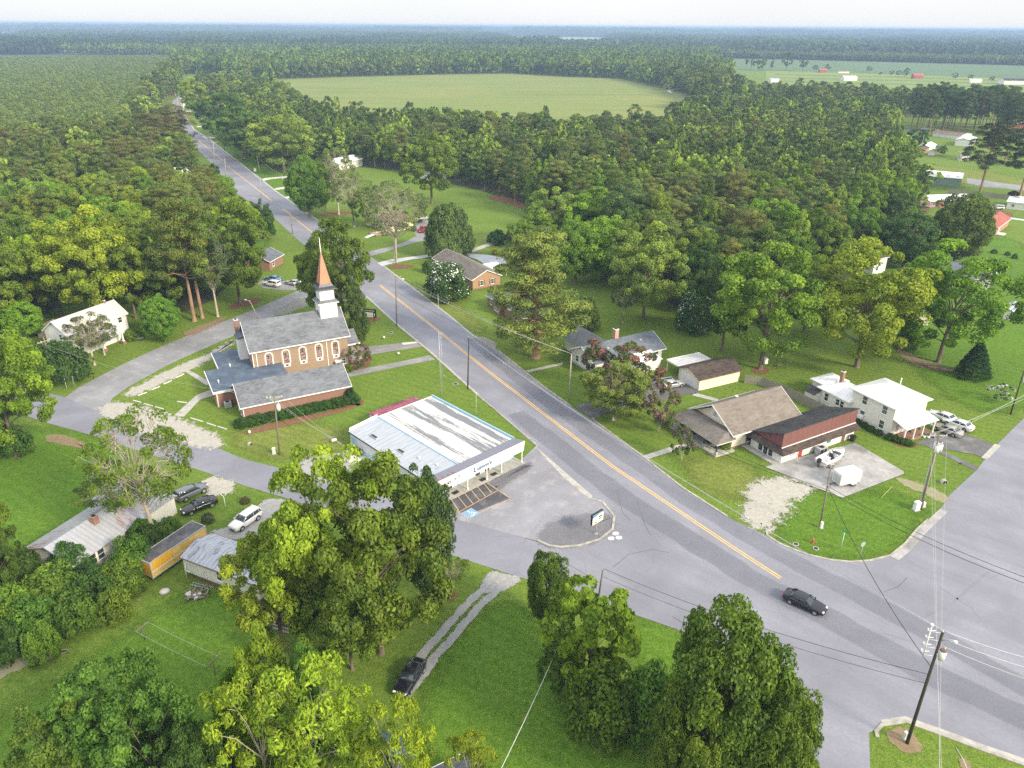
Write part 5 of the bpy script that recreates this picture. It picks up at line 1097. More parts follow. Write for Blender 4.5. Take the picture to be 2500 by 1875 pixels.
# ================================================================ VEHICLES
PAINT={'black':car_paint('black_car_paint',(.012,.013,.018),.2),'navy':car_paint('dark_blue_black_paint',(.008,.011,.016),.2),'white':car_paint('white_car_paint',(.75,.76,.77)),
 'silver':car_paint('silver_car_paint',(.5,.51,.52),.3),'grey':car_paint('grey_car_paint',(.16,.18,.2),.3),'champagne':car_paint('champagne_car_paint',(.42,.41,.38),.3),'red':car_paint('red_car_paint',(.45,.01,.02)),'blue':car_paint('blue_car_paint',(.08,.2,.42),.2)}
M['tail']=P('tail_lamp_red',(.4,.01,.01),.2,.1); M['head']=P('head_lamp_glass',(.75,.75,.72),.1,.1,spec=.8); M['amber']=P('amber_lamp',(.8,.35,.05),.3,.1)
def loft(mb,secs,m=0,capm=None,smooth=True):
    n=len(secs[0]); b=len(mb.v)
    for s in secs: mb.v+= [tuple(p) for p in s]
    for i in range(len(secs)-1):
        for k in range(n-1):
            mb.f.append((b+i*n+k,b+i*n+k+1,b+(i+1)*n+k+1,b+(i+1)*n+k)); mb.m.append(m); mb.sm.append(smooth)
        mb.f.append((b+i*n+n-1,b+i*n,b+(i+1)*n,b+(i+1)*n+n-1)); mb.m.append(m); mb.sm.append(smooth)
    mb.f.append(tuple(b+k for k in range(n))); mb.m.append(m); mb.sm.append(False)
    e=b+(len(secs)-1)*n; mb.f.append(tuple(e+k for k in range(n))[::-1]); mb.m.append(m); mb.sm.append(False)
def sect(x,w,zb,zs,crown=.04):
    return [(x,w*.88,zb),(x,w,zb+.14),(x,w,zs-.14),(x,w*.94,zs-.02),(x,w*.6,zs+crown*.6),(x,0,zs+crown),(x,-w*.6,zs+crown*.6),(x,-w*.94,zs-.02),(x,-w,zs-.14),(x,-w,zb+.14),(x,-w*.88,zb)]
KIND={ # L, half width, body stations (x frac, width frac, zbot, zshoulder), glass: x0 rear base, x1 rear top, x2 front top, x3 front base, roof z
 'sedan':dict(L=4.95,w=.93,st=[(-.5,.72,.42,.86),(-.485,.86,.3,.95),(-.42,.97,.22,1.02),(-.25,1,.2,.98),(0,1,.2,.94),(.18,1,.2,.92),(.3,.98,.2,.86),(.42,.93,.22,.76),(.48,.82,.28,.66),(.5,.68,.38,.58)],g=(-.40,-.24,.04,.2),zr=1.42,belt=.9,wh=.33),
 'suv':dict(L=4.75,w=.96,st=[(-.5,.82,.5,.95),(-.49,.93,.38,1.1),(-.4,1,.3,1.12),(0,1,.28,1.08),(.2,1,.28,1.06),(.32,.98,.28,1.02),(.43,.93,.3,.95),(.485,.84,.38,.85),(.5,.72,.46,.76)],g=(-.485,-.43,.06,.23),zr=1.68,belt=1.04,wh=.37),
 'pickup':dict(L=5.5,w=.98,st=[(-.5,.93,.5,1.05),(-.49,.98,.42,1.1),(-.1,1,.4,1.1),(.1,1,.4,1.1),(.28,1,.4,1.08),(.43,.95,.42,1.02),(.49,.88,.48,.95),(.5,.8,.55,.85)],g=(-.14,-.10,.1,.2),zr=1.8,belt=1.08,wh=.4)}
_wheel={}
def car(name,label,cat,rear,front,kind,paint,group=None,z0=.05,simple=False,flip=False):
    K=KIND[kind]; L=K['L']; w_=K['w']
    a,b=at(*rear),at(*front); cx,cy=(a[0]+b[0])/2,(a[1]+b[1])/2; yaw=math.atan2(b[1]-a[1],b[0]-a[0])
    e=empty(name,cx,cy,z0,yaw,label,cat,group); pt=PAINT[paint]
    mb=MB(); loft(mb,[sect(x*L,w_*f,zb,zs) for x,f,zb,zs in K['st']]); body=mb.build('body',pt,e)
    g0,g1,g2,g3=[q*L for q in K['g']]; zr=K['zr']; bz=K['belt']
    def gs(x,wb,wt,zt): return [(x,wb*w_,bz-.1),(x,(wb*.35+wt*.65)*w_*.99,bz+(zt-bz)*.6),(x,wt*w_,zt-.03),(x,0,zt),(x,-wt*w_,zt-.03),(x,-(wb*.35+wt*.65)*w_*.99,bz+(zt-bz)*.6),(x,-wb*w_,bz-.1)]
    mb=MB(); secs=[gs(g0-.02,.8,.7,bz-.02),gs((g0+g1)/2,.93,.72,(bz+zr)/2+.02),gs(g1,.95,.74,zr-.05),gs((g1+g2)/2,.95,.76,zr-.005),gs(g2,.95,.74,zr-.05),gs((g2+g3)/2,.93,.74,(bz+zr)/2-.02),gs(g3+.02,.86,.72,bz-.04)]
    loft(mb,secs); gl=mb.build('cabin_glass',M['glassblue'],e)
    mb=MB(); r=[]
    for x,wt,z in ((g1-.12,.70,zr-.06),(g1,.755,zr-.03),((g1+g2)/2,.775,zr+.012),(g2,.755,zr-.03),(g2+.1,.70,zr-.07)):
        r.append([(x,wt*w_,z-.05),(x,wt*w_*.8,z+.0),(x,0,z+.022),(x,-wt*w_*.8,z),(x,-wt*w_,z-.05)])
    loft(mb,[s+[ (s[-1][0],s[-1][1]*.9,s[-1][2]-.02),(s[0][0],s[0][1]*.9,s[0][2]-.02)] for s in r]); mb.build('roof',pt,e)
    # pillars
    mb=MB()
    for s in (-1,1):
        for (xa,xb,t) in ((g0+.03,g1-.02,.07),(g3-.02,g2+.03,.045)):
            mb.tube([(xa,s*.87*w_,bz-.02),((xa+xb)/2,s*.865*w_,(bz+zr)/2),(xb,s*.76*w_,zr-.07)],t,5)
        for xm in ((g1+g2)/2+.05,)+((g1+.25,) if kind=='suv' else ()): mb.tube([(xm,s*.955*w_,bz-.02),(xm,s*.86*w_,(bz+zr)/2+.02),(xm,s*.77*w_,zr-.05)],.035,4)
    mb.each('pillar',pt,e)
    if kind=='pickup':
        mb=MB(); mb.box(-.47*L,-.82*w_,1.0,-.16*L,.82*w_,1.155); mb.build('cargo_bed',M['dark'],e)
    wb=.295*L
    for x in (-wb,wb*1.02):
        for s in (-1,1):
            y=s*(w_-.10); q=MB(); q.tube([(x,y-.11,K['wh']-z0*0),(x,y+.11+.0,K['wh'])],K['wh'],16,smooth=False); wo=q.build('wheel',M['tyre'],e)
            q=MB(); q.tube([(x,s*(w_-.005),K['wh']),(x,s*(w_+.02),K['wh'])],K['wh']*.62,10,smooth=False); q.build('rim',M['rim'],wo)
            q=MB()
            for k in range(10):
                t0,t1=math.pi*k/10,math.pi*(k+1)/10; r0,r1=K['wh'],K['wh']*1.2
                q.add([(x+rr*math.cos(t),s*(w_+.006),K['wh']+rr*math.sin(t)) for rr,t in((r0,t0),(r1,t0),(r1,t1),(r0,t1))],[(0,1,2,3)])
            q.build('wheel_arch',M['dark'],e)
    for s in (-1,1):
        zf=K['st'][-3][3]-.1; zt=K['st'][1][3]-.12
        q=MB(); q.box(.455*L,s*.6*w_-.16,zf-.1,.492*L,s*.6*w_+.16,zf+.06); q.build('headlight',M['head'],e)
        q=MB(); q.box(-.5*L-.0,s*.7*w_-.16,zt-.1,-.475*L,s*.7*w_+.16,zt+.08); q.build('tail_light',M['tail'],e)
        q=MB(); q.box(g3-.25,s*(w_+.02)-.1*(s<0),bz,g3-.1,s*(w_+.02)+.1*(s>0),bz+.14); q.build('mirror',pt,e)
    q=MB(); q.box(.488*L,-.45,.42,.503*L,.45,.58); q.build('grille',M['black'],e)
    q=MB(); q.box(-.503*L,-.26,.6,-.497*L,.26,.74); q.build('number_plate',M['trim'],e)
    q=MB(); 
    for s in(-1,1):
        for xm in ((g1+g2)/2+.05,g1-.1): q.box(xm-.008,s*(w_+.001)-.003,.35,xm+.008,s*(w_+.001)+.003,bz-.05)
    q.each('door_line',M['black'],e)
    return e
car('parked_car','black sedan parked nose down on the gravel wheel tracks by the yellow tree','car',(1036,1625),(985,1710),'sedan','black')
c=car('moving_car','dark car driving on the main road by the end of the yellow line','car',(1925,1450),(2017,1490),'sedan','navy')
car('parked_car','grey SUV under the dying tree beside the black sedan','car',(441,1236),(503,1205),'suv','grey')
car('parked_car','black sedan parked next to the grey SUV, left of the white SUV','car',(524,1240),(460,1266),'sedan','black')
car('parked_car','white SUV on the grey gravel drive by the mobile home','car',(628,1272),(582,1304),'suv','white')
car('parked_car','silver sedan on the dark drive in front of the cream garage','car',(1614,944),(1668,934),'sedan','silver')
car('parked_car','white sedan at the white two-storey house, behind the silver sedan','car',(2366,1038),(2312,1018),'sedan','white')
car('parked_car','silver grey sedan nearest the porch of the white two-storey house','car',(2340,1052),(2284,1031),'sedan','champagne')
car('parked_car','second white sedan, mostly hidden at the corner of the porch roof','car',(2322,1018),(2278,1001),'sedan','white')
car('parked_car','white SUV on the short drive left of the church steeple','car',(680,709),(643,704),'suv','white')
car('parked_car','blue car behind the white SUV left of the church steeple','car',(680,696),(648,691),'sedan','blue')
car('parked_car','pale silver sedan on the short drive just left of the copper spire','car',(731,705),(696,700),'sedan','champagne')
car('parked_truck','bright red pickup truck beside the small yellow house','pickup truck',(1018,574),(1037,562),'pickup','red')
car('parked_car','dark car at the end of the curving concrete drive by the big lawn','car',(1230,596),(1216,592),'sedan','navy')
car('parked_car','white SUV on the grass behind the rust-red roofed house','car',(2449,496),(2406,494),'suv','white')
car('distant_car','white van-like car far away on the road bend','car',(431,256),(433,250),'suv','white')
car('distant_car','dark car on the far road, half behind the brown pine','car',(473,341),(466,335),'suv','grey')
car('parked_car','dark blue car beside the small white roofed house near the garden shed','car',z8(392,548),z8(430,540),'sedan','blue')
car('parked_car','blue car under the bright yellow-green tree at the bottom edge','car',(990,1860),(972,1838),'sedan','blue')
# ---- boat on trailer
def boat():
    a=at(*C3(640,740)); b=at(*C3(850,640)); yaw=math.atan2(b[1]-a[1],b[0]-a[0]); e=empty('motor_boat',a[0],a[1],.07,yaw,'white open motor boat with black outboard, standing on the office slab','boat')
    L=5.9; secs=[]; N_=9
    for k in range(N_):
        t=k/(N_-1); x=L*t; w_=1.12*(1-max(0,(t-.45)/.55)**2.4)*(.92+.08*min(1,t*4)); w_=max(w_,.04); keel=.55+.5*max(0,(t-.6)/.4)**2; zt=1.35+.28*t
        secs.append([(x,w_,zt),(x,w_*.97,zt-.25),(x,w_*.8,keel+.25),(x,0,keel),(x,-w_*.8,keel+.25),(x,-w_*.97,zt-.25),(x,-w_,zt)])
    mb=MB()
    for i in range(N_-1):
        A,B=secs[i],secs[i+1]
        for k in range(6): mb.add([A[k],A[k+1],B[k+1],B[k]],[(0,1,2,3)],0,True)
    mb.add(secs[0],[tuple(range(7))]); 
    hull=mb.build('hull',P('boat_gelcoat',(.8,.8,.8),.25,.04),e)
    mb=MB() # gunwale deck and cockpit
    for i in range(N_-1):
        A,B=secs[i],secs[i+1]
        for s in (0,6):
            f=.78; q=[A[s],B[s],(B[s][0],B[s][1]*f,B[s][2]+.02),(A[s][0],A[s][1]*f,A[s][2]+.02)]; mb.add(q,[(0,1,2,3)])
            mb.add([(A[s][0],A[s][1]*f,A[s][2]+.02),(B[s][0],B[s][1]*f,B[s][2]+.02),(B[s][0],B[s][1]*f,.95),(A[s][0],A[s][1]*f,.95)],[(0,1,2,3)])
        if i>=6: mb.add([(A[0][0],A[0][1]*.78,A[0][2]),(A[6][0],A[6][1]*.78,A[6][2]),(B[6][0],B[6][1]*.78,B[6][2]),(B[0][0],B[0][1]*.78,B[0][2])],[(0,1,2,3)])
        else: mb.add([(A[0][0],A[0][1]*.78,.95),(A[6][0],A[6][1]*.78,.95),(B[6][0],B[6][1]*.78,.95),(B[0][0],B[0][1]*.78,.95)],[(0,1,2,3)])
    mb.build('deck',M['trim'],e)
    for x,y,l,w_,c in ((2.2,-.45,.5,.4,'navy'),(2.9,.35,.5,.4,'navy'),(1.2,0,.5,.8,'trim'),(3.3,-.35,.35,.4,'blue')):
        mb=MB(); mb.box(x,y-w_/2,.96,x+l,y+w_/2,1.3); mb.box(x,y-w_/2,1.3,x+.1,y+w_/2,1.65); mb.build('seat',M['dark'] if c=='navy' else M['trim'],e)
    mb=MB(); mb.add([(3.7,-.7,1.5),(3.7,.7,1.5),(3.4,.6,1.95),(3.4,-.6,1.95)],[(0,1,2,3)]); mb.build('windscreen',M['glass'],e,fix=False)
    mb=MB(); mb.box(3.45,-.5,.96,3.75,.5,1.5); mb.build('console',M['trim'],e)
    mb=MB(); mb.prism([(-.75,1.2),(-.1,1.25),(-.1,1.75),(-.35,1.95),(-.7,1.85)],'y',-.22,.22); ob=mb.build('outboard_motor',M['black'],e)
    mb=MB(); mb.box(-.5,-.08,.35,-.25,.08,1.2); mb.build('shaft',M['dark'],ob)
    pts=[(.2+L*.97*t,s*1.0*(1-max(0,(t-.45)/.55)**2.4),1.75+.15*t) for s in (1,) for t in (.5,.6,.7,.8,.9,.97)]
    mb=MB(); mb.tube(pts,.025,5); mb.tube([(x,-y,z) for x,y,z in pts],.025,5); mb.build('rail',M['steel'],e)
    t=empty('boat_trailer',a[0],a[1],.07,yaw,'galvanised trailer carrying the white motor boat','trailer')
    mb=MB(); mb.box(.2,-.7,.42,5.6,-.6,.52); mb.box(.2,.6,.42,5.6,.7,.52); mb.box(5.5,-.06,.42,7.4,.06,.52)
    for x in (.4,2.2,4.2,5.5): mb.box(x,-.7,.44,x+.1,.7,.54)
    mb.build('frame',M['steel'],t)
    for s in (-1,1):
        mb=MB(); mb.tube([(1.6,s*1.05-.12,.32),(1.6,s*1.05+.12,.32)],.33,14,smooth=False); wo=mb.build('wheel',M['tyre'],t); mb=MB(); mb.tube([(1.6,s*1.18-.01,.32),(1.6,s*1.18+.01,.32)],.17,10,smooth=False); mb.build('rim',M['rim'],wo)
        mb=MB(); mb.box(1.15,s*1.05-.16,.7,2.05,s*1.05+.16,.74); mb.build('mudguard',M['steel'],t)
boat()
def cargo():
    a=at(*C3(800,895)); b=at(*C3(985,850)); yaw=math.atan2(b[1]-a[1],b[0]-a[0]); e=empty('cargo_trailer',a[0],a[1],.07,yaw,'small white enclosed cargo trailer at the corner of the office slab','trailer')
    L,W,H_=3.7,1.9,2.25
    mb=MB(); mb.prism([(0,.1),(0,W-.1),(.35,W),(L,W),(L,0),(.35,0)],'z',.5,H_); b_=mb.build('body',M['white'],e)
    mb=MB(); mb.prism([(-.03,.07),(-.03,W-.07),(.33,W+.03),(L+.03,W+.03),(L+.03,-.03),(.33,-.03)],'z',H_+.002,H_+.06); rr=mb.build('roof',P('trailer_roof_white',(.62,.68,.72),.5,.1),b_)
    mb=MB(); mb.box(1.6,.8,H_+.06,2.,1.15,H_+.16); mb.build('roof_hatch',M['trim'],rr)
    for s in (-.18,W+.02):
        mb=MB(); mb.tube([(2.4,s-.06,.33),(2.4,s+.2,.33)] if s<0 else [(2.4,s-.1,.33),(2.4,s+.16,.33)],.33,14,smooth=False); wo=mb.build('wheel',M['tyre'],e)
        q=MB(); yy=s-.07 if s<0 else s+.17; q.tube([(2.4,yy-.01,.33),(2.4,yy+.01,.33)],.16,10,smooth=False); q.build('rim',M['rim'],wo)
        q=MB(); q.prism([(2.4+.46*math.cos(math.pi*k/8),.38+.42*math.sin(math.pi*k/8)) for k in range(9)],'y',min(s-.08,s+.2),-.003 if s<0 else s+.22); q.build('mudguard',M['trim'],e) if s<0 else None
    mb=MB(); 
    for k,z in enumerate((1.85,1.7,1.55,1.4,1.25,1.1,.95)): mb.box(.45,-.012,z,.45+(.5,.62,.4,.6,.55,.3,.62)[k],-.003,z+.05)
    mb.build('printed_lines',M['grey'],b_)
    mb=MB(); mb.box(2.0,-.012,1.2,2.9,-.003,1.6); mb.build('printed_panel',P('pale_print',(.62,.63,.62),.6,.1,8.),b_)
    mb=MB(); mb.box(-1.3,W/2-.06,.45,.1,W/2+.06,.55); mb.tube([(-.9,W/2,.0),(-.9,W/2,.7)],.04,6); mb.build('drawbar',M['dark'],e)
    mb=MB(); mb.box(-.02,.25,.65,-.005,W-.25,1.9) ; mb.build('front_panel',M['steel'],b_)
cargo()
# ================================================================ POLES, WIRES, SIGNS
TOPS={}
def hgt(base,topy):
    x,y=at(*base); lo,hi=0,40
    for _ in range(40):
        m=(lo+hi)/2
        if proj(x,y,m)[1]>topy: lo=m
        else: hi=m
    return lo
def pole(key,base,top,label,mat='wood',r=.15,arm=None,trans=0,lamp=None,name='utility_pole',cat='pole',armyaw=0.,conduit=False,lean=True):
    x,y=at(*base); h=hgt(base,top[1])
    # lean so the tip comes out where the survey has it
    tx,ty=at(top[0],top[1],h); lx,ly=(tx-x,ty-y) if lean else (0,0); m=math.hypot(lx,ly)
    if m>1.4: lx,ly=lx*1.4/m,ly*1.4/m
    e=empty(name,x,y,0,0,label,cat)
    mb=MB(); mb.tube([(0,0,-.2),(lx*.5,ly*.5,h*.5),(lx,ly,h)],[r,r*.85,r*.68],8); mb.build('pole',M[mat],e)
    p=lambda f:(lx*f,ly*f,h*f)
    c,s=math.cos(armyaw),math.sin(armyaw); wires=[]
    if arm:
        for k,f in enumerate(arm):
            q=p(f); mb=MB(); mb.obox((q[0],q[1]),(c,s),(-s,c),-1.2,1.2,q[2]-.06,q[2]+.06,.1,.22)
            mb.tube([(q[0]-.7*c,q[1]-.7*s,q[2]-.05),(q[0],q[1],q[2]-.7)],.03,4); mb.tube([(q[0]+.7*c,q[1]+.7*s,q[2]-.05),(q[0],q[1],q[2]-.7)],.03,4)
            ar=mb.build('crossarm',M['grey'] if conduit else M['paleswood'],e)
            mb=MB()
            for d in (-1.1,-.55,1.1): mb.tube([(q[0]+d*c-s*.16,q[1]+d*s+c*.16,q[2]+.06),(q[0]+d*c-s*.16,q[1]+d*s+c*.16,q[2]+.26)],[.07,.04],6)
            mb.each('insulator',M['trim'],ar)
            wires=[(x+q[0]+d*c-s*.16,y+q[1]+d*s+c*.16,q[2]+.26) for d in (-1.1,-.55,1.1)]
    else:
        q=p(1.); mb=MB(); mb.tube([(q[0],q[1],h),(q[0],q[1],h+.2)],[.06,.04],6); mb.build('insulator',M['trim'],e); wires=[(x+q[0],y+q[1],h+.2)]
    for k in range(trans):
        t=armyaw+(k-(trans-1)/2)*1.5-.3; q=p(.82 if trans<2 else .84); mb=MB(); cx,cy=q[0]+.5*math.cos(t),q[1]+.5*math.sin(t)
        mb.tube([(cx,cy,q[2]-.5),(cx,cy,q[2]+.5)],.3,12,0); mb.tube([(cx,cy,q[2]+.5),(cx,cy,q[2]+.6)],[.3,.2],12,1); mb.tube([(cx+.1,cy,q[2]+.6),(cx+.1,cy,q[2]+.85)],.05,6,0)
        mb.build('transformer',[M['trim'],M['brownframe'] if trans==1 and key=='BR' else M['grey']],e)
    if lamp:
        f,dx,dy=lamp; q=p(f); mb=MB(); mb.tube([q,(q[0]+dx*.7,q[1]+dy*.7,q[2]+.45),(q[0]+dx,q[1]+dy,q[2]+.4)],.04,6); la=mb.build('lamp_arm',M['steel'],e)
        mb=MB(); mb.tube([(q[0]+dx*.9,q[1]+dy*.9,q[2]+.42),(q[0]+dx*1.2,q[1]+dy*1.2,q[2]+.34)],[.1,.18],8); mb.build('lamp_head',M['trim'],la)
    if conduit:
        for d,hh in ((.2,.75),(-.2,.62)):
            mb=MB(); mb.tube([(d,.12,0),(lx*hh+d,ly*hh+.12,h*hh)],.06,6); mb.build('conduit',M['grey'],e)
    if key=='BR':
        q=p(.97); mb=MB(); mb.tube([(q[0]-1.,q[1]+.1,q[2]-2.6),(q[0]-1.05,q[1]+.1,q[2]+1.1)],.05,6); 
        for k in range(4): mb.tube([(q[0]-1.35,q[1]+.1,q[2]-1.9+k*.8),(q[0]-.6,q[1]+.1,q[2]-1.9+k*.8)],.03,5); mb.tube([(q[0]-1.3,q[1]+.1,q[2]-1.9+k*.8),(q[0]-1.3,q[1]+.1,q[2]-1.65+k*.8)],.06,6); mb.tube([(q[0]-1.,q[1]+.1,q[2]-2.3+k*.9),(q[0],q[1],q[2]-2.4+k*.9)],.02,4)
        mb.tube([(q[0]-1.05,q[1]+.1,q[2]+1.1),(q[0]-1.1,q[1]+.1,q[2]+1.25)],[.16,.12],8); mb.build('switch_bracket',M['trim'],e)
    TOPS[key]=(wires,[(x+lx*f,y+ly*f,h*f) for f in (.7,.64,.6,.56)]); return e
pole('BR',(2226,1802),(2310,1529),'tall black utility pole with white transformer on the bottom right grass corner','darkwood',.17,None,1,(.93,.9,-.5))
pole('R',(2252,1229),(2295,1047),'utility pole with three white transformers beside the right side road','wood',.17,[.98],3,armyaw=.0,conduit=True)
pole('C',(2006,1277),(2031,1131),'plain weathered pole on the corner lawn in front of the cargo trailer','wood',.14,conduit=False)
pole('FR',(2468,995),(2500,888),'dark leaning pole on the lawn at the far right edge','darkwood',.14,None,1)
pole('CH',(967,802),(962,677),'pole with crossarm beside the main road opposite the white blossoming tree','wood',.14,[.98],0,(.9,1.5,.3),armyaw=R(-10))
pole('M',(1142,952),(1143,825),'dark pole at the road edge behind the lattice mast','darkwood',.13)
pole('W',(1390,978),(1394,864),'pale pole by the road in front of the pink blossoming tree','paleswood',.14)
pole('S',(685,1118),(670,976),'pole with crossarm and transformer on the lawn between church wing and store','wood',.15,[.98],1,armyaw=R(15))
pole('L',(139,950),(104,838),'leaning grey pole behind the left street corner by the stop sign','wood',.14,[.9],0,armyaw=R(60))
pole('ST',(629,787),(606,744),'street lamp pole behind the church nave on the grass verge','paleswood',.11,None,0,(.95,-1.1,.4),name='street_lamp',cat='street lamp')
pole('SH',(1469,1452),(1478,1388),'short weathered pole behind the bright leafy tree at the bottom','wood',.13)
pole('TH',(1163,1017),(1163,962),'thin grey pole on the strip of lawn between store and road','grey',.06)
pole('LR',(2234,652),(2241,606),'yard lamp pole in front of the dark round-topped trees on the right','paleswood',.12,None,0,(.96,-.9,0.),name='street_lamp',cat='street lamp')
far=[('a',(517,419),(513,356),'far roadside pole with crossarm, left of the road, nearest the brown pine',[.97]),('b',(545,440),(541,397),'far curved lamp pole left of the road beyond the round tree',None),('c',(540,378),(536.7,339),'dark far pole right of the road at the shadowed wood edge',None),('d',(585.5,406),(582,361.7),'far pole on the right verge, next to the dark bush',None),('e',(628,432),(620,391),'far pole right of the road by the white box',None),('f',(633,493),(629,449.6),'pole at the road edge below the far drives',None),('g',(690,484),(682,436),'pole on the grass between the two pale far drives',None),('h',(497.6,314),(496.6,283.5),'farthest pole on the right verge beside the white arch',None),('i',(709.5,579),(703,530),'pole left of the road above the copper spire',None),('j',(963,649),(958,576),'pole at the mouth of the curved ranch drive',None),('k',(382,250),(379,219),'pole at the left of the far road bend',None),('l',(400,236),(398,215),'second pole at the left of the far road bend',None),('m',(2238,364),(2248,315),'pale pole left of the white-roofed small house',None),('n',(2329,407),(2339,353),'pale pole shaped like a cross beside the white workshop',[.95]),('o',(852,533),(851,528),'',None)]
for k,b,t,lb,arm in far[:-1]: pole(k,b,t,lb,'wood' if k in 'cdij' else 'paleswood',.14,arm)
def wire(a,b,sag,label,r=.02,mat='black',n=10,name='power_line',group=None):
    mb=MB(); o=a; pts=[]
    for i in range(n+1):
        t=i/n; pts.append((b[0]*t+a[0]*(1-t)-o[0],b[1]*t+a[1]*(1-t)-o[1],b[2]*t+a[2]*(1-t)-o[2]-4*sag*t*(1-t)))
    mb.tube(pts,r,4); w_=mb.build(name,M[mat],loc=o); return tag(w_,label,'wire',group or 'overhead wires')
M['wirepale']=P('pale_aluminium_wire',(.5,.52,.5),.4,.1); M['cable']=P('black_cable',(.02,.02,.02),.6,.1)
t=TOPS
def pt(px,py,z): x,y=at(px,py,z); return (x,y,z)
wire(t['C'][1][0],pt(2560,1410,8),.8,'thick black cable from the corner-lawn pole across the side road',.035,'cable'); wire(t['C'][1][1],pt(2560,1425,7.7),.9,'second thick black cable just below the first across the side road',.035,'cable')
wire(t['C'][1][0],t['BR'][1][0],1.2,'black cable from the corner-lawn pole down over the road to the black pole',.04,'cable')
wire(t['C'][1][1],t['W'][1][0],1.6,'black cable along the bungalow side of the road',.035,'cable'); wire(t['C'][1][2],t['W'][1][1],1.9,'lower black cable along the bungalow side of the road',.035,'cable'); wire(t['C'][0][0],t['W'][0][0],1.2,'top wire along the bungalow side of the road',.02)
wire(t['W'][1][0],t['CH'][1][0],1.2,'black cable along the road between pale pole and crossarm pole',.03,'cable')
for i in range(3): wire(t['CH'][0][i],t['W'][0][0],1.,'pale wire %s from the crossarm pole along the road'%('nearest the road','in the middle','farthest out')[i],.02,'wirepale')
wire(t['SH'][0][0],t['BR'][1][1],1.,'black cable from the short pole over the junction to the black pole',.03,'cable'); wire((t['SH'][0][0][0],t['SH'][0][0][1],t['SH'][0][0][2]-1.2),t['BR'][1][3],1.,'lower black cable from the short pole over the junction',.025,'cable')
for i,(q) in enumerate(((2560,1600),(2560,1625),(2560,1655))): wire(t['BR'][0][0] if i==0 else (t['BR'][1][0][0],t['BR'][1][0][1],t['BR'][0][0][2]-.8*i),pt(q[0],q[1],11),.2,'pale wire %s leaving the black pole to the right'%('on top','in the middle','lowest')[i],.025,'wirepale')
for i in range(3): wire(t['BR'][0][0],(t['M'][0][0][0]+i*.5,t['M'][0][0][1],t['M'][0][0][2]-.5*i),1.5,'pale wire %s over the main road to the black pole'%('top','middle','lower')[i],.018,'wirepale')
for i in range(3): wire(t['R'][0][i],pt(2620,900-14*i,9.5),.6,'pale wire %s from the transformer pole to the upper right'%('left','middle','right')[i],.02,'wirepale')
for i in range(3): wire(t['R'][0][i],pt(2318-6*i,1980,12),.5,'thin pale wire %s hanging down past the black pole'%('right','middle','left')[i],.012,'wirepale')
for i in range(3): wire(t['S'][0][i],pt(868,1105+4*i,3.2),.4,'service wire %s from the church-store pole to the store'%('upper','middle','lower')[i],.015,'wirepale')
wire(t['S'][0][0],t['L'][0][0],1.5,'wire from the church-store pole to the leaning left pole',.015,'wirepale'); wire(t['S'][1][1],(at(609,1072)[0],at(609,1072)[1],.1),0,'guy wire from the church-store pole to the grass by the hedge',.03,'wirepale',name='guy_wire'); wire(t['S'][1][0],(at(743,1081)[0],at(743,1081)[1],.1),0,'guy wire from the church-store pole to the grass in front of the store',.02,'cable',name='guy_wire')
wire(t['L'][0][0],pt(20,1010,6),.6,'wire from the leaning left pole to the trees',.02,'wirepale')
a=t['SH'][0][0]; wire((at(1405,1590)[0],at(1405,1590)[1],6.),pt(1225,1900,5.),.5,'twisted pale cable over the bottom lawn',.04,'wirepale')
for i,(k1,k2) in enumerate((('a','f'),('d','e'),('e','g'),('c','d'),('f','i'))): wire(t[k1][0][0],t[k2][0][0],.8,'far roadside wire '+('left of the road between crossarm pole and drives','between dark bush and white box poles','past the two pale far drives','along the shadowed wood edge','from the far drives towards the spire')[i],.025,'wirepale')
# lattice mast
x,y=at(1079,970); h=hgt((1079,970),812); e=empty('lattice_mast',x,y,0,0,'thin grey lattice radio mast behind the store','mast')
mb=MB(); lg=[(.28*math.cos(a),.28*math.sin(a)) for a in (0,2.09,4.19)]
for a,b in lg: mb.tube([(a,b,0),(a*.8,b*.8,h)],.03,4)
k=0; z=0
while z<h-.5:
    for i in range(3):
        a,b=lg[i],lg[(i+1)%3]; mb.tube([(*a,z),(*b,z+.5)],.014,3,cap=False); 
    z+=.5
mb.build('lattice',M['steel'],e)
mb=MB(); mb.tube([(0,0,h),(0,0,h+7)],.025,5); mb.tube([(-.6,0,h-1.),(.6,0,h-1.2)],.03,4); mb.tube([(.6,0,h-1.2),(.6,0,h-.2)],.02,4); mb.tube([(0,0,h*.35),(.9,-.3,h*.33)],.03,4); mb.build('antenna',M['steel'],e)
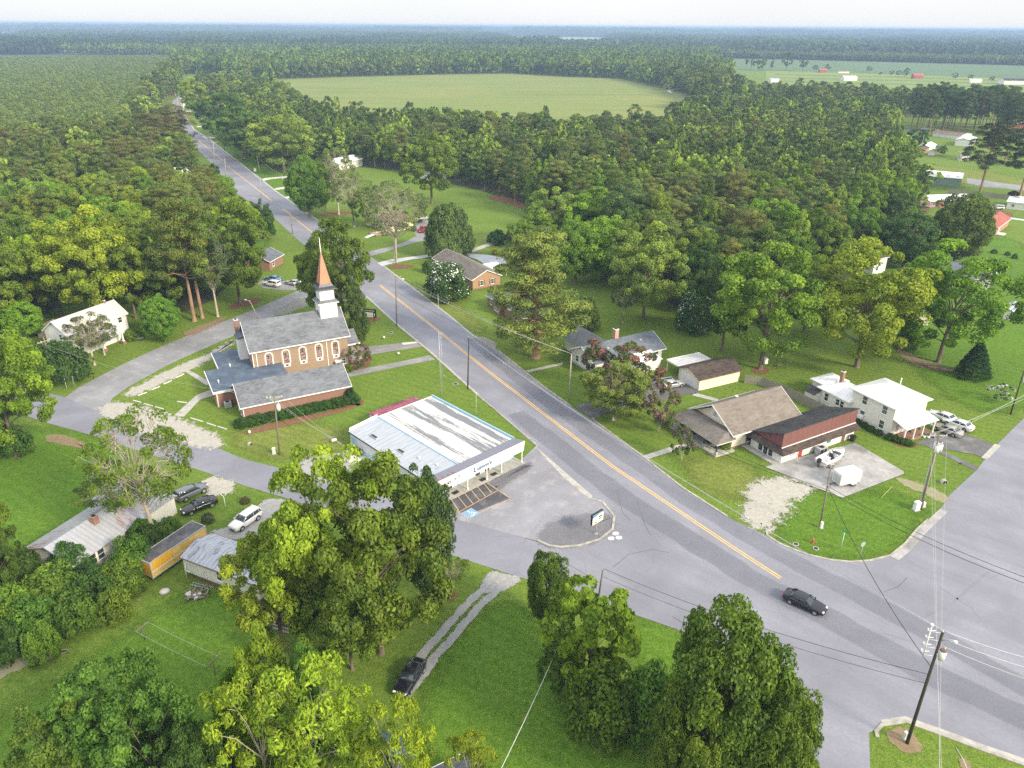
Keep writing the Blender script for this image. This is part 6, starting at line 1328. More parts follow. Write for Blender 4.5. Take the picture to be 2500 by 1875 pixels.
# ---- signs
def signpost(name,label,base,h,board,mat='grey',r=.035,cat='sign'):
    x,y=at(*base); e=empty(name,x,y,0,0,label,cat); mb=MB(); mb.tube([(0,0,0),(0,0,h)],r,6); mb.build('post',M[mat],e); board(e,h); return e
def octo(yaw):
    def f(e,h):
        mb=MB(); c,s=math.cos(yaw),math.sin(yaw)
        pts=[(.38*math.cos(math.pi/8+math.pi*k/4),.38*math.sin(math.pi/8+math.pi*k/4)) for k in range(8)]
        A=[(c*p-s*.03,s*p+c*.03,h-.1+q) for p,q in pts]; B=[(c*p+s*.0,s*p-c*.0,h-.1+q) for p,q in pts]
        mb.add(A+B,[tuple(range(8)),tuple(range(8,16))[::-1]]+[(i,(i+1)%8,8+(i+1)%8,8+i) for i in range(8)]); mb.build('octagon_plate',M['steel'],e)
    return f
def blades(y0):
    def f(e,h):
        for k,yw in enumerate((y0,y0+1.57)):
            c,s=math.cos(yw),math.sin(yw); mb=MB(); mb.obox((0,0),(c,s),(-s,c),-.42,.42,h-.12+.2*k,h+.06+.2*k,-.012,.012); mb.build('street_name_blade',P('green_sign',(.02,.3,.14),.4,.1),e)
    return f
signpost('stop_sign','back of a grey octagonal stop sign on the corner lawn',(2105,1351),2.3,octo(R(20)))
signpost('street_sign','green street name sign on the corner lawn left of the stop sign',(2058,1330),2.7,blades(R(40)),'trim')
signpost('stop_sign','back of a stop sign at the left street corner',(183,961),2.2,octo(R(-40)))
signpost('street_sign','green street name sign beside the left stop sign',(164,965),2.7,blades(R(20)),'trim')
def mailb(e,h): mb=MB(); mb.prism([(-.1,h),(.1,h),(.1,h+.12),(0,h+.2),(-.1,h+.12)],'x',-.25,.25); mb.build('box',M['black'],e)
signpost('post_box','black roadside letter box on the verge of church street',(229,938),1.,mailb,'black',.05,'letter box')
x,y=at(717,708); e=empty('post_box',x,y,0,0,'pale letter box at the end of the drive left of the spire','letter box'); mb=MB(); mb.tube([(0,0,0),(0,0,1.)],.05,6); mb.build('post',M['trim'],e); mb=MB(); mb.prism([(-.12,1.),(.12,1.),(.12,1.15),(0,1.25),(-.12,1.15)],'x',-.3,.3); mb.build('box',M['trim'],e)
# church sign
a=at(893,787); b=at(907,787.5); e=empty('church_sign',a[0],a[1],0,math.atan2(b[1]-a[1],b[0]-a[0])-.1,'church notice board with black header and white letter panel','sign')
for u in (0,1.9): mb=MB(); mb.box(u-.06,-.06,0,u+.06,.06,1.2); mb.build('leg',M['black'],e)
mb=MB(); mb.box(-.6,-.12,.9,2.5,.12,2.7); mb.box(-.6,-.12,2.7,2.5,.12,2.9); bd=mb.build('cabinet',M['black'],e)
mb=MB(); mb.box(-.45,-.14,1.0,1.75,-.121,2.05); mb.build('letter_panel',M['trim'],bd)
mb=MB(); 
r=random.Random(8)
for z in (1.75,1.5,1.25):
    u=-.3
    while u<1.55: q=r.uniform(.08,.22); mb.box(u,-.148,z-.05,u+q,-.1405,z+.05); u+=q+.06
mb.build('letter_row',M['dark'],bd)
mb=MB(); mb.box(-.3,-.135,2.35,2.2,-.121,2.42); mb.box(-.1,-.135,2.5,2.,-.121,2.62); mb.build('header_line',M['grey'],bd)
mb=MB(); mb.box(2.05,-.135,1.2,2.15,-.121,1.9); mb.box(1.95,-.135,1.6,2.25,-.121,1.7); mb.build('cross_mark',M['trim'],bd)
# pylon sign of the store
x,y=at(1460,1301); e=empty('pylon_sign',x,y,0,R(43),'double sided cream store sign with blue band on a thin post at the lot tip','sign')
mb=MB(); mb.tube([(0,0,0),(0,0,3.)],.06,8); mb.build('post',M['grey'],e)
mb=MB(); mb.box(-1.1,-.16,1.95,1.1,.16,3.55); bd=mb.build('cabinet',M['black'],e)
mb=MB(); mb.box(-1.08,-.18,1.97,1.08,-.161,3.5); mb.build('face',P('cream_sign_face',(.75,.73,.58),.5,.05),bd)
mb=MB(); mb.add([(-1.08,-.19,3.05),(-.2,-.19,3.2),(.2,-.19,3.35),(1.08,-.19,3.3),(1.08,-.19,3.5),(-1.08,-.19,3.5)],[tuple(range(6))]); mb.build('blue_band',P('band_blue',(.08,.25,.45),.5,.1),bd,fix=False)
mb=MB(); mb.box(.1,-.19,2.75,.8,-.181,2.95); mb.box(.1,-.19,2.45,.7,-.181,2.6); mb.box(-.7,-.19,2.1,-.2,-.181,2.25); mb.build('print',M['dark'],bd)
mb=MB(); mb.tube([(0,0,.05),(0,0,.12)],.25,10); mb.build('foot',M['conc'],e)
# hydrant, cabinets, small things
x,y=at(1988,1316); e=empty('fire_hydrant',x,y,0,.4,'faded red fire hydrant on the corner lawn','hydrant'); HY=P('faded_red_paint',(.42,.12,.06),.6,.2)
mb=MB(); mb.tube([(0,0,0),(0,0,.1),(0,0,.6),(0,0,.72),(0,0,.84)],[.2,.15,.15,.17,.05],10); mb.build('barrel',HY,e); mb=MB(); mb.tube([(-.28,0,.5),(.28,0,.5)],.08,8); mb.tube([(0,-.28,.42),(0,0,.42)],.1,8); mb.each('nozzle',HY,e)
def cabinet(name,label,base,w_,d,h,mat,yaw=.3,legs=False,cat='cabinet'):
    x,y=at(*base); e=empty(name,x,y,0,yaw,label,cat); mb=MB(); mb.box(-w_/2-.1,-d/2-.1,0,w_/2+.1,d/2+.1,.12); mb.build('base',M['conc'],e); mb=MB(); mb.box(-w_/2,-d/2,.12,w_/2,d/2,h); mb.prism([(-w_/2-.04,h),(w_/2+.04,h),(w_/2,h+.08),(-w_/2,h+.08)],'y',-d/2-.04,d/2+.04); c=mb.build('body',M[mat],e)
    mb=MB(); mb.box(-w_/2+.05,-d/2-.015,.25,-.02,-d/2-.003,h-.08); mb.box(.02,-d/2-.015,.25,w_/2-.05,-d/2-.003,h-.08); mb.each('door',M[mat],c); return e
M['cabgreen']=P('pale_green_cabinet',(.6,.68,.62),.5,.06)
cabinet('utility_cabinet','pale green utility cabinet at the foot of the transformer pole',(2240,1232),.8,.55,1.35,'trim')
cabinet('utility_pedestal','small pale green pedestal beside the church-store pole',(672,1116),.45,.4,1.,'cabgreen',.1)
cabinet('utility_pedestal','short white pedestal at the foot of the corner-lawn pole',(2009,1279),.3,.3,.95,'trim')
cabinet('utility_pedestal','small pale box right of the transformer pole foot',(2258,1224),.35,.3,.7,'trim')
cabinet('utility_pedestal','pale box at the foot of the black pole',(2220,1790),.3,.25,.8,'cabgreen')
cabinet('white_box','white tank-like box on the far verge',(616,427),1.,.8,1.3,'trim')
# propane tank rack
x,y=at(*C1(690,590)); e=empty('gas_tank',x,y,0,.6,'small white gas tank with wooden posts on the lawn behind the store','tank'); mb=MB(); mb.tube([(-.45,0,.5),(-.35,0,.5),(.35,0,.5),(.45,0,.5)],[.1,.24,.24,.1],10); mb.build('tank',M['trim'],e)
mb=MB(); mb.box(-1.2,.2,0,-1.08,.32,1.3); mb.box(.5,.4,0,.62,.52,1.2); mb.box(-1.2,.22,.95,.6,.3,1.05); mb.each('post',M['wood'],e)
x,y=at(*C1(35,525)); e=empty('white_bucket',x,y,0,0,'small white marker cap in the grass beside the church hedge','marker'); mb=MB(); mb.tube([(0,0,0),(0,0,.35),(0,0,.5)],[.22,.25,.1],8); mb.build('cap',M['trim'],e)
# culverts
def culvert(base,yaw,label,r=.45):
    x,y=at(*base); e=empty('culvert_pipe',x,y,.12,yaw,label,'pipe'); mb=MB(); n=14
    for k in range(n):
        t0,t1=2*math.pi*k/n,2*math.pi*(k+1)/n
        for (ra,xa,rb,xb) in ((r,0,r*1.15,0),(r*1.15,0,r*1.15,.5),(r,0,r,.5)):
            mb.add([(xa,ra*math.cos(t0),ra*math.sin(t0)),(xa,ra*math.cos(t1),ra*math.sin(t1)),(xb,rb*math.cos(t1),rb*math.sin(t1)),(xb,rb*math.cos(t0),rb*math.sin(t0))],[(0,1,2,3)])
    mb.build('pipe_ring',M['conc'],e); mb=MB(); mb.add([(.3,r*math.cos(2*math.pi*k/n),r*math.sin(2*math.pi*k/n)) for k in range(n)],[tuple(range(n))]); mb.build('pipe_shade_disc',M['black'],e)  # black disc paints the darkness inside the pipe
culvert(C3(1610,845),R(100),'round concrete pipe mouth in the grass near the side road'); culvert(C1(50,620),R(150),'dark pipe mouth in the lawn left of the church-store pole',.35)
# clothes line
P1_=E1(955,525); P2_=E1(1410,745)
x1,y1=at(*P1_); x2,y2=at(*P2_); dx,dy=x2-x1,y2-y1; L=math.hypot(dx,dy); t_=(dx/L,dy/L); n_=(-t_[1],t_[0])
for i,(x,y) in enumerate(((x1,y1),(x2,y2))):
    e=empty('clothes_post',x,y,0,math.atan2(n_[1],n_[0]),('T-shaped clothes line post nearest the overgrown hedge','T-shaped clothes line post nearest the leafy foreground trees')[i],'clothes post'); mb=MB(); mb.tube([(0,0,0),(0,0,1.9)],.06,6); mb.build('post',M['wood'],e); mb=MB(); mb.box(-.9,-.05,1.85,.9,.05,1.95); mb.build('crossbar',M['wood'],e)
for s in (-.8,.8): wire((x1+n_[0]*s,y1+n_[1]*s,1.96),(x2+n_[0]*s,y2+n_[1]*s,1.96),.15,'clothes line on the %s side of the back lawn posts'%('far' if s>0 else 'near'),.015,'wirepale',name='clothes_line',group='clothes lines')
# rubbish pile with ladder by the mobile home
x,y=at(*E1(1270,225)); e=empty('rubbish_heap',x,y,0,-.3,'grey heap of old boards and white lumps by the mobile home','rubbish'); mb=MB(); r=random.Random(2)
for k in range(26):
    a=r.uniform(0,3.14); u,v=r.gauss(0,.9),r.gauss(0,.6); mb.obox((u,v),(math.cos(a),math.sin(a)),(-math.sin(a),math.cos(a)),-.5,.5,.02+r.random()*.25,.08+r.random()*.3,-.1,.1)
mb.build('boards',M['wood'],e); mb=MB()
for k in range(6): u,v=r.gauss(0,.8),r.gauss(-.3,.4); mb.tube([(u,v,.1),(u+.2,v,.4)],[.3,.15],6)
mb.each('white_lump',M['concw'],e)
a,b=at(*E1(1250,165)),at(*E1(1385,195)); e=empty('ladder',a[0],a[1],.12,math.atan2(b[1]-a[1],b[0]-a[0]),'aluminium ladder lying in the grass below the mobile home','ladder'); L=math.dist(a,b); mb=MB(); mb.box(0,-.25,0,L,-.18,.08); mb.box(0,.18,0,L,.25,.08); mb.each('rail',M['steel'],e); mb=MB(); [mb.box(.2+k*.35,-.18,.02,.26+k*.35,.18,.06) for k in range(int((L-.3)/.35))]; mb.each('rung',M['steel'],e)
# wheel-stop kerbs by the church lawn
for i,(a,b) in enumerate([((1065,250),(1135,225)),((1170,205),(1235,178)),((1262,160),(1325,132)),((1360,108),(1420,80)),((1030,288),(1090,302)),((1115,312),(1180,330)),((1200,335),(1265,352)),((1370,292),(1445,302)),((1475,418),(1570,445)),((1600,455),(1670,478)),((1685,480),(1755,502))]):
    p,q=at(*B4(*a)),at(*B4(*b)); L=math.dist(p,q); mb=MB(); mb.prism([(-.1,0),(.1,0),(.06,.14),(-.06,.14)],'x',0,L); o=mb.build('wheel_stop',M['concw'],loc=(p[0],p[1],.05)); o.rotation_euler=(0,0,math.atan2(q[1]-p[1],q[0]-p[0])); tag(o,'pale concrete wheel stop bar on the grass beside the annex','wheel stop','wheel stops around the church lawn')
# porch plants, letterbox etc. at the white house
WH=fr(59.34,118.51,297.2)
for i,(u,v) in enumerate(((11.2,5.2),(11.6,5.7),(11.9,6.6))):
    x,y=WH(u,v); e=empty('planter',x,y,0,0,('white flower pot below the porch, left one','white flower pot below the porch, right one','purple flowered pot at the porch corner')[i],'planter'); mb=MB(); mb.tube([(0,0,0),(0,0,.4)],[.2,.3],10); mb.build('pot',M['trim'] if i<2 else M['dark'],e)
    mb=MB(); r=random.Random(i)
    for k in range(60): a=r.uniform(0,6.28); d=r.random()*.33; z=.4+r.random()*.35; mb.add([(d*math.cos(a),d*math.sin(a),z),(d*math.cos(a)+.1,d*math.sin(a),z+.05),(d*math.cos(a),d*math.sin(a)+.1,z+.08)],[(0,1,2)])
    mb.build('flowers',P('purple_flowers',(.35,.25,.5),.7,.3) if i==2 else P('pot_greenery',(.05,.12,.03),.7,.3),e)
for i,v in enumerate((1.6,3.8,6.1)):
    x,y=WH(10.9,v); e=empty('hanging_basket',x,y,1.75,0,('leftmost','middle','rightmost')[i]+' green hanging basket under the white porch roof','plant pot'); mb=MB(); mb.tube([(0,0,0),(0,0,.2)],[.12,.2],8); mb.tube([(0,0,.2),(0,0,.68)],.01,3); mb.build('basket',M['dark'],e)
    mb=MB(); r=random.Random(i+9)
    for k in range(90): a=r.uniform(0,6.28); d=.1+r.random()*.25; z=.25-d*.6+r.random()*.2; mb.add([(d*math.cos(a),d*math.sin(a),z),(d*math.cos(a)+.12,d*math.sin(a),z-.05),(d*math.cos(a),d*math.sin(a)+.12,z+.04)],[(0,1,2)])
    mb.build('fern',P('fern_green',(.08,.2,.03),.7,.3),e)
# y-shaped clothes prop, small bench, survey lath
x,y=at(*B4(1755,1105)); e=empty('aerial_post',x,y,0,0,'white V-topped post on the grass between the black sedan and the white SUV','post'); mb=MB(); mb.tube([(0,0,0),(0,0,2.)],.04,5); mb.tube([(0,0,1.9),(-.45,0,2.4)],.05,5); mb.tube([(0,0,1.9),(.45,0,2.4)],.05,5); mb.build('post',M['trim'],e)
a,b=at(*C3(1120,960)),at(*C3(1200,875)); mb=MB(); mb.tube([(0,0,.06),(b[0]-a[0],b[1]-a[1],.06)],.04,5); tag(mb.build('plastic_pipe',P('yellowish_pipe',(.5,.5,.15),.6,.1),loc=(a[0],a[1],0)),'thin yellowish pipe lying in the grass below the office slab','pipe')
a,b=at(*E3(1805,1150)),at(*E3(1880,1290)); mb=MB(); mb.tube([(0,0,.05),((b[0]-a[0])*.5+.1,(b[1]-a[1])*.5-.1,.05),(b[0]-a[0],b[1]-a[1],.05)],.035,5); tag(mb.build('fallen_branch',M['concw'],loc=(a[0],a[1],0)),'pale bare stick lying on the bottom right grass','branch')
x,y=at(*C3(1722,705)); e=empty('low_sign',x,y,0,.3,'tiny black sign stuck in the lawn near the house walk','sign'); mb=MB(); mb.box(-.3,-.02,.35,.3,.02,.6); mb.build('plate',M['black'],e); mb=MB(); [mb.box(a,-.015,0,a+.03,.015,.35) for a in(-.25,.22)]; mb.each('stake',M['black'],e)
for p,lb in ((B1(1537,1240),'white dome lamp on the lawn beyond the church walk'),(B1(1650,1362),'white dome lamp between the two church walks')):
    x,y=at(*p); e=empty('lawn_lamp',x,y,0,0,lb,'lamp'); mb=MB(); mb.tube([(0,0,0),(0,0,.4)],.1,8); mb.build('stem',M['grey'],e); mb=MB(); mb.tube([(0,0,.4),(0,0,.55),(0,0,.72)],[.28,.25,.05],10); mb.build('cap',M['trim'],e)
x,y=at(*z3(370,475)); e=empty('garden_arch',x,y,0,.2,'white arched garden frame on the far verge','arch'); mb=MB(); mb.tube([(-.9,0,0),(-.9,0,1.6),(-.5,0,2.3),(0,0,2.5),(.5,0,2.3),(.9,0,1.6),(.9,0,0)],.14,6); mb.build('frame',M['trim'],e)
e=empty('bench',x+2,y-3,0,.1,'dark bench in front of the white garden arch','bench'); mb=MB(); mb.box(-1.2,-.3,.4,1.2,.3,.5); mb.box(-1.2,.25,.5,1.2,.32,.95); mb.build('seat',M['wood'],e); mb=MB(); mb.box(-1.1,-.25,0,-1.,.25,.4); mb.box(1.,-.25,0,1.1,.25,.4); mb.build('leg',M['wood'],e)
# low furniture in the farmhouse yard
x,y=at(*A4(1075,1265)); e=empty('bathtub',x,y,0,.5,'white upturned tub by the farmhouse bushes','tub'); mb=MB(); mb.tube([(-.8,0,.3),(-.6,0,.3),(.6,0,.3),(.8,0,.3)],[.2,.35,.35,.2],8); mb.build('shell',M['trim'],e)
# pile of logs in the right yard
x,y=at(*B3(1455,1400)); e=empty('log_pile',x,y,0,-.4,'row of sawn logs at the foot of the big green yard tree','logs'); mb=MB()
for k,(u,v,l,r_) in enumerate(((0,0,2.2,.3),(2.3,-.2,2.4,.28),(-1.,1.,1.6,.2),(2.,1.2,2.,.15),(.6,.6,1.8,.18))): mb.tube([(u,v,r_),(u+l,v-.25,r_)],r_,8)
mb.each('log',P('log_wood',(.3,.22,.15),.9,.3),e)
# swing frame
x,y=at(*B3(325,1415)); e=empty('swing_frame',x,y,0,.2,'dark A-shaped garden swing frame by the tree trunk','swing'); mb=MB()
for a in (-1.,1.): mb.tube([(a,-.6,0),(a,0,1.9),(a,.6,0)],.05,5)
mb.tube([(-1,0,1.9),(1,0,1.9)],.05,5); mb.build('frame',M['darkwood'],e); mb=MB(); mb.box(-.6,-.2,.5,.6,.2,.58); mb.tube([(-.5,0,.55),(-.5,0,1.9)],.015,3); mb.tube([(.5,0,.55),(.5,0,1.9)],.015,3); mb.build('seat',M['wood'],e)
x,y=at(1857,893); e=empty('birdhouse',x+.55,y-.5,1.5,.2,'white nest box fixed on the trunk of the big leafy yard tree','nest box'); mb=MB(); mb.box(-.3,-.3,0,.3,.3,1.); mb.prism([(-.4,1.),(.4,1.),(0,1.3)],'y',-.4,.4); mb.build('box',M['trim'],e)
# ================================================================ TREES
def leafmat(name,use_obj=True,c1=(.06,.12,.02),c2=(.10,.17,.03),tr=.3):
    m,nt,out=newmat(name); n=N(nt)
    t=n('Attribute',attribute_name='tint').outputs['Fac']; oi=n('ObjectInfo')
    if use_obj: base=oi.outputs['Color']
    else: base=n.mix(n.ramp(oi.outputs['Random'],[(0.,0.),(.6,.35),(1.,1.)]),c1,c2)
    lo=n.mix(1.,base,(.55,.68,.7),'MULTIPLY'); hi=n.mix(1.,base,(1.5,1.5,1.1),'MULTIPLY')
    c=n.mix(t,lo,hi)
    rr=n('HueSaturation',{'Hue':n.math('ADD',.488,n.math('MULTIPLY',oi.outputs['Random'],.024)),'Saturation':1.,'Value':n.math('ADD',.85,n.math('MULTIPLY',oi.outputs['Random'],.3)),'Color':c}).outputs[0]
    d=n('BsdfPrincipled',{'Base Color':rr,'Roughness':.55,'Specular IOR Level':.25}); tl=n('BsdfTranslucent',{'Color':n.mix(1.,rr,(1.2,1.25,.6),'MULTIPLY')})
    mx=n('MixShader',{0:tr,1:d.outputs[0],2:tl.outputs[0]}); nt.links.new(mx.outputs[0],out.inputs[0]); return m
M['leaf']=leafmat('foliage'); M['leafpine']=leafmat('pine_needles',tr=.15)
M['bark']=P('grey_brown_bark',(.15,.12,.09),.95,.35,3.,stretch=(1,1,.25)); M['barkpine']=P('orange_pine_bark',(.3,.19,.12),.95,.35,3.,stretch=(1,1,.25)); M['barkpale']=P('pale_bare_wood',(.42,.37,.3),.9,.2,3.,stretch=(1,1,.25))
M['blossompink']=P('magenta_blossom',(.36,.11,.19),.7,.3,2.); M['blossomred']=P('crimson_blossom',(.24,.07,.075),.7,.4,1.); M['blossomwhite']=P('white_blossom',(.75,.76,.68),.7,.1)
def mesh_from_leaves(name,V,tint,mats,midx=None,extra=None):
    # V: (n,4,3) quads ; extra MB for twigs
    n=len(V); v=V.reshape(-1,3); ev=[];ef=[]
    nb=0
    if extra is not None: ev=np.array(extra.v) if extra.v else np.zeros((0,3)); ef=extra.f; nb=len(ef)
    allv=np.vstack([v,ev]) if nb else v
    me=bpy.data.meshes.new(name)
    me.vertices.add(len(allv)); me.vertices.foreach_set('co',allv.astype(np.float32).ravel())
    loops=[np.arange(4*n)]; 
    sizes=[np.full(n,4)]
    if nb:
        el=np.concatenate([np.array(f)+4*n for f in ef]); loops.append(el); sizes.append(np.array([len(f) for f in ef]))
    loops=np.concatenate(loops); sizes=np.concatenate(sizes); starts=np.concatenate([[0],np.cumsum(sizes)[:-1]])
    me.loops.add(len(loops)); me.loops.foreach_set('vertex_index',loops.astype(np.int32))
    me.polygons.add(len(sizes)); me.polygons.foreach_set('loop_start',starts.astype(np.int32))
    mi=np.zeros(len(sizes),np.int32)
    if midx is not None: mi[:n]=midx
    if nb: mi[n:]=len(mats)-1; sm=np.zeros(len(sizes),bool); sm[n:]=True; me.polygons.foreach_set('use_smooth',sm)
    for m in mats: me.materials.append(m)
    me.polygons.foreach_set('material_index',mi)
    me.update(calc_edges=True)
    a=me.attributes.new('tint','FLOAT','FACE'); tt=np.full(len(sizes),.5,np.float32); tt[:n]=tint; a.data.foreach_set('value',tt)
    me.validate(); return me
def quads(C,Nn,size,rng,asp=.62,long_dir=None):
    n=len(C); Nn=Nn/np.maximum(np.linalg.norm(Nn,axis=1,keepdims=True),1e-6)
    r=rng.normal(size=(n,3)) if long_dir is None else long_dir+rng.normal(size=(n,3))*.25
    T=r-(r*Nn).sum(1,keepdims=True)*Nn; T/=np.maximum(np.linalg.norm(T,axis=1,keepdims=True),1e-6); B=np.cross(Nn,T)
    s=(size*rng.uniform(.65,1.3,n))[:,None]
    return np.stack([C-T*s*.5,C+B*s*asp*.5+Nn*s*.08,C+T*s*.5,C-B*s*asp*.5+Nn*s*.08],1)
def clumps(kind,H,Rr,rng,nc):
    "returns centres, radii (x,y,z scale)"
    out=[]
    if kind=='round':
        cb=.2*H; ch=(H-cb)/2; zc=cb+ch; lob=rng.uniform(0,6.28,5); la=rng.uniform(.08,.3,5)
        nl=max(6,nc//6)
        for i in range(nl):
            z=1-2*((i+.5)/nl); z=float(np.clip(z+rng.normal()*.12,-.95,.98)); t=i*2.39996+rng.normal()*.35
            lo=1+sum(a*math.cos((k+2)*t+p) for k,(a,p) in enumerate(zip(la,lob)))*.4
            rr=math.sqrt(max(0,1-z*z))**.75; q=rng.uniform(.55,.78)*lo; L=(Rr*rr*q*math.cos(t),Rr*rr*q*math.sin(t),zc+ch*.72*z); lr=Rr*rng.uniform(.26,.42)
            for j in range(max(1,round(nc/nl))):
                d=rng.normal(size=3); d/=np.linalg.norm(d); o=np.array([L[0]/Rr,L[1]/Rr,(L[2]-zc)/ch+.25]); d=d+o*.7; d/=np.linalg.norm(d)
                out.append((L[0]+d[0]*lr,L[1]+d[1]*lr,L[2]+d[2]*lr*.85,Rr*rng.uniform(.1,.19),.8))
    elif kind=='spire':
        cb=.15*H
        lead=[(0,0,1.)]+[(Rr*.55*math.cos(a),Rr*.55*math.sin(a),rng.uniform(.7,.93)) for a in rng.uniform(0,6.28,4)]
        for i in range(nc):
            lx,ly,lh=lead[i%len(lead)]; f=rng.uniform(0,1)**.8; z=cb+(H*lh-cb)*f; w=(1-f)**.75*Rr*(.62 if i%len(lead) else .9); t=rng.uniform(0,6.28); d=w*rng.uniform(.6,1.)
            out.append((lx*(.6+.4*f)+d*math.cos(t),ly*(.6+.4*f)+d*math.sin(t),z,Rr*(.12+.14*(1-f)),1.15))
    elif kind in('pine','pinefull'):
        cb=.42*H if kind=='pine' else .14*H
        for i in range(nc):
            f=(i+.5)/nc; z=cb+(H-cb)*f; prof=1-(f*1.05-.35)**2*1.25; t=i*2.39996+rng.normal()*.4; d=Rr*.95*prof*rng.choice([rng.uniform(.7,1.),rng.uniform(.3,.6)])
            out.append((d*math.cos(t),d*math.sin(t),z+rng.normal()*.3+d*.08,Rr*rng.uniform(.17,.27),.55))
    elif kind=='cone':
        for i in range(nc):
            f=(i+.5)/nc; z=H*(.05+.93*f); w=Rr*(1-f)**.8*.85+.1; t=i*2.39996; out.append((w*math.cos(t),w*math.sin(t),z,Rr*(.34-.22*f),.9))
    elif kind=='dense':
        for i in range(nc):
            z=1-2*((i+.5)/nc); t=i*2.39996+rng.normal()*.3; rr=math.sqrt(max(0,1-abs(z)**2.4)); rad=rng.uniform(.74,1.02)*(1+.1*math.sin(3*t)); out.append((Rr*.85*rr*rad*math.cos(t),Rr*.85*rr*rad*math.sin(t),H*(.56+.4*z*rad),Rr*rng.uniform(.13,.23),.9))
    elif kind=='bush':
        for i in range(nc):
            z=1-((i+.5)/nc); t=i*2.39996+rng.normal()*.3; rr=math.sqrt(max(0,1-z*z)); rad=rng.uniform(.7,1.)
            out.append((Rr*.82*rr*rad*math.cos(t),Rr*.82*rr*rad*math.sin(t),H*(.12+.72*z*rad),Rr*rng.uniform(.2,.33),.85))
    elif kind=='sparse':
        cb=.35*H; ch=(H-cb)/2; zc=cb+ch
        for i in range(nc):
            z=1-2*((i+.5)/nc); t=i*2.39996+rng.normal()*.5; rad=rng.uniform(.75,1.05); rr=math.sqrt(max(0,1-z*z))
            out.append((Rr*.9*rr*rad*math.cos(t),Rr*.9*rr*rad*math.sin(t),zc+ch*.9*z*rad,Rr*rng.uniform(.08,.2),.7))
    elif kind=='willow':
        for i in range(nc):
            f=(i+.5)/nc; z=H*(.12+.8*f); w=Rr*math.sqrt(max(0,1-f**2.2))*rng.uniform(.7,1.); t=i*2.39996; out.append((w*math.cos(t),w*math.sin(t),z,Rr*rng.uniform(.15,.24),1.7))
    return out
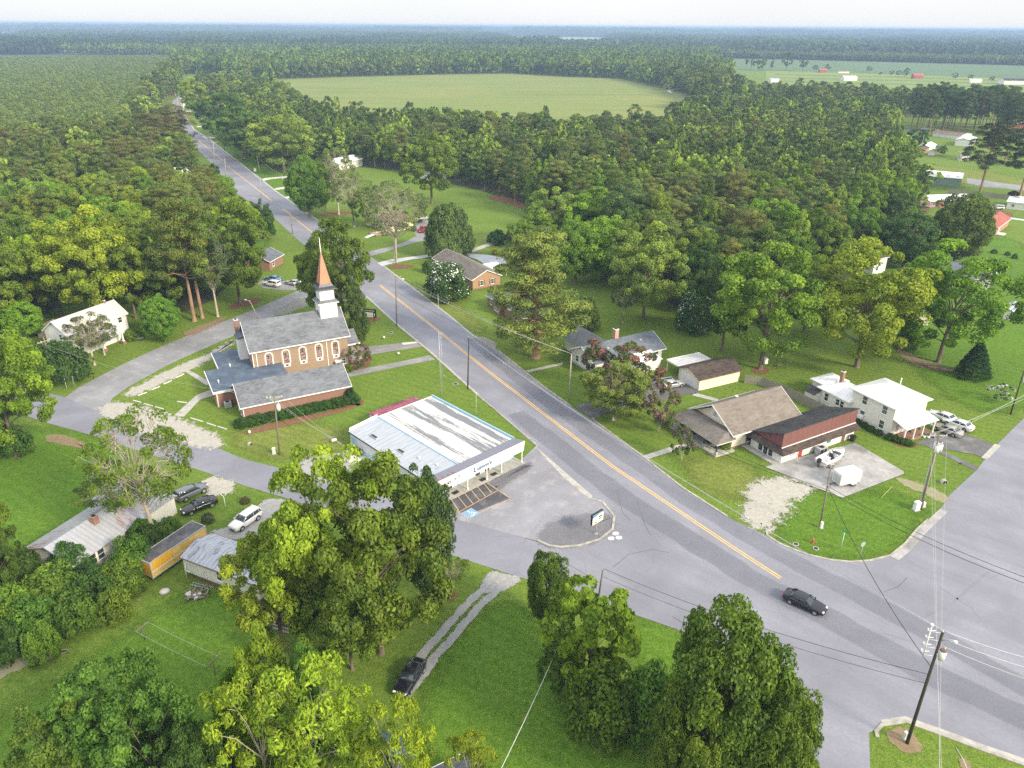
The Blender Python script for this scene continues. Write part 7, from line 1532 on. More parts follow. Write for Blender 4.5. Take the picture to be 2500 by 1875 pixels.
def make_tree(kind,H,Rr,seed,nc,per,ls,bark='bark',leaf='leaf',blossom=None,bfrac=0.,trunk_r=.28,twigs=True,asp=.6,lod=False,stems=1,bare=0.):
    rng=np.random.default_rng(seed); cl=clumps(kind,H,Rr,rng,nc); Vs=[];Ts=[];Ms=[]
    for (x,y,z,r,sz) in cl:
        n=max(3,int(per*rng.uniform(.7,1.3)*(1 if kind!='sparse' else rng.uniform(.4,1.2)))); d=rng.normal(size=(n,3)); d/=np.linalg.norm(d,axis=1,keepdims=True)
        o=np.array([x,y,(z-H*.5)*.8+r*.8]); o/=max(1e-3,np.linalg.norm(o)); 
        d=d+o*.45; d[:,2]+=.25; d/=np.linalg.norm(d,axis=1,keepdims=True)
        rad=r*rng.uniform(.55,1.12,n)**.7; C=np.array([x,y,z])+d*rad[:,None]*np.array([1,1,sz])
        Nn=d+rng.normal(size=(n,3))*.55
        if kind=='willow': V=quads(C,np.c_[d[:,:2],d[:,2]*.2]+rng.normal(size=(n,3))*.3,ls,rng,.35,np.array([0,0,-1.]))
        elif kind in('pine','pinefull'): V=quads(C,Nn,ls,rng,asp)
        elif kind=='spire': V=quads(C,Nn,ls,rng,asp,np.array([0,0,.8]))
        else: V=quads(C,Nn,ls,rng,asp)
        Vs.append(V); ct=np.clip(rng.normal(.42,.2),0,1); Ts.append(np.clip(ct+rng.normal(size=n)*.16,0,1))
        mi=np.zeros(n,np.int32)
        if blossom: 
            pb=bfrac if bfrac<.2 or True else bfrac
            top=(z>H*.45)*1.
            mi[rng.random(n)<(bfrac*(1.6 if rng.random()<.5 else .3)*(.4+top))]=1
        Ms.append(mi)
    V=np.concatenate(Vs); T=np.concatenate(Ts); Mi=np.concatenate(Ms)
    tb=MB(); top=.86*H if kind in('pine','pinefull','cone','spire') else .55*H
    bendx,bendy=rng.normal()*.03*H,rng.normal()*.03*H
    def tp(f,sx=0,sy=0): return (bendx*f*f+sx*f,bendy*f*f+sy*f,top*f-(.15 if f==0 else 0))
    if kind=='bush': 
        for k in range(3): a=k*2.1; tb.tube([(0,0,-.1),(Rr*.3*math.cos(a),Rr*.3*math.sin(a),H*.4)],[.06,.03],4)
    else:
        for st in range(stems):
            a=st*2.4; sx,sy=(Rr*.35*math.cos(a),Rr*.35*math.sin(a)) if stems>1 else (0,0); q=trunk_r/(1 if stems==1 else 1.7)
            tb.tube([tp(0,sx,sy),tp(.04,sx,sy),tp(.35,sx,sy),tp(.7,sx,sy),tp(1,sx,sy)],[q*1.5,q*1.05,q*.85,q*.6,q*.3],7 if not lod else 4)
    if twigs and kind!='bush':
        rng2=random.Random(seed); order=list(range(len(cl))); rng2.shuffle(order)
        mx=int(len(cl)*(.9 if kind in('sparse','pine','pinefull') else .17)) if not lod else 6
        for i in order[:mx]:
            x,y,z,r,_=cl[i]; f=min(.97,max(.35,(z*.62)/top)) if kind not in('pine','pinefull') else min(.98,max(.15,(z-.1*H*.5)/top)); p0=tp(f); m=((p0[0]+x)/2+rng2.gauss(0,.04)*Rr,(p0[1]+y)/2+rng2.gauss(0,.04)*Rr,(p0[2]*.35+z*.65)+rng2.gauss(0,.2))
            tb.tube([p0,m,(x,y,z)],[trunk_r*(.3 if kind!='sparse' else .2),trunk_r*(.17 if kind!='sparse' else .11),trunk_r*.04],4,cap=False)
            if kind=='sparse' or (bare and rng2.random()<bare):
                for _ in range(7 if kind=='sparse' else 4):
                    dx,dy,dz=rng2.gauss(0,1)*r*.9,rng2.gauss(0,1)*r*.9,abs(rng2.gauss(0,1))*r*.9; s_=rng2.uniform(.2,.9); b0=tuple(m[j]*(1-s_)+(x,y,z)[j]*s_ for j in range(3))
                    tb.tube([b0,(b0[0]+dx*.5,b0[1]+dy*.5,b0[2]+dz*.6),(b0[0]+dx,b0[1]+dy,b0[2]+dz)],[.05,.035,.015],3,cap=False)
    mats=[M[leaf]]+([M[blossom]] if blossom else [])
    if lod:
        me=mesh_from_leaves(kind+'_tree',V,T,mats+[M[bark]],Mi,tb); return (None,me)
    cm=mesh_from_leaves('crown',V,T,mats,Mi)
    tm=bpy.data.meshes.new('trunk'); tm.from_pydata(tb.v,[],tb.f); tm.materials.append(M[bark]); tm.polygons.foreach_set('use_smooth',[True]*len(tb.f)); tm.update()
    return (tm,cm)
LIB={}
# canonical trees are 15 m high, 6 m crown radius (bush 4 / 2.5)
LIB['round']=[make_tree('round',15,6,s,154,190,.36,bare=.08) for s in (1,2,3,4)]
LIB['bigleaf']=[make_tree('round',15,6,11,98,80,.75,asp=.8,bare=.1)]
LIB['ailan']=[make_tree('round',15,6,12,110,110,.5,asp=.4,bark='barkpale',bare=.6)]
LIB['spire']=[make_tree('spire',15,5,s,84,260,.38,bark='barkpale') for s in (21,22,23)]
LIB['pine']=[make_tree('pine',15,4.5,s,60,270,.36,'barkpine','leafpine',asp=.28,trunk_r=.25,bare=.2) for s in (31,32,33)]
LIB['pinefull']=[make_tree('pinefull',15,4.5,35,110,300,.36,'barkpine','leafpine',asp=.28,trunk_r=.34,bare=.15)]
LIB['dense']=[make_tree('dense',15,6,s,170,200,.36,trunk_r=.35) for s in (36,37)]
LIB['cone']=[make_tree('cone',15,4,41,90,150,.5,asp=.4)]
LIB['bush']=[make_tree('bush',4,3,s,34,170,.3) for s in (51,52)]
LIB['sparse']=[make_tree('sparse',15,6.5,s,56,140,.36,'barkpale',trunk_r=.33) for s in (61,62)]
LIB['willow']=[make_tree('willow',15,6,71,80,170,.75)]
LIB['crepe']=[make_tree('round',8,4,81,70,150,.3,'barkpale','leaf','blossompink',.17,.1,stems=4)]
LIB['crepered']=[make_tree('round',8,4,82,70,150,.3,'barkpale','leaf','blossomred',.26,.1,stems=4)]
LIB['white']=[make_tree('bush',8,4.5,83,60,220,.36,'bark','leaf','blossomwhite',.12)]
LIB['whitet']=[make_tree('round',8,4,84,44,150,.34,'barkpale','leaf','blossomwhite',.3,.1,stems=3)]
# lighter meshes for trees further off, one mesh each
LIB['lround']=[make_tree('round',15,5.2,s,56,32,.95,lod=True) for s in (101,102,103)]
LIB['lspire']=[make_tree('spire',15,4.2,s,34,46,.95,lod=True,bark='barkpale') for s in (111,)]
LIB['lpine']=[make_tree('pine',15,4.8,s,32,58,.9,'barkpine','leafpine',asp=.4,lod=True,trunk_r=.22) for s in (121,122,123)]
DIM={'round':(15,6),'bigleaf':(15,6),'ailan':(15,6),'spire':(15,5),'pine':(15,4.5),'pinefull':(15,4.5),'cone':(15,4),'dense':(15,6),'bush':(4,3),'sparse':(15,6.5),'willow':(15,6),'crepe':(8,4),'crepered':(8,4),'white':(8,4.5),'whitet':(8,4),'lround':(15,5.2),'lspire':(15,4.2),'lpine':(15,4.8)}
G1=(.15,.225,.028); YG=(.27,.335,.03); DG=(.078,.135,.028); PG=(.13,.17,.04); OG=(.18,.21,.042); BG=(.11,.165,.05); BR=(.2,.31,.028); LG=(.235,.3,.06); PO=(.17,.185,.045)
_cnt={}
def plant(kind,x,y,h,rad,col,label,cat='tree',group=None,name=None,yaw=None,z=0.):
    lib=LIB[kind]; k=_cnt.get(kind,0); _cnt[kind]=k+1; tm,cm=lib[k%len(lib)]; H0,R0=DIM[kind]
    name=name or {'pine':'pine_tree','pinefull':'pine_tree','lpine':'pine_tree','bush':'bush','cone':'cedar_tree','crepe':'blossoming_tree','crepered':'blossoming_tree','white':'blossoming_tree','whitet':'blossoming_tree','willow':'willow_tree'}.get(kind,'broadleaf_tree')
    yaw=random.uniform(0,6.28) if yaw is None else yaw
    if tm is None:
        e=bpy.data.objects.new(name,cm); COL.objects.link(e); e.color=(*col,1)
    else:
        e=bpy.data.objects.new(name,None); COL.objects.link(e); e.empty_display_size=.5
        for nm,me in (('trunk',tm),('crown',cm)):
            o=bpy.data.objects.new(nm,me); COL.objects.link(o); o.parent=e; o.color=(*col,1)
    e.location=(x,y,z); e.rotation_euler=(0,0,yaw); e.scale=(rad/R0,rad/R0,h/H0)
    return tag(e,label,cat,group)
TREEPTS=[]
def T(kind,bx,by,ty,wpx,col,label,cat='tree',group=None,name=None,hmax=24,z=0.):
    "tree from its foot (bx,by), the height of its top ty and its crown width, all surveyed from the photo"
    x,y=at(bx,by); h=min(hmax,hgt((bx,by),ty)); 
    dep=proj(x,y,h*.6)[2]; rad=wpx/2*dep/FOC; TREEPTS.append((x,y,rad))
    return plant(kind,x,y,h/ .97,rad*1.04,col,label,cat,group,name,z=z)
# ---- foreground
T('round',832,1590,1150,280,YG,'big yellow-green tree in the left foreground, left one of the pair by the mobile home')
T('round',940,1600,1175,330,G1,'big green tree in the left foreground, right one of the pair, hiding the street')
T('dense',1050,1470,1160,150,(.075,.125,.04),'dark glossy tree at the left front corner of the store')
T('round',700,1590,1340,230,YG,'lower yellow-green tree overhanging the end of the mobile home')
T('round',870,1640,1430,200,G1,'smaller green tree below the big foreground pair')
T('sparse',1106,1462,1355,95,G1,'small thin tree beside the gravel wheel tracks')
T('ailan',800,2010,1655,270,YG,'bright yellow-green tree with curly leaves at the bottom edge','tree')
T('ailan',690,2030,1690,240,YG,'bright yellow-green tree at the bottom edge, left neighbour of the tallest one')
T('ailan',1000,2080,1735,170,YG,'bright yellow-green tree at the bottom edge beside the parked black sedan')
T('ailan',1170,2060,1815,130,YG,'low yellow-green treetop with bare twigs at the bottom edge')
T('spire',700,1890,1545,190,BR,'upright green tree in the foreground, left of the black sedan')
T('spire',780,1860,1600,150,(.10,.19,.03),'darker upright green tree between upright tree and black sedan')
T('spire',620,1880,1640,130,BR,'small upright tree at the edge of the shady back lawn')
T('round',360,1960,1640,240,(.105,.175,.032),'large dark green tree at the bottom left, topmost of the clump')
T('round',240,2020,1760,230,(.12,.19,.03),'dark green tree at the bottom left, left one of the clump')
T('round',440,2060,1730,220,(.105,.175,.03),'dark green tree at the bottom left, right one of the clump')
T('round',540,2080,1800,170,DG,'dark shaded tree at the bottom left between clump and upright tree')
T('dense',1340,1530,1355,105,(.11,.17,.025),'dark green tree at the road edge, top of the bottom clump')
T('bigleaf',1440,1690,1440,205,BR,'bright large-leaved tree in front of the short pole')
T('round',1375,1690,1565,100,(.12,.19,.03),'fern-like bush left under the large-leaved tree')
T('bush',1480,1770,1620,200,(.14,.22,.025),'wide light green bush on bare soil in the bottom lawn','bush')
T('bush',1600,1770,1630,200,(.12,.2,.03),'wide green bush between light bush and the big bottom tree','bush')
T('dense',1735,1960,1490,300,(.12,.19,.028),'tall full green tree at the bottom centre-right beside the side street')
T('dense',1860,2010,1660,210,(.12,.185,.025),'lower green tree right beside the side street at the bottom edge')
T('round',1690,1990,1660,200,G1,'green tree left under the tall full tree at the bottom edge')
# ---- left edge
T('round',45,1130,845,220,BR,'bright green tree at the left edge above the street')
T('round',-30,1140,880,200,BR,'bright green tree cut by the left edge above the street')
T('bush',40,1125,1050,90,DG,'dark rounded bush under the bright tree at the left edge','bush')
T('round',-10,1430,1235,140,G1,'green tree at the left edge beside the bright lawn')
T('round',20,1480,1300,110,(.10,.17,.03),'smaller green tree at the left edge above the overgrown hedge')
hb=[(30,1530,1380,150),(110,1560,1400,140),(60,1440,1350,130),(150,1480,1350,150),(200,1545,1430,120),(250,1490,1380,130),(310,1455,1350,120),(340,1400,1310,120),(385,1365,1290,80),(290,1520,1450,90),(330,1460,1390,80),(15,1620,1480,120),(120,1620,1520,90),(420,1315,1275,60),(190,1420,1340,110),(-40,1560,1400,150),(365,1345,1275,90)]
for i,(a,b,c,d) in enumerate(hb): T('bush',a,b,c,d,[G1,(.10,.18,.025),(.065,.13,.025)][i%3],'overgrown vine-covered shrub between the rusty roofed house and the back lawn','bush','overgrown hedge shrubs on the left',hmax=5.)
T('sparse',388,1345,1030,250,G1,'dying tree with pale bare branches over the rusty roofed house')
T('sparse',300,1300,1150,170,(.12,.18,.03),'half bare pale limb tree leaning over the bright left lawn')
T('bush',410,1330,1290,60,G1,'green scrub at the foot of the dying tree','bush')
T('bush',512,1283,1262,34,(.12,.13,.06),'thin brownish shrub below the black sedan','bush')
T('bush',603,1236,1222,26,(.14,.12,.06),'small dry shrub on the grass above the white SUV','bush')
# ---- round the church
T('round',842,815,530,160,(.14,.215,.03),'tall dark yellow-green tree right behind the church steeple')
T('round',800,790,610,130,(.17,.24,.03),'yellowish tree left of the copper spire tip')
T('spire',868,850,690,80,(.09,.14,.035),'narrow upright tree between steeple and main road')
T('bush',739,695,675,30,DG,'low dark bush behind the silver sedan on the drive','bush')
T('crepe',878,905,852,58,(.07,.12,.03),'magenta blossoming shrub at the church front corner','blossoming shrub')
T('bush',850,912,895,28,G1,'small green bush at the church window corner','bush')
T('bush',858,982,950,26,(.05,.09,.03),'dark bush at the right end of the church wing','bush')
CH_=fr(-46.4,115.3,28.4)
for k in range(13):
    x,y=CH_(-.6+k*1.62,-1.9); plant('bush',x,y,1.7,1.55,(.055,.12,.02),'clipped dark green hedge bush along the church wing wall','bush','hedge bushes along the church wing')
W2_=fr(59.34,118.51,297.2)
for k in range(5):
    x,y=W2_(1.+k*1.5,-.8); plant('bush',x,y,1.,.9,(.06,.12,.02),'low shrub along the side wall of the white two-storey house','bush','shrubs along the white house')
for k in range(4):
    x,y=W2_(9.0+k*.9,-.5+k*.35); plant('bush',x,y,1.2,1.,(.07,.13,.02),'dense shrub at the porch corner of the white two-storey house','bush','shrubs along the white house')
# ---- left woods in front
T('pine',473,795,475,160,(.15,.19,.035),'tall leaning pine with bare trunk at the left wood edge, left one',hmax=26)
T('pine',492,787,490,140,(.14,.185,.035),'tall pine with bare trunk at the left wood edge, right one',hmax=26)
T('sparse',530,783,565,110,(.10,.15,.05),'vine-hung tree with pale dead branches right of the tall pines')
T('round',584,752,500,165,(.14,.21,.03),'large oak with forked trunk on the mulch bed behind the street lamp')
T('round',250,800,535,210,(.28,.31,.03),'big yellow-green tree with orange forked limbs behind the farmhouse')
T('round',330,790,590,130,(.18,.24,.03),'yellow-green tree right of the big forked tree')
T('round',150,790,600,150,(.19,.25,.03),'yellow-green tree left of the big forked tree')
T('round',20,830,600,170,(.16,.22,.03),'yellowish tree with orange trunk at the left edge')
T('dense',402,845,738,92,(.15,.26,.03),'bushy bright green tree right of the farmhouse')
T('dense',70,845,755,90,BR,'light green young tree left of the farmhouse')
T('bush',155,945,845,130,(.075,.14,.035),'huge round green bush in front of the farmhouse','bush')
T('sparse',231,905,785,110,(.12,.15,.05),'thin pale-stemmed tree in front of the farmhouse')
T('sparse',255,880,795,80,(.12,.15,.06),'second thin tree in front of the farmhouse porch')
T('bush',325,840,815,50,G1,'bush at the right corner of the farmhouse','bush')
T('bush',40,905,820,120,DG,'dark bush at the left edge below the farmhouse','bush')
# ---- across the road
T('pinefull',1307,872,566,230,(.19,.22,.05),'huge roadside pine with orange tinted needles and thick trunk',hmax=25)
T('bush',1422,800,720,85,(.12,.18,.04),'round pale green bushy tree on the lawn right of the huge pine','tree')
T('sparse',1518,785,690,70,(.12,.15,.04),'slender multi-stemmed small tree on the shaded lawn')
T('round',1568,775,560,170,LG,'light green tree with pale trunk on the shaded lawn edge')
T('dense',1473,685,530,150,BR,'rounded bright green tree at the end of the curved lawn')
T('dense',1400,690,535,120,(.17,.27,.03),'bright green tree left of the rounded one at the lawn end')
T('white',1090,728,635,118,(.055,.12,.025),'round dark bush-tree covered in white blossom beside the brick ranch house','blossoming tree')
T('white',1692,802,690,95,(.06,.13,.03),'white blossoming tree at the dark wood edge behind the lawn','blossoming tree')
T('bush',1040,668,638,28,DG,'dark round shrub left of the white blossoming bush-tree','bush')
T('round',1855,893,588,250,(.19,.27,.03),'largest leafy yard tree, left one of the right-hand three')
T('round',1760,850,640,140,(.08,.15,.03),'dark green tree left behind the largest yard tree')
T('round',2090,885,598,260,(.27,.32,.03),'yellowish leafy yard tree, middle one of the right-hand three')
T('round',2289,870,600,240,(.17,.27,.025),'open green yard tree, right one of the right-hand three')
T('cone',2372,905,822,72,(.03,.07,.02),'dense dark conical cedar in the right yard')
T('cone',2206,838,745,46,DG,'dark narrow cedar between the middle and right yard trees')
T('willow',1092,626,508,112,(.13,.19,.06),'drooping grey-green tree behind the brick ranch roof')
T('sparse',962,645,455,170,(.17,.2,.08),'sparse pale-limbed tree in front of the yellow house')
T('sparse',860,560,430,110,(.16,.2,.06),'thin light tree left of the yellow house')
T('round',903,560,470,80,G1,'green tree between thin light tree and yellow house')
T('round',1048,500,338,130,(.17,.22,.035),'yellow-green tree at the top left corner of the big lawn')
T('dense',752,535,392,105,(.13,.22,.025),'full dark green tree on the verge left of the bare-trunked tree')
T('round',790,520,400,70,(.09,.17,.025),'narrow green tree joined to the full one on the verge')
T('sparse',822,530,372,95,(.15,.19,.05),'tall tree with pale split trunk at the verge')
T('spire',642,592,500,60,DG,'dark upright bush-tree left of the road above the lawn')
T('bush',612,540,498,50,DG,'dark low bush left of the road','bush')
T('dense',540,518,437,72,BR,'round bright green tree left of the road near the tiny cottage')
T('round',512,455,412,40,DG,'small dark tree beside the tiny cottage')
T('pine',425,400,266,110,(.15,.14,.05),'brownish pine at the left road edge, taller one')
T('pine',372,415,298,90,(.14,.14,.05),'brownish pine at the left road edge, lower one')
T('round',687,430,285,150,LG,'pale green forked tree at the far right verge')
T('round',590,395,280,120,(.12,.19,.04),'light green tree at the shadowed wood edge right of the far road')
T('round',540,350,225,110,(.08,.15,.03),'green tree overhanging the far road, near the garden arch')
T('round',470,290,190,70,YG,'yellowish tree at the inside of the far road bend')
T('dense',2200,640,505,135,(.085,.14,.035),'dense dark round-topped tree at the right wood end, left one')
T('dense',2322,637,463,145,(.12,.165,.035),'dense dark round-topped tree at the right wood end, right one')
T('pine',2385,458,282,110,(.05,.08,.03),'dark leaning pine at the right edge by the yard road, left one',hmax=26)
T('pine',2482,462,296,110,(.05,.08,.03),'dark leaning pine at the right edge by the yard road, right one',hmax=26)
T('pine',2445,380,250,90,(.05,.09,.035),'dark pine behind the two leaning pines at the right edge')
T('round',2222,358,303,44,(.05,.12,.03),'dark round tree left of the white-roofed small house')
T('round',2290,366,342,20,G1,'small slim tree right of the garden shed')
T('bush',2467,462,448,26,(.06,.03,.04),'dark purple bush at the right edge fence','bush')
T('bush',2382,466,452,22,BR,'light green bush in front of the long fence','bush')
T('bush',2437,890+60,925,34,(.06,.12,.03),'small round tree with white blossom on the right lawn','bush') if 0 else None
T('whitet',2441,965,925,50,(.06,.12,.03),'small white blossoming tree on the right lawn near the side road','blossoming tree')
T('bush',2483,757,730,36,DG,'round dark bush by the little tin shed at the right edge','bush')
T('bush',2422,602,592,18,DG,'small dark bush in the right lawn, left one','bush')
T('bush',2455,607,597,14,DG,'small dark bush in the right lawn, middle one','bush'); T('bush',2472,614,602,16,DG,'small dark bush in the right lawn, right one','bush')
T('crepered',1505,968,832,150,(.09,.12,.04),'large crimson blossoming tree in front of the dark roofed ranch house','blossoming tree')
T('crepe',1450,950,850,70,(.09,.12,.04),'pink blossoming tree left beside the crimson one','blossoming tree')
T('sparse',1498,1022,905,120,(.19,.19,.04),'olive-yellow feathery tree at the front drive')
T('round',1500,1021,893,150,(.19,.215,.045),'full olive-yellow tree at the roadside drive')
T('crepe',1609,1048,940,88,(.13,.14,.05),'pink blossoming tree at the bungalow drive','blossoming tree')
T('crepe',1667,1120,1042,56,(.08,.13,.03),'small magenta blossoming tree on the bungalow front lawn','blossoming tree')
T('bush',1772,1090,1078,30,BR,'low leafy plants at the bungalow porch end','bush')
T('bush',1935,886+2,872,50,(.1,.14,.04),'low bed of shrubs around the middle yard tree trunk','bush') if 0 else None
T('bush',1208,595,560,50,(.06,.13,.04),'blue-green bush at the end of the curving drive','bush'); T('cone',1236,595,563,18,DG,'thin dark cedar by the dark car on the drive')
x,y=at(1207,620); e=plant('bush',x,y,1.6,1.7,(.35,.28,.03),'round yellow-orange flower bush in the drive loop','bush')
for bx,by,ty,w_,c_,lb in [(1300,655,530,110,G1,'mid green tree at the corner of the big lawn, left of the bright rounded pair'),(1352,610,465,130,LG,'pale green tree behind the bright rounded pair at the lawn end'),(1450,625,470,140,BR,'bright tree behind the rounded tree at the lawn end'),(1535,700,545,130,G1,'green tree between the rounded tree and the pale-trunked tree'),(1625,745,590,140,G1,'green tree right of the pale-trunked lawn tree'),(1665,700,540,130,LG,'pale green tree behind the white blossoming tree'),(1700,760,600,120,DG,'dark tree left behind the largest yard tree, by the white blossom'),(1960,800,620,130,G1,'green tree filling the gap between the left and middle yard trees'),(1900,720,560,120,(.12,.22,.03),'bright green tree behind the gap of the yard trees'),(2190,790,640,90,G1,'green tree between the middle and right yard trees'),(1500,640,480,110,(.09,.16,.05),'dull green tree behind the lawn end trees')]: T('round',bx,by,ty,w_,c_,lb)
# ---- pines lined up by the long shed
rr=random.Random(12)
for k in range(36):
    t=k/35; px=2215+t*200+rr.uniform(-5,5); py=302+rr.uniform(-14,14)-t*4
    x,y=at(px,py); plant('pine',x,y,rr.uniform(23,28),rr.uniform(5.,6.6),(.085,.135,.04),'tall dark bare-trunked pine in the row by the long low shed','tree','row of tall pines on the right')
for k in range(10):
    px=2400+rr.uniform(0,110); py=rr.uniform(285,330); x,y=at(px,py); plant('pine',x,y,rr.uniform(22,27),rr.uniform(5,6.4),(.09,.14,.045),'tall dark bare-trunked pine in the row by the long low shed','tree','row of tall pines on the right')
for k,(px,py,h) in enumerate([(1979,163,9),(2009,163,10),(2110,165,9),(2138,172,5),(2182,174,8),(2198,175,8),(2203,166,8),(2320,179,8),(2358,180,7),(2410,184,7),(2165,172,7)]):
    x,y=at(px,py); plant('lround',x,y,h,h*.5,(.05,.09,.035),'small dark lone tree standing on the far meadow','tree','lone trees on the far meadow')
for px,py,h,rd,lb in [(1823,163,26,9,'ragged tall tree left of the far green field'),(1873,163,27,3,'tall vine-wrapped dead trunk before the far green field'),(1908,163,29,8,'broad ragged tree right of the tall vine-wrapped trunk'),(1949,165,24,7,'conical ragged tree nearest the red barn')]:
    x,y=at(px,py); plant('lround' if rd>4 else 'lspire',x,y,h,rd,(.09,.11,.06),lb)
# ================================================================ WOODS
def pip(x,y,poly):
    c=False; n=len(poly); j=n-1
    for i in range(n):
        xi,yi=poly[i]; xj,yj=poly[j]
        if (yi>y)!=(yj>y) and x<(xj-xi)*(y-yi)/(yj-yi)+xi: c=not c
        j=i
    return c
road_poly=w(junction)
ZM=w([(520,300,0),(545,345,0),(585,385,0),(625,412,0),(690,430,0),(760,400,0),(900,415,0),(1000,425,0),(1100,452,0),(1180,470,0),(1260,500,0),(1335,528,0),(1420,600,0),(1560,690,0),(1650,745,0),(1740,770,0),(1800,740,0),(1980,700,0),(2150,650,0),(2180,590,0),(2230,560,0),(2240,480,0),(2205,430,0),(2185,380,0),(2170,330,0),(2140,300,0),(2190,270,0),(2280,262,0),(2300,215,14),(2120,208,14),(1900,198,14),(1700,222,14),(1630,246,18),(1500,272,18),(1300,268,18),(1180,262,18),(1060,262,18),(900,258,18),(760,242,18),(690,212,16),(640,200,14),(600,195,14),(520,195,14),(440,196,14),(470,240,0)])
ZL=w([(-250,480,12),(-60,360,12),(150,332,12),(310,305,12),(325,300,0),(368,300,0),(400,345,0),(430,395,0),(460,430,0),(500,450,0),(480,500,0),(540,560,0),(560,620,0),(600,640,0),(560,700,0),(520,740,0),(460,770,0),(360,780,0),(300,735,0),(200,735,0),(90,790,0),(-100,900,0),(-400,800,0)])
HOLES=[w(q) for q in ([(660,470),(640,440),(720,445),(1100,452),(1300,530),(1310,560),(700,620)],[(380,480),(510,440),(530,470),(420,520)],[(2120,590),(2240,560),(2200,700),(2120,680)])]
builds=[]
for o in list(COL.objects):
    if o.parent is None and o.get('category') in ('house','shed','garage','church','store','barn','mobile home','carport'): builds.append((o.location.x,o.location.y,9.))
def hexpts(poly,s,rnd,jit=.35):
    xs=[p[0] for p in poly]; ys=[p[1] for p in poly]; out=[]; y=min(ys); k=0
    while y<max(ys):
        x=min(xs)+(k%2)*s/2
        while x<max(xs):
            a,b=x+rnd.uniform(-jit,jit)*s,y+rnd.uniform(-jit,jit)*s
            if pip(a,b,poly): out.append((a,b))
            x+=s
        y+=s*.87; k+=1
    return out
def clear(x,y,rad=0):
    if pip(x,y,road_poly): return False
    for hp in HOLES:
        if pip(x,y,hp): return False
    for bx,by,br in builds:
        if (x-bx)**2+(y-by)**2<br*br: return False
    for tx,ty,tr in TREEPTS:
        if (x-tx)**2+(y-ty)**2<(tr*.6)**2: return False
    return True
rnd=random.Random(21); woods=[]
for poly,zone in ((ZM,'M'),(ZL,'L')):
    for x,y in hexpts(poly,8.6 if zone=='M' else 8.,rnd):
        if not clear(x,y): continue
        u=x/(y+1e-6); ns=math.sin(x*.021+1.3)+math.cos(y*.024+x*.01)
        if zone=='M':
            pp=.16 if y<330 else (.3 if y<400 else .5)
            if u<.1: pp*=.5
            pp+=.15*ns
        else: pp=.3+.12*ns
        woods.append((math.hypot(x,y),x,y,'pine' if rnd.random()<pp else 'broad',zone))
woods.sort(); cntk={'pine':0,'broad':0}; rest=[]
for d,x,y,k,zone in woods:
    if cntk[k]>=(220 if k=='broad' else 230) or len(rest)<0: rest.append((x,y,k)); continue
    cntk[k]+=1
    if k=='pine':
        h=rnd.uniform(15,20); col=rnd.choice([PG,PG,(.09,.14,.035),(.17,.2,.05),(.11,.16,.045),(.2,.215,.055)]) if zone=='M' else rnd.choice([PO,OG,PG])
        lb=('pine with clumped needles in the woods between the big lawn and the brown crop field','pines in the middle woods') if zone=='M' else ('olive tinted pine in the woods left of the main road','pines in the left woods')
        plant('pine',x,y,h,rnd.uniform(4.6,6.6),col,lb[0],'tree',lb[1])
    else:
        sp=rnd.random()<.35 and zone=='M'; h=rnd.uniform(11,19)*(1. if not sp else 1.1)
        col=rnd.choice([G1,G1,BG,(.17,.25,.03),(.13,.2,.03),LG,LG,(.1,.16,.03),BR,YG]) if zone=='M' else rnd.choice([G1,(.18,.24,.03),YG,(.22,.28,.03),(.15,.22,.03),BR,LG])
        if zone=='M' and sp: col=rnd.choice([BR,(.2,.3,.04),G1,(.25,.33,.04)])
        lb=('broadleaf tree in the woods between the big lawn and the brown crop field','broadleaf trees in the middle woods') if zone=='M' else ('broadleaf tree in the woods left of the main road','broadleaf trees in the left woods')
        plant('spire' if sp else 'round',x,y,h,rnd.uniform(4.6,8.2)*(.8 if sp else 1),col,lb[0],'tree',lb[1])
print('individual wood trees',cntk,'rest',len(rest))
# dark litter under the woods
def hullsheet(name,poly,z): return sheet(name,poly,z,M['wfloor'],True)
M['wfloor']=P('leaf_litter',(.05,.058,.022),.95,.4,.3)
hullsheet('forest_floor',ZM,.02); hullsheet('forest_floor',ZL,.02)
for hp in HOLES[:1]: sheet('lawn',hp,.026,M['grass'],True)
soft('lawn',[(395,300),(430,345),(455,395),(475,430),(520,470),(600,560),(640,600),(600,640),(560,700),(480,720),(500,640),(520,560),(440,480),(420,420)],.026,M['lushgrass'],5.,step=4.)
soft('lawn',[(470,300),(540,345),(620,430),(700,520),(760,540),(690,440),(600,395),(530,335)],.028,M['lushgrass'],4.,step=4.)
soft('lawn',[(2120,590),(2240,560),(2230,700),(2120,690),(2060,700)],.026,M['lushgrass'],3.,step=4.)
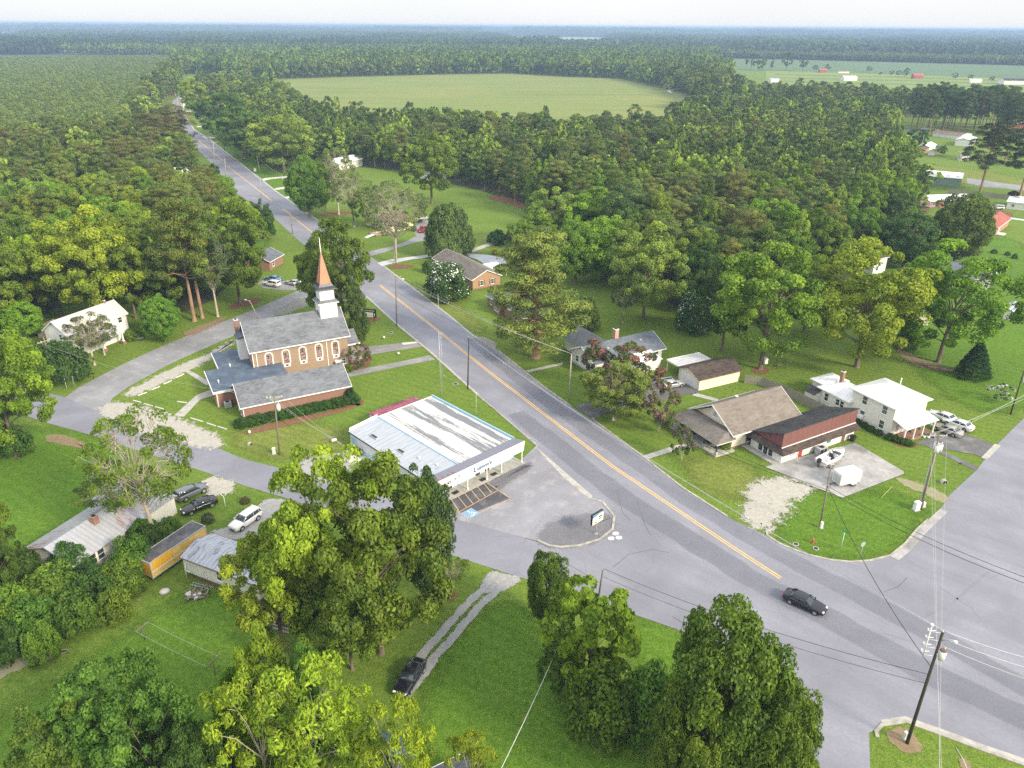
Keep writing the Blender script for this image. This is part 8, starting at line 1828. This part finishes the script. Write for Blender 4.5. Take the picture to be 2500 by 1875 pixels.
# ---------------- stuff: instanced woods
def stuff(name,pts,srcs,smin,smax,label=None,cat='woods',scol=None,mat=None,hs=(.8,1.2)):
    me=bpy.data.meshes.new(name); me.from_pydata([(x,y,0) for x,y in pts],[],[]); me.update(); o=bpy.data.objects.new(name,me); COL.objects.link(o)
    ng=bpy.data.node_groups.new(name+'_scatter','GeometryNodeTree'); ng.interface.new_socket('Geometry',in_out='INPUT',socket_type='NodeSocketGeometry'); ng.interface.new_socket('Geometry',in_out='OUTPUT',socket_type='NodeSocketGeometry')
    nn=ng.nodes; gi=nn.new('NodeGroupInput'); go=nn.new('NodeGroupOutput'); ip=nn.new('GeometryNodeInstanceOnPoints'); L=ng.links.new
    L(gi.outputs[0],ip.inputs['Points']); jo=nn.new('GeometryNodeJoinGeometry')
    for s in reversed(srcs):
        oi=nn.new('GeometryNodeObjectInfo'); oi.transform_space='ORIGINAL'; oi.inputs['As Instance'].default_value=True; oi.inputs['Object'].default_value=s; L(oi.outputs['Geometry'],jo.inputs[0])
    L(jo.outputs[0],ip.inputs['Instance']); ip.inputs['Pick Instance'].default_value=True
    ri=nn.new('FunctionNodeRandomValue'); ri.data_type='INT'; ri.inputs[4].default_value=0; ri.inputs[5].default_value=len(srcs)-1; L(ri.outputs[2],ip.inputs['Instance Index'])
    rv=nn.new('FunctionNodeRandomValue'); rv.data_type='FLOAT_VECTOR'; rv.inputs[0].default_value=(0,0,0); rv.inputs[1].default_value=(0,0,6.28); L(rv.outputs[0],ip.inputs['Rotation'])
    rs=nn.new('FunctionNodeRandomValue'); rs.data_type='FLOAT_VECTOR'; rs.inputs[0].default_value=(smin,smin,smin*hs[0]); rs.inputs[1].default_value=(smax,smax,smax*hs[1]); L(rs.outputs[0],ip.inputs['Scale'])
    L(ip.outputs[0],go.inputs[0]); md=o.modifiers.new('scatter','NODES'); md.node_group=ng
    return tag(o,label,cat,kind='stuff')
M['leafstuff']=leafmat('woodland_foliage',False,(.09,.155,.03),(.32,.38,.06)); M['leafstuffpine']=leafmat('woodland_needles',False,(.075,.125,.034),(.25,.27,.06),.15); M['leafplant']=leafmat('plantation_needles',False,(.15,.215,.055),(.25,.28,.07),.15)
M['farleaf']=leafmat('far_canopy',False,(.03,.065,.022),(.07,.11,.03)); M['farpine']=leafmat('far_dark_canopy',False,(.022,.05,.022),(.05,.08,.03))
def visible_src(key,i,px,py,h,rad,mat,label,z=0):
    # a real tree of the wood whose mesh the wood repeats
    tm,cm=LIB[key][i]; cm=cm.copy(); cm.materials[0]=M[mat]; x,y=at(px,py,z); nm={'lpine':'pine_tree'}.get(key,'broadleaf_tree')
    o=bpy.data.objects.new(nm,cm); COL.objects.link(o); o.location=(x,y,0); H0,R0=DIM[key]; o.scale=(rad/R0,rad/R0,h/H0); return tag(o,label,'tree')
S=[visible_src('lround',0,1618,222,17,6,'leafstuff','round-crowned tree at the wood corner beside the white metal barn'),
   visible_src('lround',1,1570,204,18,6,'leafstuff','round-crowned tree at the field edge, second from the white metal barn'),
   visible_src('lspire',0,1520,190,15,5,'leafstuff','pointed pale-trunked tree at the far field edge'),
   visible_src('lpine',0,1060,184,19,4,'leafstuffpine','pine at the middle of the far field edge'),
   visible_src('lpine',1,900,190,20,4,'leafstuffpine','pine at the left part of the far field edge'),
   visible_src('lpine',2,700,199,20,4,'leafstuffpine','pine at the left corner of the brown crop field')]
SP=[visible_src('lpine',0,395,240,9,3,'leafplant','young pine at the road end of the plantation, left of the far bend'),visible_src('lpine',2,372,252,9,3,'leafplant','young pine of the plantation next to the leftmost far bend pole')]
def S_only(k): return S[3:] if k=='pine' else S[:3]
stuff('woods',[(x,y) for x,y,k in rest if k=='broad'],S[:3],.75,1.35,'broadleaf woods behind the front rows of trees',hs=(.75,1.05)); stuff('woods',[(x,y) for x,y,k in rest if k=='pine'],S[3:],.8,1.3,'pines behind the front rows of trees',hs=(.85,1.05))
BK=[p for p in hexpts(w([(2190,270),(2500,276),(2700,290),(2700,228,18),(2450,214,18),(2200,212,18)]),8.,rnd)]
stuff('woods',BK,S,.8,1.3,'mixed trees behind the row of tall pines',hs=(.8,1.05))
PLANT=w([(-400,470,6),(-60,400,6),(61,330,6),(171,345,6),(315,310,6),(330,285,6),(360,262,3),(378,228,3),(400,194,6),(425,160,6),(380,140,6),(0,142,6),(-400,150,6)])
FARX=w([(1200,88),(1490,88),(1500,113),(1185,113)]); LEFTX=w([(-300,97),(110,96),(60,113),(-300,113)])
FRONT=w([(1770,163),(2950,186),(2950,222,18),(2500,197,18),(2120,192,18),(1900,188,18),(1770,192,18)])
zone_block=[FARX,LEFTX,FRONT,PLANT,ZM,ZL,field_brown,field_green,field_lime,field_far,road_poly,lake,marsh]
pts=hexpts(PLANT,4.6,rnd,.3); pts=[p for p in pts if not pip(p[0],p[1],road_poly) and not pip(p[0],p[1],ZL) and math.hypot(p[0],p[1])<1600]
stuff('pine_plantation',pts,SP,.5,.68,'dense young pine plantation left of the far road',hs=(.9,1.15))
sheet('forest_floor',PLANT,.022,M['wfloor'],True)
# mature woods out to 1.5 km
village=w([(-2500,2200),(-1500,700),(-150,480),(61,330),(430,240),(430,196),(640,205),(820,194.5),(1100,184),(1504,189),(1591,207),(1700,215),(1860,190),(2600,215),(3200,300),(4000,900),(4000,2200)]) if 0 else None
STRIP=w([(1740,134.5),(2500,143),(3000,149),(3000,128),(2500,123),(1740,115)])
def far_ok(x,y):
    for p_ in zone_block:
        if pip(x,y,p_): return False
    return True
nearlim=w([(-900,900),(-400,470,6),(61,330,6),(330,285,6),(430,238),(432,190),(640,205),(1591,209),(1660,230),(1700,225,14),(1900,200,10),(2300,205,10),(3100,290),(3300,900)])
zone_block.append(nearlim); wedge=lambda x,y: y>0 and abs(x)<y*.78+60
def ring_pts(r0,r1,s):
    out=[]; y=r0*.5
    k=0
    while y<r1:
        x=-(y*.78+60)+(k%2)*s/2
        while x<y*.78+60:
            a,b=x+rnd.uniform(-.4,.4)*s,y+rnd.uniform(-.4,.4)*s; r_=math.hypot(a,b)
            if r0<=r_<r1 and far_ok(a,b): out.append((a,b))
            x+=s
        y+=s*.87; k+=1
    return out
near=ring_pts(330,950,6.5); mid=ring_pts(950,2000,9.)
instrip=lambda p: pip(p[0],p[1],STRIP)
A_=[p for p in near if not instrip(p)]; rnd.shuffle(A_)
isp=lambda p:(math.sin(p[0]*.011)+math.cos(p[1]*.013+p[0]*.004))>-.3
stuff('woods',[p for p in A_ if isp(p)],S[3:]+[S[2]],.9,1.4,'pine woods behind the brown crop field'); stuff('woods',[p for p in A_ if not isp(p)],S[:3],.95,1.35,'broadleaf woods behind the brown crop field')
B_=[p for p in mid if not instrip(p)]
def lowtree(kind,H,Rr,seed,nc,per,ls,mat,bark):
    old=M['leaf']; tm,me=make_tree(kind,H,Rr,seed,nc,per,ls,bark,'leaf',lod=True,twigs=False); me.materials[0]=M[mat]; return me
def far_src(me,px,py,label):
    x,y=at(px,py); o=bpy.data.objects.new('broadleaf_tree',me); COL.objects.link(o); o.location=(x,y,0); return tag(o,label,'tree')
FS=[far_src(lowtree('round',17,6.5,201,16,14,2.6,'leafstuff','bark'),1700,150,'distant round tree left of the tall vine-wrapped trunk'),far_src(lowtree('round',15,6,202,16,14,2.4,'leafstuffpine','bark'),1740,152,'distant dark tree left of the far green field')]
stuff('woods',B_,FS,.9,1.3,'distant woods')
ST=hexpts(STRIP,6.,rnd,.25); stuff('pine_plantation',ST,FS[1:],.62,.75,'straight-edged plantation strip behind the far green field',hs=(1.2,1.35))
# beyond 2 km: patches of canopy
def patch_mesh(size,step,h,ls,seed,mat):
    rng=np.random.default_rng(seed); C=[];Nn=[]
    g_=np.arange(-size/2,size/2,step)
    for a in g_:
        for b in g_:
            hx=h*rng.uniform(.6,1.2); cx,cy=a+rng.uniform(-.4,.4)*step,b+rng.uniform(-.4,.4)*step; k=7
            d=rng.normal(size=(k,3)); d/=np.linalg.norm(d,axis=1,keepdims=True); d[:,2]=np.abs(d[:,2])*.8
            C.append(np.array([cx,cy,hx*.55])+d*np.array([step*.5,step*.5,hx*.45])); Nn.append(d+rng.normal(size=(k,3))*.3+np.array([0,-.2,.2]))
    C=np.concatenate(C); Nn=np.concatenate(Nn); V=quads(C,Nn,ls,rng,.9); return mesh_from_leaves('canopy',V,rng.uniform(.1,.9,len(V)),[M[mat]])
def psrc(me,x,y,label,name='tree_group'):
    o=bpy.data.objects.new(name,me); COL.objects.link(o); o.location=(x,y,0); return tag(o,label,'woods',kind='stuff')
p1=psrc(patch_mesh(100,11,17,9,301,'farleaf'),300,2300,'distant clump of woodland'); p2=psrc(patch_mesh(100,11,15,9,302,'farpine'),-500,2300,'distant darker clump of woodland')
p3=psrc(patch_mesh(420,34,21,30,303,'farleaf'),800,6000,'woodland near the horizon'); p4=psrc(patch_mesh(420,34,18,30,304,'farpine'),-2500,6200,'woodland near the horizon on the left')
stuff('woods',ring_pts(2000,5600,95),[p1,p2],.95,1.15,'woodland stretching into the distance',hs=(.7,1.5)); stuff('woods',ring_pts(5600,15500,390),[p3,p4],.95,1.15,'woodland at the horizon',hs=(.6,1.6))
sheet('forest_floor',[(x,y) for x,y in [(-14000,1500),(14000,1500),(15500,20000),(-15500,20000)]],.004,M['wfloor'],True)
# ================================================================ LIGHT, AIR, CAMERA
SUN_AZ=R(128); SUN_EL=R(30)   # azimuth clockwise from the view direction: low behind the camera to the right
sd=Vector((math.sin(SUN_AZ)*math.cos(SUN_EL),math.cos(SUN_AZ)*math.cos(SUN_EL),math.sin(SUN_EL)))
l=bpy.data.lights.new('sun','SUN'); l.energy=3.3; l.angle=R(12); l.color=(1.,.87,.64); lo=bpy.data.objects.new('sun',l); COL.objects.link(lo); lo.rotation_euler=(-sd).to_track_quat('-Z','Y').to_euler()
wd=bpy.data.worlds.new("World"); SC.world=wd; wd.use_nodes=True; nt=wd.node_tree; nt.nodes.clear(); n=N(nt)
sky=nt.nodes.new('ShaderNodeTexSky'); sky.sky_type='NISHITA'; sky.sun_disc=False; sky.sun_elevation=SUN_EL; sky.sun_rotation=SUN_AZ; sky.altitude=60; sky.air_density=1.; sky.dust_density=2.; sky.ozone_density=1.
g=nt.nodes.new('ShaderNodeTexCoord').outputs['Generated']
cl=n.noise(n.scale(g,(1,1,3.)),1.4,5,.55)
cloud=n.mix(n.ramp(cl,[(.3,0.),(.7,1.)]),(5.3,5.42,5.4),(5.95,5.98,5.92))
sp=n('SeparateXYZ',{'Vector':g}).outputs[2]
over=n.ramp(sp,[(0.,.38),(.06,.39),(.3,.52),(1.,.66)])   # overcast: brighter overhead than at the horizon
cloud=n.mix(1.,cloud,n.mix(1.,over,(2.8,2.8,2.86),'MULTIPLY'),'MULTIPLY')
mix=n.mix(.85,sky.outputs[0],cloud)
bg=n('Background',{'Color':mix,'Strength':.11}); out=nt.nodes.new('ShaderNodeOutputWorld'); nt.links.new(bg.outputs[0],out.inputs[0])
# air
hz=MB(); hz.box(-13200,-280,-1,13200,15800,66); ho=hz.build('haze',[],fix=True)
hm,hnt,hout=newmat('thin_haze'); hn=N(hnt); pv=hnt.nodes.new('ShaderNodeVolumePrincipled'); pv.inputs['Color'].default_value=(.48,.68,1.,1); pv.inputs['Density'].default_value=.00019; pv.inputs['Anisotropy'].default_value=0.
hnt.links.new(pv.outputs[0],hout.inputs['Volume']); ho.data.materials.append(hm); tag(ho,'thin bluish summer haze over the land','haze',kind='stuff'); 
cd=bpy.data.cameras.new('camera'); co=bpy.data.objects.new('camera',cd); COL.objects.link(co); SC.camera=co
cd.sensor_fit='HORIZONTAL'; cd.sensor_width=36; cd.lens=FOC/2500*36; cd.clip_end=60000; cd.clip_start=.5
co.location=(0,0,CAMH); co.rotation_mode='XYZ'
fwd=Matrix.Rotation(-PITCH,3,'X')@Vector((0,1,0))
Mx=Matrix.Rotation(math.pi/2-PITCH,3,'X')@Matrix.Rotation(-ROLL,3,'Z')
co.rotation_euler=Mx.to_euler()
SC.render.engine='CYCLES'; SC.view_settings.view_transform='Standard'; SC.view_settings.look='None'; SC.view_settings.gamma=1; SC.view_settings.exposure=.68
c=SC.cycles; c.use_denoising=False; c.max_bounces=6; c.diffuse_bounces=3; c.glossy_bounces=2; c.transmission_bounces=3; c.transparent_max_bounces=8; c.volume_bounces=0; c.use_adaptive_sampling=True; c.adaptive_threshold=.01
try: c.denoiser='OPENIMAGEDENOISE'; c.denoising_prefilter='ACCURATE'
except Exception: pass
SC.render.film_transparent=False
